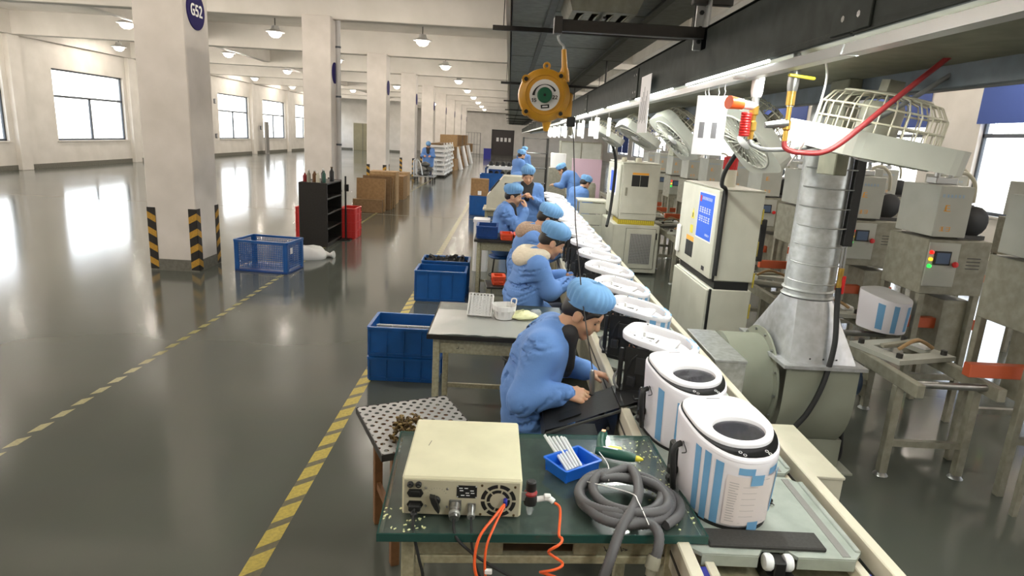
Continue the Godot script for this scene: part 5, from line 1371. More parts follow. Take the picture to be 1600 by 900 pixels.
func make_crates() -> void:
	# by the first worker: two crates stacked, the upper full of white panels
	make_crate("deep blue plastic crate at the bottom of the stack by plastic wrapped table", V(-0.74, 0, -4.93), 0.0, 0.58, 0.44, 0.2, M.crate_blue)
	make_crate("deep blue plastic crate of white panels on top of another crate", V(-0.74, 0.202, -4.93), 0.0, 0.58, 0.44, 0.245, M.crate_blue)
	for i in 4:
		make_basket_panel("white moulded panel with holes standing in the top blue crate", V(-0.925 + 0.125 * i, 0.225, -4.87), Basis(Vector3.RIGHT, -0.25), 0.118, 0.19, "white panels in the top blue crate")
	make_crate("empty deep blue crate standing before another blue crate near seated worker", V(-0.72, 0, -7.42), 0.0, 0.61, 0.42, 0.37, M.crate_blue)
	make_crate("blue crate filled with black parts behind the empty blue crate", V(-0.71, 0, -7.88), 0.02, 0.6, 0.4, 0.4, M.crate_blue)
	var rng := RandomNumberGenerator.new()
	rng.seed = 17
	var f := mb()
	for i in 60: f.box(V(-0.71 + rng.randf_range(-0.26, 0.26), 0.33 + rng.randf_range(0.0, 0.06) + (0.02 if i % 3 else 0.0), -7.88 + rng.randf_range(-0.16, 0.16)), V(rng.randf_range(0.02, 0.08), rng.randf_range(0.01, 0.03), rng.randf_range(0.02, 0.07)), 0.0, Basis.from_euler(V(rng.randf(), rng.randf() * 3, rng.randf())))
	f.span(V(-0.97, 0.02, -8.04), V(-0.45, 0.33, -7.72))
	var o := tag(obj("black_scrap", f, M.black), "heap of small black plastic parts filling a blue crate", "plastic parts")
	o.set_meta("kind", "stuff")
	# blue boxes farther along the line
	make_crate("big blue box on the floor with a brown carton standing in it", V(-0.6, 0, -15.9), 0.0, 0.6, 0.5, 0.48, M.crate_blue)
	make_carton("brown carton with white label standing in the big blue box", V(-0.66, 0.3, -15.9), 0.05, 0.44, 0.3, 0.58, M.cardboard, true)
	make_crate("lower blue box of the pair behind the brown carton", V(-0.38, 0, -17.0), 0.0, 0.6, 0.6, 0.55, M.crate_blue)
	make_crate("upper blue box of the pair behind the brown carton", V(-0.4, 0.552, -17.0), 0.0, 0.62, 0.6, 0.4, M.crate_blue)
	make_crate("single tall blue box behind the pair of stacked blue boxes", V(-0.42, 0, -19.5), 0.0, 0.5, 0.5, 1.0, M.crate_blue_dark)
	# white chair back by the second table
	var c := thing("white_canister", "white plastic canister with a pale lid beside a seated worker", "canister", V(-0.33, 0, -9.2))
	obj("body", mb().prism(rrect(0.22, 0.3, 0.05, 4), 0.72, Transform3D(Basis(Vector3.RIGHT, -PI / 2), V(0, 0, 0))), M.white_matte, c)
	obj("lid", mb().prism(rrect(0.24, 0.32, 0.05, 4), 0.04, Transform3D(Basis(Vector3.RIGHT, -PI / 2), V(0, 0.72, 0))), M.white_shell, c)
	# mesh crate and sack in the hall
	make_mesh_crate()
	var s := thing("woven_sack", "white woven sack lying on the floor behind the blue mesh crate", "sack", V(-2.97, 0, -9.42), 0.3)
	var rows := []
	for r in 10:
		var row := []
		for k in 26:
			var a := TAU * k / 26
			var cx: float = 0.3 * sign(cos(a)) * pow(abs(cos(a)), 0.6)
			var cz: float = 0.24 * sign(sin(a)) * pow(abs(sin(a)), 0.6)
			var q := r / 9.0
			var sc := cos(q * PI / 2) if r > 0 else 0.9
			row.append(V(cx * pow(max(sc, 0.0), 0.5), 0.16 * sin(q * PI / 2) * (1.0 + 0.12 * sin(a * 3)) + 0.008 * sin(a * 7 + r) * q, -cz * pow(max(sc, 0.0), 0.5)))
		rows.append(row)
	obj("filled_bag", mb().grid(rows, true), M.white_matte, s)
	obj("tied_neck", mb().tube([V(0.27, 0.05, 0), V(0.34, 0.04, 0.02), V(0.4, 0.05, 0.05)], [0.05, 0.025, 0.06], 10), M.white_matte, s)
	make_black_cabinet()
	for q in [["red slatted plastic crate standing right behind the black cabinet", V(-2.8, 0, -11.45)], ["red slatted plastic crate half hidden past the closed side of black cabinet", V(-3.52, 0, -11.3)]]:
		var r := make_crate(q[0], q[1], 0.0, 0.3, 0.5, 0.55, M.crate_red)
		for i in 3: obj("level_band", mb().frame(rrect(0.31, 0.51, 0.02, 2), rrect(0.29, 0.49, 0.02, 2), 0.012, Transform3D(Basis(Vector3.RIGHT, PI / 2), V(0, 0.15 + 0.15 * i, 0))), M.crate_red, r)

func make_mesh_crate() -> void:
	var t := thing("mesh_crate", "blue plastic mesh crate on the floor beside the hazard line", "crate", V(-3.18, 0, -8.5), -0.12)
	var w := 0.74; var d := 0.5; var h := 0.42
	obj("base", mb().span(V(-w / 2, 0, -d / 2), V(w / 2, 0.03, d / 2), 0.004), M.crate_blue_dark, t)
	for s in [-1, 1]:
		for long in [true, false]:
			var L: float = w if long else d
			var m := mb()
			var n := int(L / 0.026)
			for i in n + 1: m.box(V(-L / 2 + 0.02 + (L - 0.04) * i / n, h * 0.53, 0), V(0.006, h * 0.78, 0.006))
			for j in 12: m.box(V(0, 0.06 + (h - 0.1) * j / 11, 0), V(L - 0.03, 0.006, 0.007))
			var o := obj("mesh_side", m, M.crate_blue, t)
			if long: o.position = V(0, 0, s * (d / 2 - 0.012))
			else:
				o.position = V(s * (w / 2 - 0.012), 0, 0); o.rotation.y = PI / 2
	for sx in [-1, 1]:
		for sz in [-1, 1]: obj("corner_post", mb().box(V(sx * (w / 2 - 0.03), h / 2, sz * (d / 2 - 0.012)), V(0.06, h, 0.022), 0.004).box(V(sx * (w / 2 - 0.012), h / 2, sz * (d / 2 - 0.03)), V(0.022, h, 0.06), 0.004), M.crate_blue, t)
	obj("rim", mb().frame(rrect(w + 0.02, d + 0.02, 0.03, 3), rrect(w - 0.04, d - 0.04, 0.02, 3), 0.03, Transform3D(Basis(Vector3.RIGHT, PI / 2), V(0, h + 0.005, 0))), M.crate_blue, t)
	obj("white_label", mb().box(V(w / 2 + 0.0, 0.3, 0.12), V(0.002, 0.08, 0.07)), M.paper, t)

func make_black_cabinet() -> void:
	var t := thing("black_cabinet", "black open sided cabinet with bottles on top in the hall", "cabinet", V(-3.12, 0, -10.75), 0.0)
	obj("front_panel", mb().span(V(-0.23, 0, 0.43), V(0.23, 1.05, 0.46), 0.004), M.black_paint, t)
	obj("rear_panel", mb().span(V(-0.23, 0, -0.46), V(0.23, 1.05, -0.43), 0.004), M.black_paint, t)
	obj("closed_side", mb().span(V(-0.23, 0, -0.43), V(-0.21, 1.05, 0.43)), M.black_paint, t)
	for i in 5: obj("shelf", mb().span(V(-0.21, 0.04 + 0.245 * i, -0.43), V(0.23, 0.065 + 0.245 * i, 0.43), 0.003), M.black_paint, t)
	obj("caster_base", mb().span(V(-0.21, 0, -0.43), V(0.2, 0.04, 0.43)), M.black, t)
	var spots := [[-0.17, 0.3, M.red_hose, 0.15, 0.035, "squat pink bottle"], [-0.09, 0.36, M.machine_grey, 0.2, 0.032, "grey spray can"], [-0.02, 0.28, M.wood, 0.19, 0.035, "brown glass bottle"], [0.05, 0.34, M.cream_metal, 0.17, 0.03, "cream plastic bottle"], [0.1, 0.2, M.black_gloss, 0.22, 0.035, "tall black bottle"], [-0.06, 0.12, M.red, 0.16, 0.03, "red spray can"], [0.14, 0.3, M.gun_green, 0.21, 0.03, "green bottle"], [0.17, -0.05, M.black, 0.24, 0.04, "dark wide bottle with ochre cap"]]
	for q in spots:
		var b := thing("bottle", q[5] + " standing on top of the black cabinet", "bottle", V(-3.12 + q[0], 1.045 + 0.002, -10.75 + q[1]))
		obj("body", mb().lathe([Vector2(0, 0), Vector2(q[4], 0), Vector2(q[4], q[3] * 0.65), Vector2(q[4] * 0.45, q[3] * 0.8), Vector2(q[4] * 0.4, q[3] * 0.92), Vector2(0, q[3] * 0.92)], 12), q[2], b)
		obj("cap", mb().lathe([Vector2(0, q[3] * 0.92), Vector2(q[4] * 0.5, q[3] * 0.92), Vector2(q[4] * 0.5, q[3]), Vector2(0, q[3])], 10), M.brass_dark if q[5].begins_with("dark") else M.white_matte, b)
	var b := thing("upright_pole", "black metal pole on a foot plate standing beside the black cabinet", "stand", V(-2.8, 0, -11.12))
	obj("pole", mb().tube([V(0, 0.02, 0), V(0, 1.12, 0)], 0.016, 8), M.black, b)
	obj("foot_plate", mb().box(V(0, 0.01, 0), V(0.18, 0.02, 0.18), 0.003), M.black, b)
	obj("clamp", mb().box(V(0.02, 0.92, 0), V(0.07, 0.12, 0.05), 0.006), M.black, b)

func make_carton(label: String, at: Vector3, turn: float, w: float, d: float, h: float, m: Material, sticker := false, lean := 0.0, group := "") -> Node3D:
	var t := thing("cardboard_box", label, "box", at, turn, group)
	if lean != 0.0: t.rotation.x = lean
	obj("carton", mb().span(V(-w / 2, 0, -d / 2), V(w / 2, h, d / 2), 0.004), m, t)
	obj("top_flap", mb().box(V(0, h + 0.002, -d / 4 - 0.002), V(w, 0.004, d / 2 - 0.006)), m, t)
	obj("top_flap", mb().box(V(0, h + 0.002, d / 4 + 0.002), V(w, 0.004, d / 2 - 0.006)), m, t)
	obj("packing_tape", mb().box(V(0, h + 0.005, 0), V(w * 0.98, 0.001, 0.05)), M.cardboard_light, t)
	if sticker: obj("white_label", mb().box(V(0.0, h * 0.42, d / 2 + 0.001), V(0.09, 0.1, 0.002)), M.paper, t)
	return t

func make_hall_goods() -> void:
	# folded cartons and boxes by the third column
	var g := "brown cartons by the column"
	make_carton("wide flat brown carton leaning in front of the other cartons", V(-3.25, 0, -15.35), 0.0, 0.68, 0.14, 0.78, M.cardboard, false, -0.05)
	make_carton("low brown carton with a torn lower edge before the flat carton", V(-3.28, 0, -15.14), 0.0, 0.7, 0.12, 0.3, M.cardboard_dark)
	for i in 5:
		make_carton("brown flattened carton standing on edge in the row by the column", V(-3.2 + 0.04 * (i % 2), 0, -15.75 - 0.16 * i), 0.06 * (i % 3 - 1), 0.7 - 0.04 * (i % 2), 0.06, 0.82 - 0.05 * (i % 3), M.cardboard if i % 2 else M.cardboard_dark, false, -0.06, "flattened cartons standing by the column")
	make_carton("tall light brown box behind the flattened cartons", V(-3.3, 0, -17.3), 0.05, 0.7, 0.6, 0.85, M.cardboard_light)
	make_carton("low light brown box behind the tall light brown box", V(-3.3, 0, -18.6), -0.04, 0.72, 0.6, 0.66, M.cardboard)
	make_carton("square tan box behind the low light brown box", V(-3.3, 0, -19.6), 0.0, 0.6, 0.5, 0.7, M.cardboard_light)
	# trolley with dark bags
	var t := thing("goods_trolley", "steel wheeled trolley beside the standing worker", "trolley", V(-3.32, 0, -26.0))
	obj("deck", mb().span(V(-0.42, 0.17, -0.4), V(0.42, 0.21, 0.4), 0.005), M.alu, t)
	for sx in [-1, 1]:
		for sz in [-1, 1]:
			obj("post", mb().tube([V(sx * 0.4, 0.2, sz * 0.38), V(sx * 0.4, 0.85, sz * 0.38)], 0.018, 8), M.alu, t)
			obj("caster", mb().lathe([Vector2(0, -0.02), Vector2(0.065, -0.02), Vector2(0.065, 0.02), Vector2(0, 0.02)], 12, Transform3D(Basis(Vector3.BACK, PI / 2), V(sx * 0.36, 0.066, sz * 0.34))), M.black, t)
			obj("caster_fork", mb().box(V(sx * 0.36, 0.13, sz * 0.34), V(0.05, 0.09, 0.05), 0.004), M.steel_dark, t)
	obj("push_handle", mb().tube(smooth_path([V(-0.4, 0.2, 0.42), V(-0.41, 0.75, 0.43), V(-0.3, 0.86, 0.43), V(-0.15, 0.7, 0.43), V(-0.05, 0.25, 0.42)], 6), 0.022, 8), M.alu, t)
	var rng := RandomNumberGenerator.new()
	rng.seed = 3
	for i in 5:
		var b := thing("dark_bag", "dark grey wrinkled bag piled on the wheeled trolley", "bag", V(-3.45 + 0.12 * (i % 3), 0.215 + 0.17 * (i / 2), -26.1 + 0.1 * (i % 2)), i * 0.9, "dark bags piled on the trolley")
		var rows := []
		for r in 8:
			var row := []
			for k in 14:
				var a := TAU * k / 14
				var q := r / 7.0
				var sc: float = sin(PI * lerpf(0.16, 1.0, q))
				row.append(V(cos(a) * 0.22 * sc * rng.randf_range(0.85, 1.1), 0.22 * q, -sin(a) * 0.2 * sc * rng.randf_range(0.85, 1.1)))
			rows.append(row)
		obj("bag_skin", mb().grid(rows, true), M.mesh_grey if i == 3 else M.bag_dark, b)
	# stacked trays of white housings
	for k in 3:
		for j in 7:
			var z := -29.0 - 1.5 * k
			var o := thing("housing_tray", "shallow white tray in the tall stack behind the trolley", "tray", V(-3.15 + 0.05 * (j % 2), 0.1 + 0.2 * j, z), 0.0, "stacked white trays behind the trolley")
			obj("tray", mb().box(V(0, 0.05, 0), V(0.75, 0.1, 1.2), 0.01), M.white_matte, o)
			for q in [-0.4, 0.0, 0.4]: obj("packed_housing", mb().box(V(-0.04, 0.135, q), V(0.5, 0.07, 0.3), 0.01), M.cardboard_dark if j == 6 else M.drain_pipe, o)
			for q in [-0.55, 0.55]: obj("spacer", mb().box(V(0.33, 0.15, q), V(0.05, 0.1, 0.05)), M.white_matte, o)
		obj_pallet(V(-3.13, 0, -29.0 - 1.5 * k))
	# pile of cartons further back
	rng.seed = 23
	for k in 9:
		for j in 3:
			if k > 6 and j == 2: continue
			make_carton("brown carton in the long pile along the aisle", V(-3.3 + rng.randf_range(-0.1, 0.1), 0.62 * j, -35.0 - 1.9 * k), rng.randf_range(-0.1, 0.1), 0.9, 1.0, 0.6, [M.cardboard, M.cardboard_dark, M.cardboard_light][(k + j) % 3], false, 0.0, "cartons piled along the aisle")
	for k in 3:
		var a := thing("paper_roll", "pale roll of wrapping leaning on the carton pile", "roll", V(-2.75 + 0.05 * k, 0, -35.5 - 4.0 * k), 0.0, "pale rolls leaning on the cartons")
		obj("roll", mb().lathe([Vector2(0, 0), Vector2(0.12, 0), Vector2(0.12, 1.25), Vector2(0.04, 1.25), Vector2(0.04, 1.2), Vector2(0, 1.2)], 14, Transform3D(Basis(Vector3.BACK, 0.25), V(0.2, 0, 0))), M.white_matte, a)
	# wire cage and bin at the end
	t = thing("wire_cage", "tall thin wire cage standing against the end wall", "cage", V(-3.7, 0, -62.0))
	for i in 8: obj("upright", mb().tube([V(-1.0 + 0.28 * i, 0, 0), V(-1.0 + 0.28 * i, 2.1, 0)], 0.014, 5), M.steel_dark, t)
	for y in [0.1, 1.0, 2.1]: obj("cross_wire", mb().tube([V(-1.0, y, 0), V(0.97, y, 0)], 0.014, 5), M.steel_dark, t)
	for sx in [-1.0, 0.96]: obj("upright", mb().tube([V(sx, 0, -1.0), V(sx, 2.1, -1.0)], 0.014, 5).tube([V(sx, 2.1, -1.0), V(sx, 2.1, 0)], 0.014, 5), M.steel_dark, t)
	t = thing("waste_bin", "dark blue tall bin standing near the dark door", "bin", V(-1.75, 0, -54.5))
	obj("body", mb().prism(rrect(0.62, 0.5, 0.05, 3), 0.8, Transform3D(Basis(Vector3.RIGHT, -PI / 2), V(0, 0, 0))), M.bin_blue, t)
	obj("lid", mb().prism(rrect(0.66, 0.54, 0.05, 3), 0.05, Transform3D(Basis(Vector3.RIGHT, -PI / 2), V(0, 0.8, 0))), M.bin_blue, t)
	# small fittings on the left wall
	for q in [[-35.0, 2.9], [-35.0, 1.1], [-41.3, 1.6]]:
		var o := thing("wall_box", "small grey box fixed to the wall pier beside a window", "box", V(X0 + 0.19, q[1], q[0]), 0.0, "grey boxes on the left wall")
		obj("case", mb().box(V(0, 0, 0), V(0.06, 0.25, 0.2), 0.01), M.frame_dark, o)
		obj("cover", mb().box(V(0.032, 0, 0), V(0.01, 0.2, 0.16), 0.003), M.drain_pipe, o)
	t = thing("standing_board", "tall narrow grey board leaning on the window wall", "board", V(X0 + 0.35, 0, -41.8), 0.0)
	obj("board", mb().box(V(0, 1.0, 0), V(0.1, 2.0, 0.5), 0.01), M.drain_pipe, t)
	obj("frame", mb().box(V(0.06, 1.0, 0), V(0.02, 1.9, 0.42), 0.004), M.mesh_grey, t)

func obj_pallet(at: Vector3) -> void:
	var t := thing("wheeled_base", "low dark wheeled base under a stack of white trays", "trolley", at, 0.0, "wheeled bases under the white trays")
	obj("deck", mb().span(V(-0.38, 0.06, -0.6), V(0.38, 0.1, 0.6)), M.steel_dark, t)
	for sx in [-1, 1]:
		for sz in [-1, 1]: obj("caster", mb().lathe([Vector2(0, -0.015), Vector2(0.03, -0.015), Vector2(0.03, 0.015), Vector2(0, 0.015)], 10, Transform3D(Basis(Vector3.BACK, PI / 2), V(sx * 0.3, 0.03, sz * 0.5))), M.black, t)

# ---------------------------------------------------------------- right of the line: cabinets, blower, test stations
func characters(m: MB, at: Vector3, bx: Vector3, by: Vector3, n: int, s: float, seed_: int) -> void:   # a row of small stroke-built characters, too blurred in the photograph to read
	var rng := RandomNumberGenerator.new()
	rng.seed = seed_
	var bz := bx.cross(by).normalized()
	var B := Basis(bx, by, bz)
	for i in n:
		var o := at + bx * s * 1.25 * i
		for k in 3: m.box(o + by * s * (0.1 + 0.4 * k), V(s * rng.randf_range(0.6, 1.0), s * 0.11, 0.0006), 0.0, B)
		for k in 2: m.box(o + bx * s * rng.randf_range(-0.35, 0.35) + by * s * 0.5, V(s * 0.11, s * rng.randf_range(0.7, 1.0), 0.0006), 0.0, B)

func make_cabinets() -> void:
	# near cabinet: upper and lower body with a dark gap; left face carries the blue notice
	var x0 := 1.7; var x1 := 2.04; var zf := -4.98; var zb := -6.05
	var t := thing("control_cabinet", "cream steel control cabinet with big blue notice beside the belt", "cabinet", V(x0, 0, zf))
	var w := x1 - x0
	var d := zf - zb
	obj("upper_body", mb().span(V(0.012, 0.9, -d), V(w, 1.63, 0), 0.008), M.cabinet, t)
	var dr := obj("upper_door", mb().span(V(-0.02, 0.91, -d + 0.01), V(0.012, 1.625, -0.02), 0.006), M.cabinet, t)
	obj("gasket", mb().span(V(0.004, 0.895, -0.02), V(0.02, 1.63, 0.002)), M.black, t)
	obj("gap_plinth", mb().span(V(0.03, 0.83, -d + 0.02), V(w - 0.03, 0.9, -0.01)), M.black, t)
	obj("lower_body", mb().span(V(0.0, 0, -d), V(w, 0.83, -0.0), 0.008), M.cabinet, t)
	obj("lower_door", mb().span(V(-0.022, 0.03, -d + 0.01), V(0.0, 0.82, -0.02), 0.006), M.cabinet, t)
	obj("lower_gasket", mb().span(V(-0.004, 0.01, -0.02), V(0.012, 0.83, 0.003)), M.black, t)
	for k in 6: obj("hazard_strip", mb().span(V(w - 0.004, 0.08 + 0.26 * k, -0.01), V(w + 0.006, 0.2 + 0.26 * k, 0.004)), M.yellow_paint, t)
	var bx := Vector3.BACK
	var n := obj("blue_notice", mb().span(V(-0.0225, 1.2, -0.5), V(-0.021, 1.575, -0.1)), M.sticker_blue, dr)
	obj("notice_border", mb().span(V(-0.0215, 1.188, -0.512), V(-0.0205, 1.587, -0.088)), M.sign_white, dr)
	var c := mb()
	characters(c, V(-0.0232, 1.52, -0.40), bx, Vector3.UP, 8, 0.026, 3)
	characters(c, V(-0.0232, 1.41, -0.44), bx, Vector3.UP, 5, 0.05, 4)
	characters(c, V(-0.0232, 1.335, -0.44), bx, Vector3.UP, 5, 0.05, 5)
	characters(c, V(-0.0232, 1.23, -0.24), bx, Vector3.UP, 5, 0.018, 6)
	obj("notice_characters", c, M.sign_white, n)
	obj("notice_mark", mb().box(V(-0.0232, 1.525, -0.455), V(0.0006, 0.05, 0.04)), M.red, n)
	obj("warning_triangle", mb().prism(PackedVector2Array([Vector2(-0.05, 0), Vector2(0.05, 0), Vector2(0, 0.09)]), 0.002, Transform3D(Basis(Vector3.UP, -PI / 2), V(-0.0205, 1.33, -0.64))), M.yellow, dr)
	obj("warning_mark", mb().box(V(-0.0232, 1.36, -0.64), V(0.0006, 0.04, 0.022)), M.black, dr)
	obj("yellow_label", mb().span(V(-0.0225, 1.2, -0.68), V(-0.0205, 1.27, -0.6)), M.yellow, dr)
	obj("orange_label", mb().span(V(-0.0225, 1.13, -0.76), V(-0.0205, 1.17, -0.54)), M.sticker_orange, dr)
	for i in 2: obj("black_panel", mb().span(V(-0.0225, 0.99, -0.76 + 0.112 * i), V(-0.0205, 1.125, -0.652 + 0.112 * i)), M.black, dr)
	obj("door_grip", mb().box(V(-0.035, 1.1, -0.98), V(0.03, 0.26, 0.09), 0.012), M.white_matte, dr)
	obj("maker_print", mb().box(V(-0.0222, 0.965, -0.2), V(0.001, 0.035, 0.07)), M.ink_dark, dr)
	obj("top_flange", mb().span(V(0.0, 1.63, -d), V(w + 0.004, 1.64, 0.004), 0.003), M.cabinet, t)
	obj("side_switches", mb().box(V(w + 0.02, 1.25, -0.02), V(0.05, 0.34, 0.05), 0.006), M.black, t)
	# signal column and black loom on the cabinet
	var s := thing("signal_beacon", "round beacon with red top on the cream cabinet with blue notice", "beacon", V(1.86, 1.64, -5.35))
	obj("body", mb().lathe([Vector2(0, 0), Vector2(0.06, 0), Vector2(0.058, 0.14), Vector2(0, 0.14)], 20), M.cream_metal, s)
	var rd := mb()
	for i in 16: rd.box(V(cos(TAU * i / 16) * 0.055, 0.19, sin(TAU * i / 16) * 0.055), V(0.006, 0.1, 0.01), 0.0, Basis(Vector3.UP, -TAU * i / 16))
	obj("red_lens", mb().lathe([Vector2(0, 0.14), Vector2(0.054, 0.14), Vector2(0.054, 0.24), Vector2(0.03, 0.25), Vector2(0, 0.25)], 20), M.red, s)
	obj("lens_ribs", rd, M.red, s)
	tag(cable("cable_loom", [V(1.42, 1.93, -4.0), V(1.5, 1.8, -4.4), V(1.64, 1.68, -4.85), V(1.715, 1.62, -4.955), V(1.715, 1.4, -4.955), V(1.715, 0.95, -4.955)], 0.016, M.rubber), "thick black cable falling down the corner of the cream cabinet", "cable")
	# far cabinet
	zf = -9.42
	t = thing("mesh_door_cabinet", "cream steel cabinet with grey mesh door and dark window panel", "cabinet", V(1.7, 0, zf))
	obj("lower_body", mb().span(V(-0.06, 0.03, -1.2), V(0.64, 0.76, 0.0), 0.01), M.cabinet, t)
	var ld := obj("lower_door", mb().span(V(0.14, 0.1, 0.0), V(0.58, 0.7, 0.016), 0.004), M.cabinet, t)
	var me := mb()
	for i in 15: me.box(V(0.205 + 0.0225 * i, 0.4, 0.021), V(0.008, 0.46, 0.004))
	for i in 20: me.box(V(0.362, 0.18 + 0.0233 * i, 0.0215), V(0.325, 0.006, 0.004))
	obj("mesh_backing", mb().span(V(0.2, 0.17, 0.016), V(0.525, 0.63, 0.018)), M.mesh_dark, ld)
	obj("mesh_grille", me, M.drain_pipe, ld)
	obj("door_seam", mb().frame(rrect(0.46, 0.62, 0.01, 2), rrect(0.452, 0.612, 0.01, 2), 0.002, Transform3D(Basis.IDENTITY, V(0.36, 0.4, 0.0005))), M.steel_dark, t)
	obj("yellow_grating", mb().span(V(0.0, 0.76, -0.5), V(0.55, 0.83, -0.01), 0.004), M.yellow_paint, t)
	for i in 18: obj("grating_bar", mb().span(V(0.015 + 0.03 * i, 0.765, -0.01), V(0.025 + 0.03 * i, 0.825, 0.0)), M.yellow, t)
	obj("upper_body", mb().span(V(0.0, 0.83, -1.2), V(0.56, 1.66, 0.0), 0.008), M.cabinet, t)
	obj("face_panel", mb().span(V(0.02, 0.93, 0.0), V(0.545, 1.64, 0.012), 0.003), M.cabinet, t)
	obj("orange_label", mb().span(V(0.15, 1.5, 0.012), V(0.39, 1.53, 0.014)), M.sticker_orange, t)
	for i in 2: obj("black_panel", mb().span(V(0.145 + 0.125 * i, 1.33, 0.012), V(0.265 + 0.125 * i, 1.495, 0.014)), M.black, t)
	obj("latch", mb().box(V(0.075, 1.25, 0.018), V(0.03, 0.12, 0.014), 0.004), M.machine_grey, t)
	obj("side_door", mb().span(V(-0.025, 0.86, -1.15), V(0.0, 1.64, -0.03), 0.006), M.cabinet, t)
	obj("side_notice", mb().span(V(-0.028, 1.2, -0.85), V(-0.025, 1.52, -0.35)), M.sticker_blue, t)
	obj("side_notice_border", mb().span(V(-0.0265, 1.16, -0.9), V(-0.0245, 1.56, -0.3)), M.sign_white, t)
	obj("top_plate", mb().span(V(-0.01, 1.66, -1.21), V(0.57, 1.672, 0.006), 0.003), M.cabinet, t)
	for q in [[0.08, 0.04], [0.3, 0.05]]: obj("lamp_base", mb().lathe([Vector2(0, 0), Vector2(q[1], 0), Vector2(q[1], 0.06), Vector2(0, 0.07)], 14, Transform3D(Basis.IDENTITY, V(q[0], 1.672, -0.4))), M.cream_metal, t)
	for q in [[0.58, 0.62], [0.62, 0.14]]: obj("hinge", mb().box(V(0.6, q[0], 0.004), V(0.016, 0.06, 0.012), 0.003), M.steel_dark, t)
	tag(cable("cable_loom", [V(1.4, 1.95, -8.8), V(1.56, 1.7, -9.3), V(1.6, 1.4, -9.5), V(1.58, 0.95, -9.5), V(1.5, 0.75, -9.2)], 0.022, M.rubber), "thick black cable dropping past the cabinet with mesh door", "cable")
	# boxes along the conveyor's right side
	t = thing("junction_box", "plain grey steel junction box beside the belt rail", "box", V(1.36, 0, -3.76))
	obj("case", mb().span(V(-0.09, 0.5, -0.3), V(0.09, 0.752, 0.3), 0.004), M.galvanised, t)
	obj("lid_edge", mb().span(V(-0.095, 0.74, -0.305), V(0.095, 0.757, 0.305), 0.003), M.galvanised, t)
	for sz in [-1, 1]: obj("leg", mb().span(V(-0.02, 0, sz * 0.25 - 0.02), V(0.02, 0.5, sz * 0.25 + 0.02)), M.table_beige, t)
	t = thing("motor_cover", "low cream steel cover box at the belt's side before the blower", "box", V(1.6, 0, -2.99))
	obj("case", mb().span(V(-0.085, 0.05, -0.28), V(0.085, 0.45, 0.28), 0.005), M.cream_metal, t)
	obj("lid", mb().span(V(-0.09, 0.44, -0.285), V(0.09, 0.456, 0.285), 0.003), M.cream_metal, t)
	obj("foot", mb().span(V(-0.07, 0, -0.26), V(0.07, 0.05, 0.26)), M.steel_dark, t)

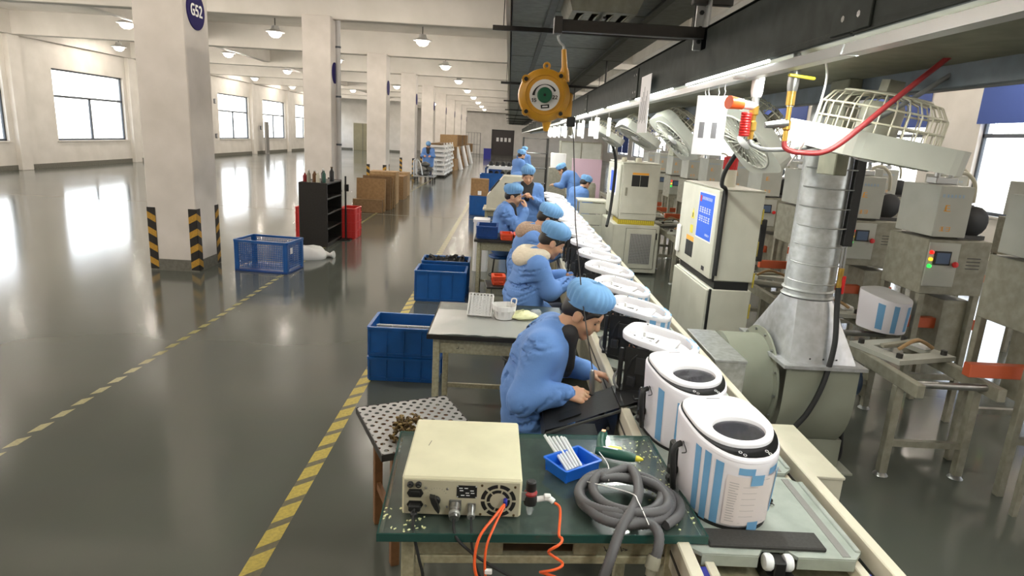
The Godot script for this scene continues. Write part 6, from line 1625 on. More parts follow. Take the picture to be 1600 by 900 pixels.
func make_blower() -> void:
	var zc := -3.92
	var yc := 0.47
	var t := thing("centrifugal_blower", "grey green centrifugal blower with snail housing on the floor", "blower", V(0, 0, 0))
	var xa := 1.72; var xb := 2.16
	# scroll: a spiral outline in the z-y plane, open into the outlet on top
	var poly := PackedVector2Array()
	for i in 29:
		var a := lerpf(-PI * 0.02, PI * 1.5 - 0.12, i / 28.0)   # from the front, under, to the back and up
		var r := lerpf(0.40, 0.34, i / 28.0)
		poly.append(Vector2(cos(-a) * r, sin(-a) * r))
	var pts := PackedVector2Array()
	pts.append(Vector2(0.40, 0.24))
	for q in poly:
		if q.y < 0.26: pts.append(q)
	pts.append(Vector2(-0.3, 0.24))
	obj("scroll_housing", mb().prism(pts, xb - xa, Transform3D(Basis(V(0, 0, 1), V(0, 1, 0), V(-1, 0, 0)), V(xb, yc, zc)), 30.0), M.blower_green, t)
	obj("outlet_flange", mb().frame(PackedVector2Array([Vector2(xa - 0.03, zc - 0.33), Vector2(xb + 0.03, zc - 0.33), Vector2(xb + 0.03, zc + 0.43), Vector2(xa - 0.03, zc + 0.43)]), PackedVector2Array([Vector2(xa + 0.02, zc - 0.28), Vector2(xb - 0.02, zc - 0.28), Vector2(xb - 0.02, zc + 0.38), Vector2(xa + 0.02, zc + 0.38)]), 0.02, Transform3D(Basis(Vector3.RIGHT, PI / 2), V(0, yc + 0.26, 0))), M.brushed, t)
	# inlet drum towards the belt
	var sx := Basis(Vector3.BACK, PI / 2)   # lathe axis towards -x
	obj("inlet_drum", mb().lathe([Vector2(0, 0.0), Vector2(0.295, 0.0), Vector2(0.295, 0.26), Vector2(0.27, 0.262), Vector2(0, 0.262)], 40, Transform3D(sx, V(xa, yc + 0.02, zc))), M.blower_green, t)
	obj("inlet_ring", mb().lathe([Vector2(0.295, 0.0), Vector2(0.345, 0.0), Vector2(0.345, 0.012), Vector2(0.295, 0.012)], 40, Transform3D(sx, V(xa, yc + 0.02, zc))), M.blower_green, t)
	for i in 14:
		var a := TAU * i / 14
		obj("ring_bolt", mb().lathe([Vector2(0, 0.012), Vector2(0.009, 0.012), Vector2(0.009, 0.024), Vector2(0, 0.024)], 6, Transform3D(sx, V(xa, yc + 0.02 + sin(a) * 0.322, zc + cos(a) * 0.322))), M.steel, t)
	# square to round hood
	var rows := []
	for k in 2:
		var row := []
		for i in 40:
			var a := TAU * i / 40.0
			var c := Vector2(cos(a), -sin(a))
			if k == 0:
				var f: float = 1.0 / max(abs(c.x), abs(c.y))
				row.append(V(1.94 + c.x * f * 0.2, yc + 0.26, zc + 0.05 + c.y * f * 0.33))
			else: row.append(V(1.9 + c.x * 0.148, 1.09, zc + 0.13 + c.y * 0.148))
		rows.append(row)
	var hood := mb()
	for i in 40:
		hood.quad(rows[0][i], rows[0][(i + 1) % 40], rows[1][(i + 1) % 40], rows[1][i])
	obj("outlet_hood", hood, M.brushed, t)
	for i in 3: obj("hood_rivet", mb().lathe([Vector2(0, 0), Vector2(0.006, 0), Vector2(0, 0.005)], 8, Transform3D(Basis(Vector3.RIGHT, PI / 2), V(1.86 + 0.08 * i, 0.76, zc + 0.375))), M.steel_dark, t)
	obj("motor", mb().lathe([Vector2(0, 0), Vector2(0.13, 0), Vector2(0.13, 0.2), Vector2(0.11, 0.24), Vector2(0, 0.25)], 24, Transform3D(Basis(Vector3.BACK, -PI / 2), V(xb, yc + 0.02, zc - 0.05))), M.motor_blue, t)
	obj("motor_box", mb().box(V(xb + 0.14, yc + 0.16, zc - 0.05), V(0.1, 0.07, 0.1), 0.008), M.motor_blue, t)
	for q in [zc - 0.28, zc + 0.26]: obj("foot_bracket", mb().span(V(xa + 0.02, 0, q - 0.02), V(xb + 0.04, 0.2, q + 0.02), 0.003), M.blower_green, t)
	obj("foot_plate", mb().span(V(xa - 0.02, 0, zc - 0.34), V(xb + 0.1, 0.012, zc + 0.36)), M.blower_green, t)
	obj("seam_rib", mb().span(V(xa + 0.215, yc - 0.33, zc + 0.22), V(xa + 0.221, yc + 0.2, zc + 0.235)), M.blower_green, t)
	# spiral duct going up
	var p := thing("spiral_duct", "shiny round steel duct rising from the blower hood", "duct", V(1.9, 0, zc + 0.13))
	obj("pipe", mb().lathe([Vector2(0.0, 1.095), Vector2(0.143, 1.095), Vector2(0.143, 2.5), Vector2(0, 2.5)], 40), M.galvanised, p)
	for i in 12:
		var y := 1.2 + 0.112 * i
		obj("seam_ring", mb().lathe([Vector2(0.143, y - 0.004), Vector2(0.147, y), Vector2(0.143, y + 0.004)], 40, Transform3D(Basis(Vector3.RIGHT, 0.025), V(0, 0, 0)), 10.0), M.galvanised, p)
	for y in [1.1, 1.14]: obj("collar_bead", mb().lathe([Vector2(0.143, y - 0.01), Vector2(0.155, y), Vector2(0.143, y + 0.01)], 40, Transform3D.IDENTITY, 80.0), M.galvanised, p)
	# black air line down the duct with a small red valve
	var h := thing("air_line", "black rubber air line with red handled valve on the steel duct", "hose", V(1.985, 0, zc + 0.265))
	obj("trunking", mb().span(V(0.0, 1.43, -0.02), V(0.055, 2.2, 0.02), 0.004), M.black, h)
	for s in [0.012, 0.03]: obj("thin_pipe", mb().tube([V(s, 1.43, 0.004), V(s, 1.3, 0.01)], 0.006, 6), M.steel, h)
	obj("valve", mb().lathe([Vector2(0, 1.17), Vector2(0.014, 1.17), Vector2(0.017, 1.2), Vector2(0.012, 1.24), Vector2(0.017, 1.26), Vector2(0.017, 1.3), Vector2(0, 1.3)], 8, Transform3D(Basis.IDENTITY, V(0.02, 0, 0.012))), M.brass, h)
	obj("red_handle", mb().box(V(0.042, 1.2, 0.02), V(0.02, 0.11, 0.012), 0.004), M.red, h)
	obj("hose", mb().tube(smooth_path([V(0.02, 1.18, 0.015), V(0.015, 1.05, 0.05), V(0.0, 0.85, 0.12), V(-0.05, 0.62, 0.16), V(-0.12, 0.45, 0.18), V(-0.2, 0.33, 0.19), V(-0.24, 0.2, 0.2), V(-0.2, 0.06, 0.2)], 8), 0.016, 10), M.rubber, h)
	tag(cable("hose_loop", [V(2.26, 0.6, zc + 0.05), V(2.27, 0.35, zc + 0.1), V(2.26, 0.1, zc + 0.18), V(2.24, 0.03, zc + 0.2), V(2.21, 0.06, zc + 0.2), V(2.19, 0.24, zc + 0.2)], 0.016, M.rubber), "black hose hanging in a loop behind the blower foot", "hose")

func make_station(label: String, at: Vector3, group: String) -> Node3D:
	var t := thing("test_station", label, "machine", at, 0.0, group)
	for sx in [-0.2, 0.2]:
		for sz in [-0.22, 0.22]: obj("leg", mb().span(V(sx - 0.022, 0, sz - 0.022), V(sx + 0.022, 1.0, sz + 0.022), 0.003), M.machine_grey, t)
	for sz in [-0.22, 0.22]: obj("cross_bar", mb().span(V(-0.2, 0.34, sz - 0.018), V(0.2, 0.38, sz + 0.018)), M.machine_grey, t)
	obj("panel_box", mb().span(V(-0.23, 1.0, -0.24), V(0.23, 1.4, 0.24), 0.005), M.machine_grey, t)
	obj("control_face", mb().span(V(-0.225, 1.06, 0.24), V(0.0, 1.38, 0.252), 0.003), M.machine_light, t)
	var sc := obj("touch_screen_frame", mb().box(V(-0.12, 1.27, 0.256), V(0.12, 0.1, 0.012), 0.003), M.black, t)
	obj("touch_screen", mb().box(V(-0.12, 1.27, 0.263), V(0.096, 0.078, 0.002)), M.screen_off, sc)
	for i in 3: obj("push_button_light", mb().lathe([Vector2(0, 0), Vector2(0.014, 0), Vector2(0.012, 0.016), Vector2(0, 0.018)], 10, Transform3D(Basis(Vector3.RIGHT, PI / 2), V(-0.205, 1.31 - 0.05 * i, 0.252))), [M.light_red, M.light_amber, M.light_green][i], t)
	obj("stop_button", mb().lathe([Vector2(0, 0), Vector2(0.012, 0), Vector2(0.022, 0.02), Vector2(0.02, 0.03), Vector2(0, 0.032)], 12, Transform3D(Basis(Vector3.RIGHT, PI / 2), V(-0.03, 1.23, 0.252))), M.red, t)
	for i in 4: obj("vent_slot", mb().box(V(0.12, 1.2 + 0.025 * i, 0.241), V(0.1, 0.006, 0.002)), M.steel_dark, t)
	var ub := obj("upper_box", mb().span(V(-0.22, 1.42, -0.2), V(0.02, 1.78, 0.24), 0.004), M.machine_light, t)
	var c := mb()
	characters(c, V(-0.19, 1.7, 0.2415), Vector3.RIGHT, Vector3.UP, 6, 0.022, 9)
	obj("blue_characters", c, M.tape_film, ub)
	c = mb()
	characters(c, V(-0.15, 1.6, 0.2415), Vector3.RIGHT, Vector3.UP, 1, 0.05, 12)
	characters(c, V(-0.16, 1.46, 0.2415), Vector3.RIGHT, Vector3.UP, 2, 0.035, 14)
	obj("orange_characters", c, M.sticker_orange, ub)
	obj("motor", mb().lathe([Vector2(0, 0), Vector2(0.11, 0), Vector2(0.11, 0.18), Vector2(0.08, 0.2), Vector2(0, 0.2)], 16, Transform3D(Basis(Vector3.RIGHT, PI / 2), V(0.14, 1.53, -0.05))), M.black, t)
	obj("motor_bracket", mb().span(V(0.04, 1.4, -0.12), V(0.24, 1.43, 0.14)), M.steel_dark, t)
	obj("top_valves", mb().box(V(-0.1, 1.81, 0.05), V(0.16, 0.05, 0.12), 0.006).lathe([Vector2(0, 0), Vector2(0.02, 0), Vector2(0.02, 0.06), Vector2(0, 0.07)], 8, Transform3D(Basis.IDENTITY, V(-0.14, 1.83, 0.05))).lathe([Vector2(0, 0), Vector2(0.016, 0), Vector2(0.016, 0.05), Vector2(0, 0.06)], 8, Transform3D(Basis.IDENTITY, V(-0.06, 1.83, 0.08))), M.steel, t)
	obj("top_knob", mb().lathe([Vector2(0, 0), Vector2(0.018, 0), Vector2(0.018, 0.03), Vector2(0, 0.03)], 8, Transform3D(Basis.IDENTITY, V(-0.14, 1.9, 0.05))), M.black, t)
	obj("air_tube", mb().tube(smooth_path([V(-0.04, 1.84, 0.05), V(0.06, 1.87, 0.05), V(0.16, 1.8, 0.03), V(0.2, 1.66, 0.0)], 6), 0.014, 8), M.cream_metal, t)
	obj("orange_bar", mb().span(V(-0.5, 0.72, 0.1), V(0.3, 0.8, 0.16), 0.004), M.orange_dull, t)
	obj("lower_box", mb().span(V(0.0, 0.5, -0.2), V(0.2, 0.95, 0.2), 0.004), M.machine_grey, t)
	return t

func make_right_side() -> void:
	make_cabinets()
	make_blower()
	var p := make_station("grey test station with touch screen and orange numerals in the row behind the steel duct", V(3.27, 0, -5.75), "test stations in a row")
	for k in range(1, 9): dup(p, V(3.27, 0, -5.75 - 1.06 * k))
	dup(p, V(3.27, 0, -4.69))
	dup(p, V(3.27, 0, -3.63))
	# second row farther right
	for k in 8: dup(p, V(5.6, 0, -5.2 - 1.4 * k), 0.0, "grey test station with touch screen in the second row farther from the belt", "test stations of the second row")
	# low transfer line with tooling frames in front of the stations
	var t := thing("transfer_line", "low grey transfer conveyor with tooling frames before the test stations", "conveyor", V(2.7, 0, 0))
	for s in [-0.24, 0.24]: obj("side_rail", mb().span(V(s - 0.025, 0.6, -17.0), V(s + 0.025, 0.68, -3.4), 0.004), M.machine_grey, t)
	for k in 13:
		var z := -3.6 - 1.06 * k
		for s in [-0.24, 0.24]:
			obj("leg", mb().span(V(s - 0.025, 0.02, z - 0.025), V(s + 0.025, 0.6, z + 0.025), 0.003), M.machine_grey, t)
			obj("levelling_foot", mb().lathe([Vector2(0, 0), Vector2(0.045, 0), Vector2(0.035, 0.012), Vector2(0.01, 0.03), Vector2(0, 0.03)], 12, Transform3D(Basis.IDENTITY, V(s, 0, z))), M.steel, t)
		obj("low_tie", mb().span(V(-0.22, 0.2, z - 0.015), V(0.22, 0.24, z + 0.015)), M.machine_grey, t)
	for k in 26:
		obj("roller", mb().tube([V(-0.22, 0.65, -3.5 - 0.52 * k), V(0.22, 0.65, -3.5 - 0.52 * k)], 0.022, 10), M.steel, t)
	var f: Node3D = null
	for k in 12:
		var at := V(2.7, 0.682, -4.0 - 1.06 * k)
		if f == null:
			f = thing("tooling_frame", "flat grey tooling frame lying on the low transfer line", "frame", at, 0.3, "tooling frames on the transfer line")
			obj("plate", mb().frame(PackedVector2Array([Vector2(-0.24, -0.2), Vector2(0.24, -0.2), Vector2(0.24, 0.2), Vector2(-0.24, 0.2)]), PackedVector2Array([Vector2(-0.14, -0.1), Vector2(0.14, -0.1), Vector2(0.14, 0.1), Vector2(-0.14, 0.1)]), 0.03, Transform3D(Basis(Vector3.RIGHT, PI / 2), V(0, 0.03, 0))), M.machine_light, f)
			for q in [[-0.19, -0.15], [0.19, -0.15], [0.19, 0.15], [-0.19, 0.15]]: obj("clamp_screw", mb().lathe([Vector2(0, 0.03), Vector2(0.02, 0.03), Vector2(0.02, 0.06), Vector2(0.008, 0.065), Vector2(0, 0.065)], 10, Transform3D(Basis.IDENTITY, V(q[0], 0, q[1]))), M.steel_dark, f)
			obj("clamp_arm", mb().bar(V(-0.18, 0.06, 0.0), V(0.1, 0.1, 0.04), 0.04, 0.02, 0.003), M.machine_grey, f)
			obj("white_pad", mb().box(V(0.17, 0.045, 0.0), V(0.08, 0.03, 0.12), 0.006), M.white_matte, f)
			obj("hose", mb().tube(smooth_path([V(-0.15, 0.07, 0.1), V(-0.05, 0.13, 0.12), V(0.08, 0.1, 0.08), V(0.15, 0.06, 0.1)], 5), 0.012, 7), M.cardboard_light, f)
		else: dup(f, at, 0.3 - 0.35 * (k % 3))
	# taped white unit waiting at the far side, white trays of light boards
	t = thing("taped_unit", "white appliance body wrapped in blue tapes standing at the transfer line", "appliance", V(2.87, 0.69, -4.53), 0.3)
	obj("body_shell", ice_shell(0.0, 1.0, 40), M.white_shell, t)
	obj("top_cover", ice_cap(0.99, -0.012), M.white_gloss, t)
	for q in [[0.2, 0.24, 0.1, 0.9], [0.3, 0.34, 0.05, 0.9], [0.4, 0.45, 0.1, 0.85], [0.08, 0.12, 0.1, 0.9]]: obj("blue_tape", ice_patch(q[0], q[1], q[2], q[3], 0.0012), M.tape_blue, t)
	t = thing("side_shelf", "white topped small shelf table beside the test stations", "table", V(3.2, 0, -3.0))
	obj("board", mb().box(V(0, 0.605, 0), V(0.5, 0.025, 0.45), 0.004), M.white_matte, t)
	for sx in [-1, 1]:
		for sz in [-1, 1]: obj("leg", mb().span(V(sx * 0.21 - 0.015, 0, sz * 0.19 - 0.015), V(sx * 0.21 + 0.015, 0.593, sz * 0.19 + 0.015)), M.machine_grey, t)
	# far: pink board, dark rack, drying cabinet and hanging panels at the end of the line
	t = thing("pink_board", "pale pink partition board behind the seated worker across the belt", "board", V(2.0, 0, -16.2))
	obj("panel", mb().box(V(0, 0.75, 0), V(0.75, 1.5, 0.04), 0.006), M.pink_panel, t)
	for s in [-0.3, 0.3]: obj("foot", mb().box(V(s, 0.02, 0), V(0.05, 0.04, 0.4), 0.004), M.steel_dark, t)
	t = thing("steel_rack", "dark open steel rack at the far end of the line", "rack", V(1.0, 0, -24.0))
	for sx in [-0.45, 0.45]:
		for sz in [-0.3, 0.3]: obj("post", mb().span(V(sx - 0.025, 0, sz - 0.025), V(sx + 0.025, 1.95, sz + 0.025)), M.steel_dark, t)
	for y in [0.3, 0.85, 1.4, 1.93]: obj("shelf", mb().span(V(-0.45, y - 0.02, -0.3), V(0.45, y, 0.3)), M.steel_dark, t)
	t = thing("drying_cabinet", "grey steel locker with rivets at the far end of the line", "cabinet", V(2.5, 0, -22.5))
	obj("body", mb().span(V(-0.7, 0, -0.4), V(0.7, 1.9, 0.4), 0.01), M.machine_grey, t)
	for s in [-0.35, 0.35]: obj("door", mb().span(V(s - 0.33, 0.1, 0.4), V(s + 0.33, 1.85, 0.42), 0.004), M.machine_light, t)
	t = thing("white_unit", "white plastic machine head standing on a grey base beyond the belt", "machine", V(1.45, 0, -18.5))
	obj("base", mb().span(V(-0.25, 0, -0.25), V(0.25, 1.15, 0.25), 0.01), M.machine_grey, t)
	obj("head", mb().prism(rrect(0.42, 0.5, 0.08, 4), 0.4, Transform3D(Basis(Vector3.RIGHT, -PI / 2), V(0, 1.15, 0))), M.white_matte, t)
	t = make_table("side_table", "grey steel table behind the seated worker across the belt", V(1.85, 0, -13.3), 0.0, 0.9, 0.6, 0.75, M.machine_grey, M.machine_grey)
	t = thing("cream_bench", "low cream steel bench with grooved front right of the belt's end", "bench", V(1.48, 0, -10.9))
	obj("top", mb().box(V(0, 0.96, 0), V(0.5, 0.03, 0.5), 0.005), M.cabinet, t)
	for i in 3: obj("front_board", mb().box(V(0, 0.84 - 0.19 * i, 0.22), V(0.46, 0.18, 0.02), 0.004), M.cabinet, t)
	for sx in [-1, 1]:
		for sz in [-1, 1]: obj("leg", mb().span(V(sx * 0.21 - 0.015, 0, sz * 0.2 - 0.015), V(sx * 0.21 + 0.015, 0.945, sz * 0.2 + 0.015)), M.cabinet, t)
	t = thing("air_tank", "short grey cylinder tank standing on the steel table across the belt", "tank", V(1.75, 0.75, -13.3))
	obj("tank", mb().lathe([Vector2(0, 0), Vector2(0.11, 0), Vector2(0.12, 0.03), Vector2(0.12, 0.3), Vector2(0.09, 0.35), Vector2(0, 0.36)], 20), M.machine_grey, t)
	obj("tank_valve", mb().lathe([Vector2(0, 0.35), Vector2(0.02, 0.36), Vector2(0.02, 0.42), Vector2(0, 0.42)], 10), M.brass, t)

# ---------------------------------------------------------------- people
# A body is a field of tapered capsules and ellipsoids joined smoothly and meshed as surface nets.
func cap(a: Vector3, b: Vector3, ra: float, rb: float, k := 0.04) -> Array: return [0, a, b, ra, rb, k]
func ell(c: Vector3, r: Vector3, k := 0.02, b := Basis.IDENTITY) -> Array: return [1, c, r, b, 0.0, k]
func cut(c: Vector3, r: Vector3, k := 0.01, b := Basis.IDENTITY) -> Array: return [2, c, r, b, 0.0, k]
func field(out: MB, prims: Array, cell: float, fold := 0.0, freq := Vector3(14, 26, 14), seed_ := 1) -> MB:
	var lo := Vector3.INF
	var hi := -Vector3.INF
	var boxes := []
	for q in prims:
		var a: Vector3
		var b: Vector3
		if q[0] == 0:
			var r: float = max(q[3], q[4])
			a = q[1].min(q[2]) - Vector3.ONE * r; b = q[1].max(q[2]) + Vector3.ONE * r
		else:
			var m: float = max(q[2].x, max(q[2].y, q[2].z))
			a = q[1] - Vector3.ONE * m; b = q[1] + Vector3.ONE * m
		boxes.append([a, b])
		if q[0] != 2: lo = lo.min(a); hi = hi.max(b)
	lo -= Vector3.ONE * (cell * 3.0 + fold); hi += Vector3.ONE * (cell * 3.0 + fold)
	var nx := int((hi.x - lo.x) / cell) + 2
	var ny := int((hi.y - lo.y) / cell) + 2
	var nz := int((hi.z - lo.z) / cell) + 2
	var d := PackedFloat32Array()
	d.resize(nx * ny * nz)
	d.fill(1000.0)
	var sy := nx
	var sz := nx * ny
	for qi in prims.size():
		var q: Array = prims[qi]
		var mg: float = q[5] + cell * 2.5 + fold
		var a: Vector3 = (boxes[qi][0] - Vector3.ONE * mg - lo) / cell
		var b: Vector3 = (boxes[qi][1] + Vector3.ONE * mg - lo) / cell
		var x0 := maxi(0, int(a.x)); var x1 := mini(nx - 1, int(b.x) + 1)
		var y0 := maxi(0, int(a.y)); var y1 := mini(ny - 1, int(b.y) + 1)
		var z0 := maxi(0, int(a.z)); var z1 := mini(nz - 1, int(b.z) + 1)
		var kind: int = q[0]
		var A: Vector3 = q[1]
		var k: float = q[5]
		var ab := Vector3.ZERO
		var il := 0.0
		var ra := 0.0
		var dr := 0.0
		var inv := Basis.IDENTITY
		var mr := 0.0
		var ir := Vector3.ONE
		if kind == 0:
			ab = q[2] - A
			il = 1.0 / max(ab.length_squared(), 1e-9)
			ra = q[3]; dr = q[4] - q[3]
		else:
			inv = (q[3] as Basis).inverse()
			var rr: Vector3 = q[2]
			mr = min(rr.x, min(rr.y, rr.z))
			ir = Vector3(1.0 / rr.x, 1.0 / rr.y, 1.0 / rr.z)
		for zi in range(z0, z1 + 1):
			for yi in range(y0, y1 + 1):
				var at := zi * sz + yi * sy + x0
				var p := Vector3(lo.x + x0 * cell, lo.y + yi * cell, lo.z + zi * cell) - A
				for xi in range(x0, x1 + 1):
					var v: float
					if kind == 0:
						var t := clampf(p.dot(ab) * il, 0.0, 1.0)
						v = (p - ab * t).length() - ra - dr * t
					else:
						var w := inv * p * ir
						var l := w.length()
						var g := (w * ir).length()
						v = l * (l - 1.0) / maxf(g, 1e-6) if l > 0.05 else -mr
					var o := d[at]
					if kind == 2:
						v = -v
						var h := maxf(k - absf(o - v), 0.0) / k
						d[at] = maxf(o, v) + h * h * k * 0.25
					else:
						var h := maxf(k - absf(o - v), 0.0) / k
						d[at] = minf(o, v) - h * h * k * 0.25
					at += 1
					p.x += cell
	if fold > 0.0:
		var f := FastNoiseLite.new()
		f.seed = seed_; f.frequency = 1.0; f.noise_type = FastNoiseLite.TYPE_SIMPLEX_SMOOTH
		f.fractal_type = FastNoiseLite.FRACTAL_NONE
		for zi in nz:
			for yi in ny:
				for xi in nx:
					var at := zi * sz + yi * sy + xi
					if absf(d[at]) < 0.04:
						var w := Vector3(lo.x + xi * cell, lo.y + yi * cell, lo.z + zi * cell)
						var g := 1.0 - absf(f.get_noise_3d((w.x + w.y * 0.5) * freq.x, (w.y - w.x * 0.4) * freq.y, w.z * freq.z))
						g = g * g
						g = g * g
						d[at] += fold * (g * g - 0.2) * clampf(0.55 + 1.6 * f.get_noise_3d(w.x * 3.1 + 9.0, w.y * 3.1, w.z * 3.1), 0.0, 1.2)
	var id := PackedInt32Array()
	id.resize(nx * ny * nz)
	id.fill(-1)
	var lim := cell * 2.4 + fold
	var base := out.v.size()
	var cnt := 0
	var off := [0, 1, sy, sy + 1, sz, sz + 1, sz + sy, sz + sy + 1]
	for zi in nz - 1:
		for yi in ny - 1:
			for xi in nx - 1:
				var at := zi * sz + yi * sy + xi
				if absf(d[at]) > lim: continue
				var m := 0
				var c := [0.0, 0.0, 0.0, 0.0, 0.0, 0.0, 0.0, 0.0]
				for i in 8:
					c[i] = d[at + off[i]]
					if c[i] < 0.0: m |= 1 << i
				if m == 0 or m == 255: continue
				var s := Vector3.ZERO
				var n := 0
				for e in [[0, 1, 0], [2, 3, 0], [4, 5, 0], [6, 7, 0], [0, 2, 1], [1, 3, 1], [4, 6, 1], [5, 7, 1], [0, 4, 2], [1, 5, 2], [2, 6, 2], [3, 7, 2]]:
					var va: float = c[e[0]]
					var vb: float = c[e[1]]
					if (va < 0.0) == (vb < 0.0): continue
					var p := Vector3(e[0] & 1, (e[0] >> 1) & 1, (e[0] >> 2) & 1)
					p[e[2]] += va / (va - vb)
					s += p
					n += 1
				s /= n
				id[at] = base + cnt
				cnt += 1
				out.v.append(lo + (Vector3(xi, yi, zi) + s) * cell)
				out.n.append(Vector3(c[1] + c[3] + c[5] + c[7] - c[0] - c[2] - c[4] - c[6], c[2] + c[3] + c[6] + c[7] - c[0] - c[1] - c[4] - c[5], c[4] + c[5] + c[6] + c[7] - c[0] - c[1] - c[2] - c[3]).normalized())
				out.u.append(Vector2.ZERO)
	for zi in range(1, nz - 1):
		for yi in range(1, ny - 1):
			for xi in range(1, nx - 1):
				var at := zi * sz + yi * sy + xi
				var da := d[at]
				if absf(da) > lim: continue
				for ax in 3:
					var st: int = [1, sy, sz][ax]
					var db := d[at + st]
					if (da < 0.0) == (db < 0.0): continue
					var s1: int = [sy, sz, 1][ax]
					var s2: int = [sz, 1, sy][ax]
					var q0 := id[at - s1 - s2]
					var q1 := id[at - s2]
					var q2 := id[at]
					var q3 := id[at - s1]
					if q0 < 0 or q1 < 0 or q2 < 0 or q3 < 0: continue
					if da < 0.0: out.ix.append_array([q0, q2, q1, q0, q3, q2])
					else: out.ix.append_array([q0, q1, q2, q0, q2, q3])
	return out

func hand_prims(w: Vector3, d: Vector3, back: Vector3, right: bool, curl: float) -> Array:
	d = d.normalized()
	back = (back - d * back.dot(d)).normalized()
	var a := d.cross(back) * (-1.0 if right else 1.0)   # towards the thumb
	var out := []
	var lens := [0.07, 0.078, 0.073, 0.057]
	for i in 4:
		var kn := w + d * (0.083 - 0.004 * absf(i - 1.0)) + a * (0.031 - 0.0205 * i)
		out.append(cap(w + a * (0.014 - 0.01 * i), kn, 0.019, 0.0125, 0.012))
		var p := kn
		for j in 3:
			var an: float = curl * [0.55, 1.45, 2.1][j]
			var dd := d * cos(an) - back * sin(an) + a * (0.05 - 0.035 * i)
			var e: Vector3 = p + dd.normalized() * lens[i] * [0.45, 0.31, 0.24][j]
			out.append(cap(p, e, [0.0098, 0.0088, 0.008][j], [0.0088, 0.008, 0.0068][j], 0.005))
			p = e
	var t0 := w + d * 0.028 + a * 0.022
	var t1 := t0 + (d * 0.62 + a * 0.65 - back * (0.25 + 0.3 * curl)).normalized() * 0.042
	var t2 := t1 + (d * 0.9 + a * (0.3 - 0.3 * curl) - back * (0.2 + 0.3 * curl)).normalized() * 0.034
	out.append(cap(w + d * 0.012, t0, 0.018, 0.015, 0.01))
	out.append(cap(t0, t1, 0.0145, 0.0105, 0.006))
	out.append(cap(t1, t2, 0.0105, 0.0085, 0.005))
	return out

func head_prims(X: Transform3D) -> Array:
	var b := X.basis
	var p := [ell(X * V(-0.012, 0.035, 0), V(0.098, 0.095, 0.076), 0.02, b), ell(X * V(0.03, -0.03, 0), V(0.066, 0.088, 0.06), 0.03, b)]
	for s in [-1.0, 1.0]:
		p.append(cap(X * V(0.015, -0.08, 0.036 * s), X * V(0.066, -0.1, 0.006 * s), 0.022, 0.019, 0.02))
		p.append(ell(X * V(0.058, -0.032, 0.034 * s), V(0.03, 0.028, 0.026), 0.02, b))
		p.append(ell(X * V(-0.008, -0.008, 0.077 * s), V(0.022, 0.034, 0.009), 0.006, b * Basis(Vector3.BACK, 0.25)))
		p.append(ell(X * V(0.098, -0.03, 0.009 * s), V(0.009, 0.008, 0.008), 0.008, b))
	p.append(cap(X * V(0.079, 0.03, -0.03), X * V(0.079, 0.03, 0.03), 0.013, 0.013, 0.02))
	p.append(cap(X * V(0.086, 0.016, 0), X * V(0.106, -0.026, 0), 0.008, 0.0125, 0.012))
	p.append(cap(X * V(0.086, -0.058, -0.015), X * V(0.086, -0.058, 0.015), 0.0085, 0.0085, 0.01))
	p.append(cap(X * V(0.084, -0.07, -0.012), X * V(0.084, -0.07, 0.012), 0.0085, 0.0085, 0.01))
	for s in [-1.0, 1.0]: p.append(cut(X * V(0.1, 0.006, 0.03 * s), V(0.013, 0.011, 0.02), 0.012, b))
	return p

func ball(m: MB, X: Transform3D, c: Vector3, r: Vector3) -> MB:
	return m.lathe([Vector2(0, -1), Vector2(0.5, -0.866), Vector2(0.866, -0.5), Vector2(1, 0), Vector2(0.866, 0.5), Vector2(0.5, 0.866), Vector2(0, 1)], 10, X * Transform3D(Basis.from_scale(r), c), 60.0)

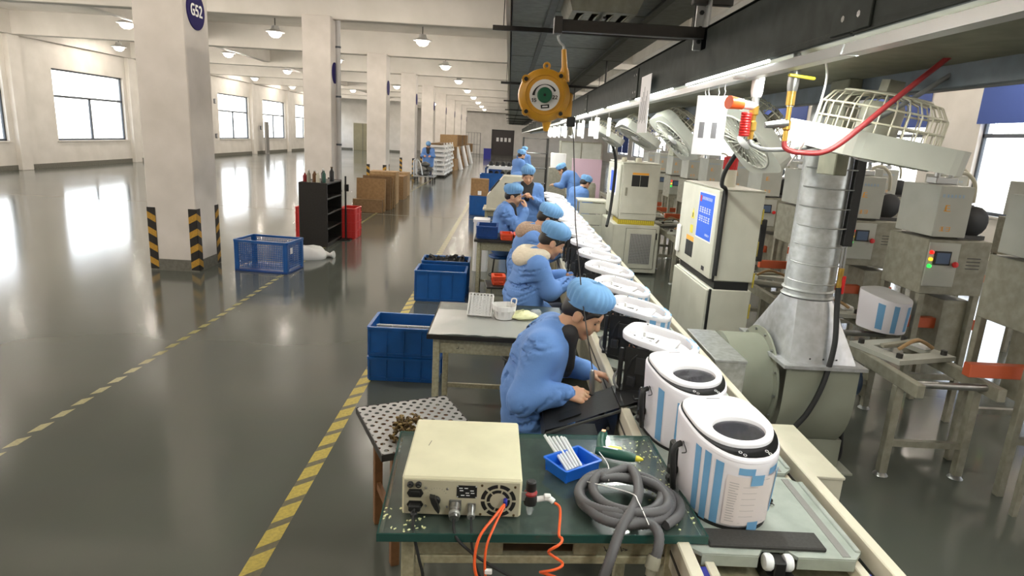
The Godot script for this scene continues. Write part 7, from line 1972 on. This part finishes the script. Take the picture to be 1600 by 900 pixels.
# P: joints in the person's own axes (x ahead, y up, z to the right hand)
func make_person(label: String, at: Vector3, turn: float, P: Dictionary, fine: bool) -> Node3D:
	var t := thing("person", label, "person", at, turn)
	var D := {pelvis = V(0, 0.52, 0), waist = V(-0.02, 0.69, 0), chest = V(0.03, 0.88, 0), neck = V(0.1, 1.02, 0), head = V(0.2, 1.13, 0), face = V(0.9, -0.5, 0.0), shr = V(0.04, 0.96, 0.165), elr = V(0.06, 0.72, 0.24), wrr = V(0.28, 0.74, 0.14), hdr = V(1, -0.1, -0.3), shl = V(0.06, 0.96, -0.165), ell_ = V(0.1, 0.72, -0.22), wrl = V(0.32, 0.74, -0.08), hdl = V(1, -0.1, 0.3), curlr = 0.6, curll = 0.6, backr = V(0.1, 1, 0.3), backl = V(0.1, 1, -0.3), hipx = 0.0, knee = V(0.34, 0.52, 0.12), ankle = V(0.3, 0.09, 0.12), coat = M.coat, fold = 0.012, seed = 1, hood = "", stand = false}
	D.merge(P, true)
	var cell := 0.014 if fine else 0.022
	var fx: Vector3 = D.face.normalized()
	var fz := fx.cross(Vector3.UP).normalized()
	if D.has("tilt"): fz = (fz + Vector3.UP * D.tilt).normalized()
	var fy := fz.cross(fx).normalized()
	var H := Transform3D(Basis(fx, fy, fz), D.head)
	# skin: one mesh of trunk, neck, arms, legs, head and hands
	var sk := mb()
	var legs := []
	for s in [-1.0, 1.0]:
		var hip: Vector3 = D.pelvis + V(0, -0.02, 0.09 * s)
		var kn := V(D.knee.x, D.knee.y, D.knee.z * s)
		var an := V(D.ankle.x, D.ankle.y, D.ankle.z * s)
		legs.append([hip, kn, an])
	var core := [cap(D.pelvis, D.waist, 0.11, 0.1, 0.05), cap(D.waist, D.chest, 0.1, 0.11, 0.05), cap(D.chest, D.neck, 0.1, 0.06, 0.05), cap(D.shl, D.shr, 0.05, 0.05, 0.05)]
	for q in [[D.shr, D.elr, D.wrr], [D.shl, D.ell_, D.wrl]]: core.append_array([cap(q[0], q[1], 0.046, 0.036, 0.03), cap(q[1], q[2], 0.036, 0.024, 0.02)])
	for q in legs: core.append_array([cap(q[0], q[1], 0.075, 0.055, 0.04), cap(q[1], q[2], 0.052, 0.036, 0.03), cap(q[2], q[2] + V(0.12, -0.045, 0), 0.035, 0.03, 0.02)])
	field(sk, core, 0.025)
	var hp := head_prims(H)
	hp.append(cap(H * V(-0.025, -0.04, 0), D.neck, 0.052, 0.058, 0.03))
	field(sk, hp, 0.0045 if fine else 0.009)
	field(sk, hand_prims(D.wrr, D.hdr, D.backr, true, D.curlr), 0.004 if fine else 0.0075)
	field(sk, hand_prims(D.wrl, D.hdl, D.backl, false, D.curll), 0.004 if fine else 0.0075)
	obj("body", sk, M.skin, t)
	# face details
	var ey := mb()
	var br := mb()
	for s in [-1.0, 1.0]:
		ball(ey, H, V(0.083, 0.001, 0.031 * s), V(0.006, 0.0035, 0.0125))
		ball(br, H, V(0.088, 0.03, 0.031 * s), V(0.004, 0.003, 0.017))
	obj("eyes", ey, M.hair, t)
	obj("eyebrows", br, M.hair, t)
	obj("lips", ball(ball(mb(), H, V(0.092, -0.06, 0), V(0.0045, 0.0045, 0.018)), H, V(0.09, -0.068, 0), V(0.0045, 0.005, 0.014)), M.lips, t)
	var b := H.basis
	var hair := [ell(H * V(-0.024, 0.03, 0), V(0.098, 0.092, 0.082), 0.02, b), cap(H * V(-0.075, -0.02, -0.03), H * V(-0.075, -0.02, 0.03), 0.032, 0.032, 0.03)]
	for s in [-1.0, 1.0]: hair.append(cap(H * V(0.052, 0.05, 0.056 * s), H * V(0.03, -0.005, 0.066 * s), 0.016, 0.008, 0.01))
	hair.append(cut(H * V(0.1, -0.04, 0), V(0.095, 0.095, 0.1), 0.01, b))
	for s in [-1.0, 1.0]: hair.append(cut(H * V(0.0, -0.025, 0.085 * s), V(0.032, 0.045, 0.02), 0.01, b))
	hair.append(cap(H * V(0.07, 0.055, -0.05), H * V(0.07, 0.055, 0.05), 0.014, 0.014, 0.01))
	field_obj("hair", hair, 0.006 if fine else 0.011, M.hair, t)
	make_bouffant(H, t, D.seed)
	# coat
	var side := V(0, 0, 0.075)
	var c := []
	for s in [-1.0, 1.0]:
		c.append(cap(D.pelvis + side * s, D.waist + side * s, 0.145, 0.125, 0.08))
		c.append(cap(D.waist + side * s, D.chest + side * s, 0.125, 0.12, 0.08))
		if D.stand: c.append(cap(D.pelvis + side * s, D.pelvis + V(0, -0.22, 0) + side * s, 0.15, 0.155, 0.06))
		else: c.append(cap(D.pelvis + side * s, D.pelvis + V(0.16, -0.01, 0) + side * s * 1.2, 0.13, 0.11, 0.06))
	c.append(cap(D.chest, D.neck + V(0, -0.015, 0), 0.13, 0.085, 0.08))
	c.append(cap(D.shl, D.shr, 0.088, 0.088, 0.07))
	for q in [[D.shr, D.elr, D.wrr], [D.shl, D.ell_, D.wrl]]:
		c.append(cap(q[0], q[1], 0.082, 0.07, 0.05))
		c.append(cap(q[1], q[1].lerp(q[2], 0.8), 0.07, 0.054, 0.04))
		c.append(cap(q[1].lerp(q[2], 0.8), q[2] + (q[2] - q[1]).normalized() * 0.01, 0.05, 0.036, 0.02))
	c.append(cut(H * V(0.0, -0.03, 0), V(0.1, 0.1, 0.085), 0.02))
	var cm := field(mb(), c, cell, D.fold, D.get("freq", V(6, 12, 6)), D.seed)
	obj("work_coat", cm, D.coat, t)
	# trousers and shoes
	var tr := []
	for q in legs: tr.append_array([cap(q[0], q[1], 0.095, 0.072, 0.04), cap(q[1], q[2] + V(0, 0.03, 0), 0.07, 0.055, 0.03)])
	field_obj("trousers", tr, 0.025, M.trousers, t)
	for q in legs: field_obj("shoe", [cap(q[2] + V(-0.03, -0.04, 0), q[2] + V(0.15, -0.045, 0), 0.043, 0.038, 0.02), cap(q[2] + V(-0.02, 0.0, 0), q[2] + V(-0.02, -0.04, 0), 0.048, 0.045, 0.02)], 0.016, M.black, t)
	# collar or hood
	var N: Vector3 = D.neck
	var up: Vector3 = (D.head - D.neck).normalized()
	var ring := []
	var rb := basis_to((up + V(-0.25, 0.6, 0)).normalized())
	for i in 12:
		var a := TAU * i / 12
		ring.append(N + up * 0.012 + rb * V(cos(a) * 0.064, 0, sin(a) * 0.07))
	var col := []
	for i in 12: col.append(cap(ring[i], ring[(i + 1) % 12], 0.024, 0.024, 0.02))
	if D.hood == "":
		for s in [-1.0, 1.0]: col.append(cap(N + V(0.05, 0.01, 0.06 * s), D.chest + V(0.14, -0.04, 0.035 * s), 0.042, 0.034, 0.03))
		col.append(cap(N + V(0.05, -0.02, 0), D.chest + V(0.135, -0.08, 0), 0.05, 0.035, 0.03))
		field_obj("dark_collar", col, 0.009 if fine else 0.016, M.collar, t)
	else:
		col.append(ell(N + V(-0.095, -0.005, 0), V(0.115, 0.08, 0.165), 0.05, Basis(Vector3.BACK, 0.5)))
		col.append(ell(N + V(-0.02, 0.015, 0.09), V(0.1, 0.045, 0.05), 0.05))
		col.append(ell(N + V(-0.02, 0.015, -0.09), V(0.1, 0.045, 0.05), 0.05))
		col.append(cut(N + V(-0.03, 0.09, 0), V(0.085, 0.06, 0.09), 0.03))
		var hd := obj("hood", field(mb(), col, 0.009 if fine else 0.014, 0.006, V(20, 20, 20), 3), M[D.hood], t)
		field_obj("hood_lining", [ell(N + V(-0.1, -0.055, 0.0), V(0.06, 0.03, 0.1), 0.02, Basis(Vector3.BACK, 0.5))], 0.012, M.maroon, t)
	return t

func field_obj(called: String, prims: Array, cell: float, m: Material, t: Node) -> MeshInstance3D:
	return obj(called, field(mb(), prims, cell), m, t)

func make_bouffant(H: Transform3D, t: Node, seed_: int) -> void:
	var rows := []
	var prof := [[0.97, -0.012, 0.0], [1.03, -0.004, 0.0], [1.0, 0.004, 0.0], [1.1, 0.016, 0.022], [1.17, 0.04, 0.032], [1.17, 0.066, 0.03], [1.05, 0.09, 0.022], [0.77, 0.108, 0.012], [0.4, 0.118, 0.005], [0.0, 0.12, 0.0]]
	for k in prof.size():
		var row := []
		for c in 96:
			var a := TAU * c / 96
			var pl: float = 1.0 + prof[k][2] * cos(a * 21.0 + 0.7 * sin(a * 5.0 + seed_)) * 1.3 + 0.03 * sin(a * 3.0 + seed_ + k * 0.5) * (1.0 if k > 3 else 0.0)
			var r: float = prof[k][0] * pl
			var p := V(-0.012 + cos(a) * 0.104 * r - 0.16 * prof[k][1], 0.05 + prof[k][1] * 1.0 + 0.03 * cos(a) * (1.0 - prof[k][1] * 5.0), -sin(a) * 0.088 * r)
			row.append(H * p)
		rows.append(row)
	obj("bouffant_cap", mb().grid(rows, true), M.cap, t)

func make_stool(label: String, at: Vector3, h: float, m: Material, group := "") -> void:
	var s := thing("seat_stool", label, "stool", at, 0.0, group)
	obj("seat", mb().lathe([Vector2(0, h - 0.035), Vector2(0.14, h - 0.035), Vector2(0.155, h - 0.02), Vector2(0.15, h - 0.003), Vector2(0, h)], 20), m, s)
	for i in 4:
		var a := TAU * (i + 0.5) / 4
		obj("leg", mb().tube([V(cos(a) * 0.11, h - 0.03, sin(a) * 0.11), V(cos(a) * 0.16, 0, sin(a) * 0.16)], 0.012, 6), M.steel_dark, s)
	obj("foot_ring", mb().tube(ring_at(V(0, 0.16, 0), Vector3.UP, 0.147, 20), 0.008, 6, false, true), M.steel_dark, s)

func make_people() -> void:
	make_person("seated worker in blue coat and cap bending over a dark plastic shell", V(0.19, 0, -3.08), 0.0, {head = V(0.235, 1.1, 0.0), face = V(0.84, -0.52, 0.36), neck = V(0.115, 1.0, 0), chest = V(0.03, 0.865, 0), shr = V(0.03, 0.95, 0.165), elr = V(-0.06, 0.72, 0.25), wrr = V(0.15, 0.762, 0.235), hdr = V(0.9, -0.14, 0.04), backr = V(0.2, 0.75, 0.62), curlr = 0.8, shl = V(0.09, 0.955, -0.155), ell_ = V(0.16, 0.75, -0.2), wrl = V(0.3, 0.775, -0.03), hdl = V(0.85, -0.05, 0.5), curll = 0.45, fold = 0.034, seed = 4}, true)
	make_stool("steel legged stool under the worker bending over a dark shell", V(0.17, 0, -3.08), 0.37, M.crate_blue)
	make_person("seated worker in blue coat with a cream fleece hood on her back", V(0.2, 0, -5.0), 0.25, {head = V(0.2, 1.135, 0), face = V(0.85, -0.5, 0.12), neck = V(0.08, 1.03, 0), hood = "fleece", elr = V(0.14, 0.78, 0.22), wrr = V(0.36, 0.84, 0.1), ell_ = V(0.16, 0.78, -0.2), wrl = V(0.38, 0.845, -0.06), fold = 0.03, freq = V(2.5, 13, 2.5), seed = 9}, true)
	make_stool("steel legged stool under the worker with cream hood", V(0.18, 0, -5.0), 0.37, M.crate_blue)
	make_person("seated worker in blue coat with patterned hood leaning to the belt", V(0.22, 0, -6.35), 0.2, {head = V(0.22, 1.15, 0), face = V(0.85, -0.52, 0.1), neck = V(0.1, 1.04, 0), hood = "pattern_hood", elr = V(0.1, 0.77, 0.23), ell_ = V(0.14, 0.77, -0.21), wrr = V(0.36, 0.84, 0.1), wrl = V(0.38, 0.845, -0.06), fold = 0.03, seed = 12}, true)
	make_stool("steel legged stool under the worker with patterned hood", V(0.2, 0, -6.35), 0.37, M.crate_blue)
	var hi := V(0, 0.08, 0)
	make_person("seated worker in blue coat and dark collar holding a hand to her face", V(-0.02, 0, -8.15), 0.0, {pelvis = V(0, 0.58, 0), waist = V(-0.02, 0.75, 0), chest = V(0.02, 0.94, 0), neck = V(0.06, 1.08, 0), head = V(0.12, 1.2, 0), face = V(0.95, -0.18, 0.15), shr = V(0.02, 1.02, 0.165), elr = V(0.2, 0.82, 0.22), wrr = V(0.28, 1.06, 0.1), hdr = V(-0.1, 0.9, -0.4), backr = V(1, 0.1, 0.4), curlr = 0.8, shl = V(0.04, 1.02, -0.165), ell_ = V(0.14, 0.8, -0.2), wrl = V(0.36, 0.82, -0.05), knee = V(0.34, 0.58, 0.12), seed = 15, fold = 0.03}, false)
	make_stool("steel legged stool under the worker holding a hand to her face", V(-0.03, 0, -8.15), 0.43, M.crate_blue)
	var st := {stand = true, pelvis = V(0, 0.82, 0), waist = V(0, 0.98, 0), chest = V(0.02, 1.14, 0), neck = V(0.04, 1.27, 0), head = V(0.08, 1.38, 0), face = V(0.95, -0.25, 0), shr = V(0.02, 1.2, 0.165), elr = V(0.06, 0.98, 0.22), wrr = V(0.24, 1.1, 0.08), hdr = V(0.6, 0.6, -0.5), shl = V(0.02, 1.2, -0.165), ell_ = V(0.06, 0.98, -0.22), wrl = V(0.26, 1.08, -0.06), hdl = V(0.6, 0.6, 0.5), knee = V(0.02, 0.45, 0.1), ankle = V(0, 0.09, 0.1)}
	var a := st.duplicate()
	a.merge({seed = 21, curlr = 1.0, curll = 1.0}, true)
	make_person("standing worker in blue coat looking ahead with both hands raised together", V(0.3, 0, -9.5), -PI / 2 + 0.1, a, false)
	a = st.duplicate()
	a.merge({seed = 25, coat = M.coat_far, chest = V(0.1, 1.1, 0), neck = V(0.22, 1.19, 0), head = V(0.33, 1.24, 0), face = V(0.8, -0.6, 0), shr = V(0.18, 1.13, 0.165), shl = V(0.18, 1.13, -0.165), elr = V(0.26, 0.9, 0.2), wrr = V(0.46, 0.9, 0.1), hdr = V(1, 0, 0), ell_ = V(0.26, 0.9, -0.2), wrl = V(0.46, 0.9, -0.1), hdl = V(1, 0, 0)}, true)
	make_person("worker in blue bending over the line behind the slant fronted housing", V(0.1, 0, -13.2), 0.3, a, false)
	var bent := a
	a = st.duplicate()
	a.merge({seed = 31, coat = M.coat_far, head = V(0.1, 1.46, 0), neck = V(0.05, 1.35, 0), chest = V(0.02, 1.2, 0), shr = V(0.02, 1.27, 0.165), shl = V(0.02, 1.27, -0.165)}, true)
	make_person("worker in blue coat standing beside the white rack of black knobs", V(0.28, 0, -17.4), 0.5, a, false)
	make_person("worker in blue coat standing before the dark steel rack", V(0.55, 0, -22.8), 1.2, a, false)
	bent = bent.duplicate()
	bent.merge({seed = 37}, true)
	make_person("worker in blue leaning over beside the pink board", V(1.6, 0, -14.9), PI - 0.4, bent, false)
	make_person("seated worker in blue coat across the belt turned away", V(1.38, 0, -12.4), 0.6, {seed = 41, coat = M.coat_far, head = V(0.2, 1.13, 0)}, false)
	make_stool("steel legged stool under the worker seated across the belt", V(1.38, 0, -12.4), 0.37, M.crate_blue)
	a = st.duplicate()
	a.merge({seed = 45, coat = M.coat_far, face = V(0.75, -0.66, 0), elr = V(0.16, 0.96, 0.24), wrr = V(0.34, 0.98, 0.12), ell_ = V(0.16, 0.96, -0.24), wrl = V(0.34, 0.98, -0.12), hdr = V(0.9, -0.2, -0.2), hdl = V(0.9, -0.2, 0.2)}, true)
	make_person("worker in blue cap standing behind the wheeled trolley in the hall", V(-3.35, 0, -27.2), -PI / 2, a, false)
	# the dark shell in the first worker's hands
	var t := thing("plastic_shell", "dark grey plastic appliance shell held by the bending worker", "shell", V(0, 0, -2.89))
	obj("shell_body", mb().prism(PackedVector2Array([Vector2(0.225, 0.6), Vector2(0.235, 0.655), Vector2(0.3, 0.675), Vector2(0.64, 0.815), Vector2(0.69, 0.825), Vector2(0.685, 0.80), Vector2(0.565, 0.792), Vector2(0.55, 0.64), Vector2(0.5, 0.585), Vector2(0.26, 0.565)]), 0.24, Transform3D.IDENTITY), M.plastic_dark, t)
	obj("edge_lip", mb().bar(V(0.24, 0.64, 0.243), V(0.64, 0.795, 0.243), 0.008, 0.012, 0.002), M.mesh_dark, t)
	obj("top_recess", mb().bar(V(0.3, 0.682, 0.16), V(0.4, 0.724, 0.16), 0.07, 0.004), M.black, t)
	obj("screw_boss", mb().lathe([Vector2(0, 0), Vector2(0.007, 0), Vector2(0.007, 0.006), Vector2(0, 0.006)], 10, Transform3D(Basis(Vector3.RIGHT, PI / 2), V(0.52, 0.68, 0.24))), M.steel, t)
	obj("corner_fitting", mb().box(V(0.66, 0.815, 0.2), V(0.06, 0.02, 0.05), 0.004), M.black, t)

func _ready() -> void:
	make_materials()
	make_camera_and_light()
	make_hall()
	make_lamps()
	make_duct()
	make_lamp_beam()
	make_overhead_things()
	make_line()
	make_bench()
	make_side_tables()
	make_crates()
	make_hall_goods()
	make_right_side()
	make_people()
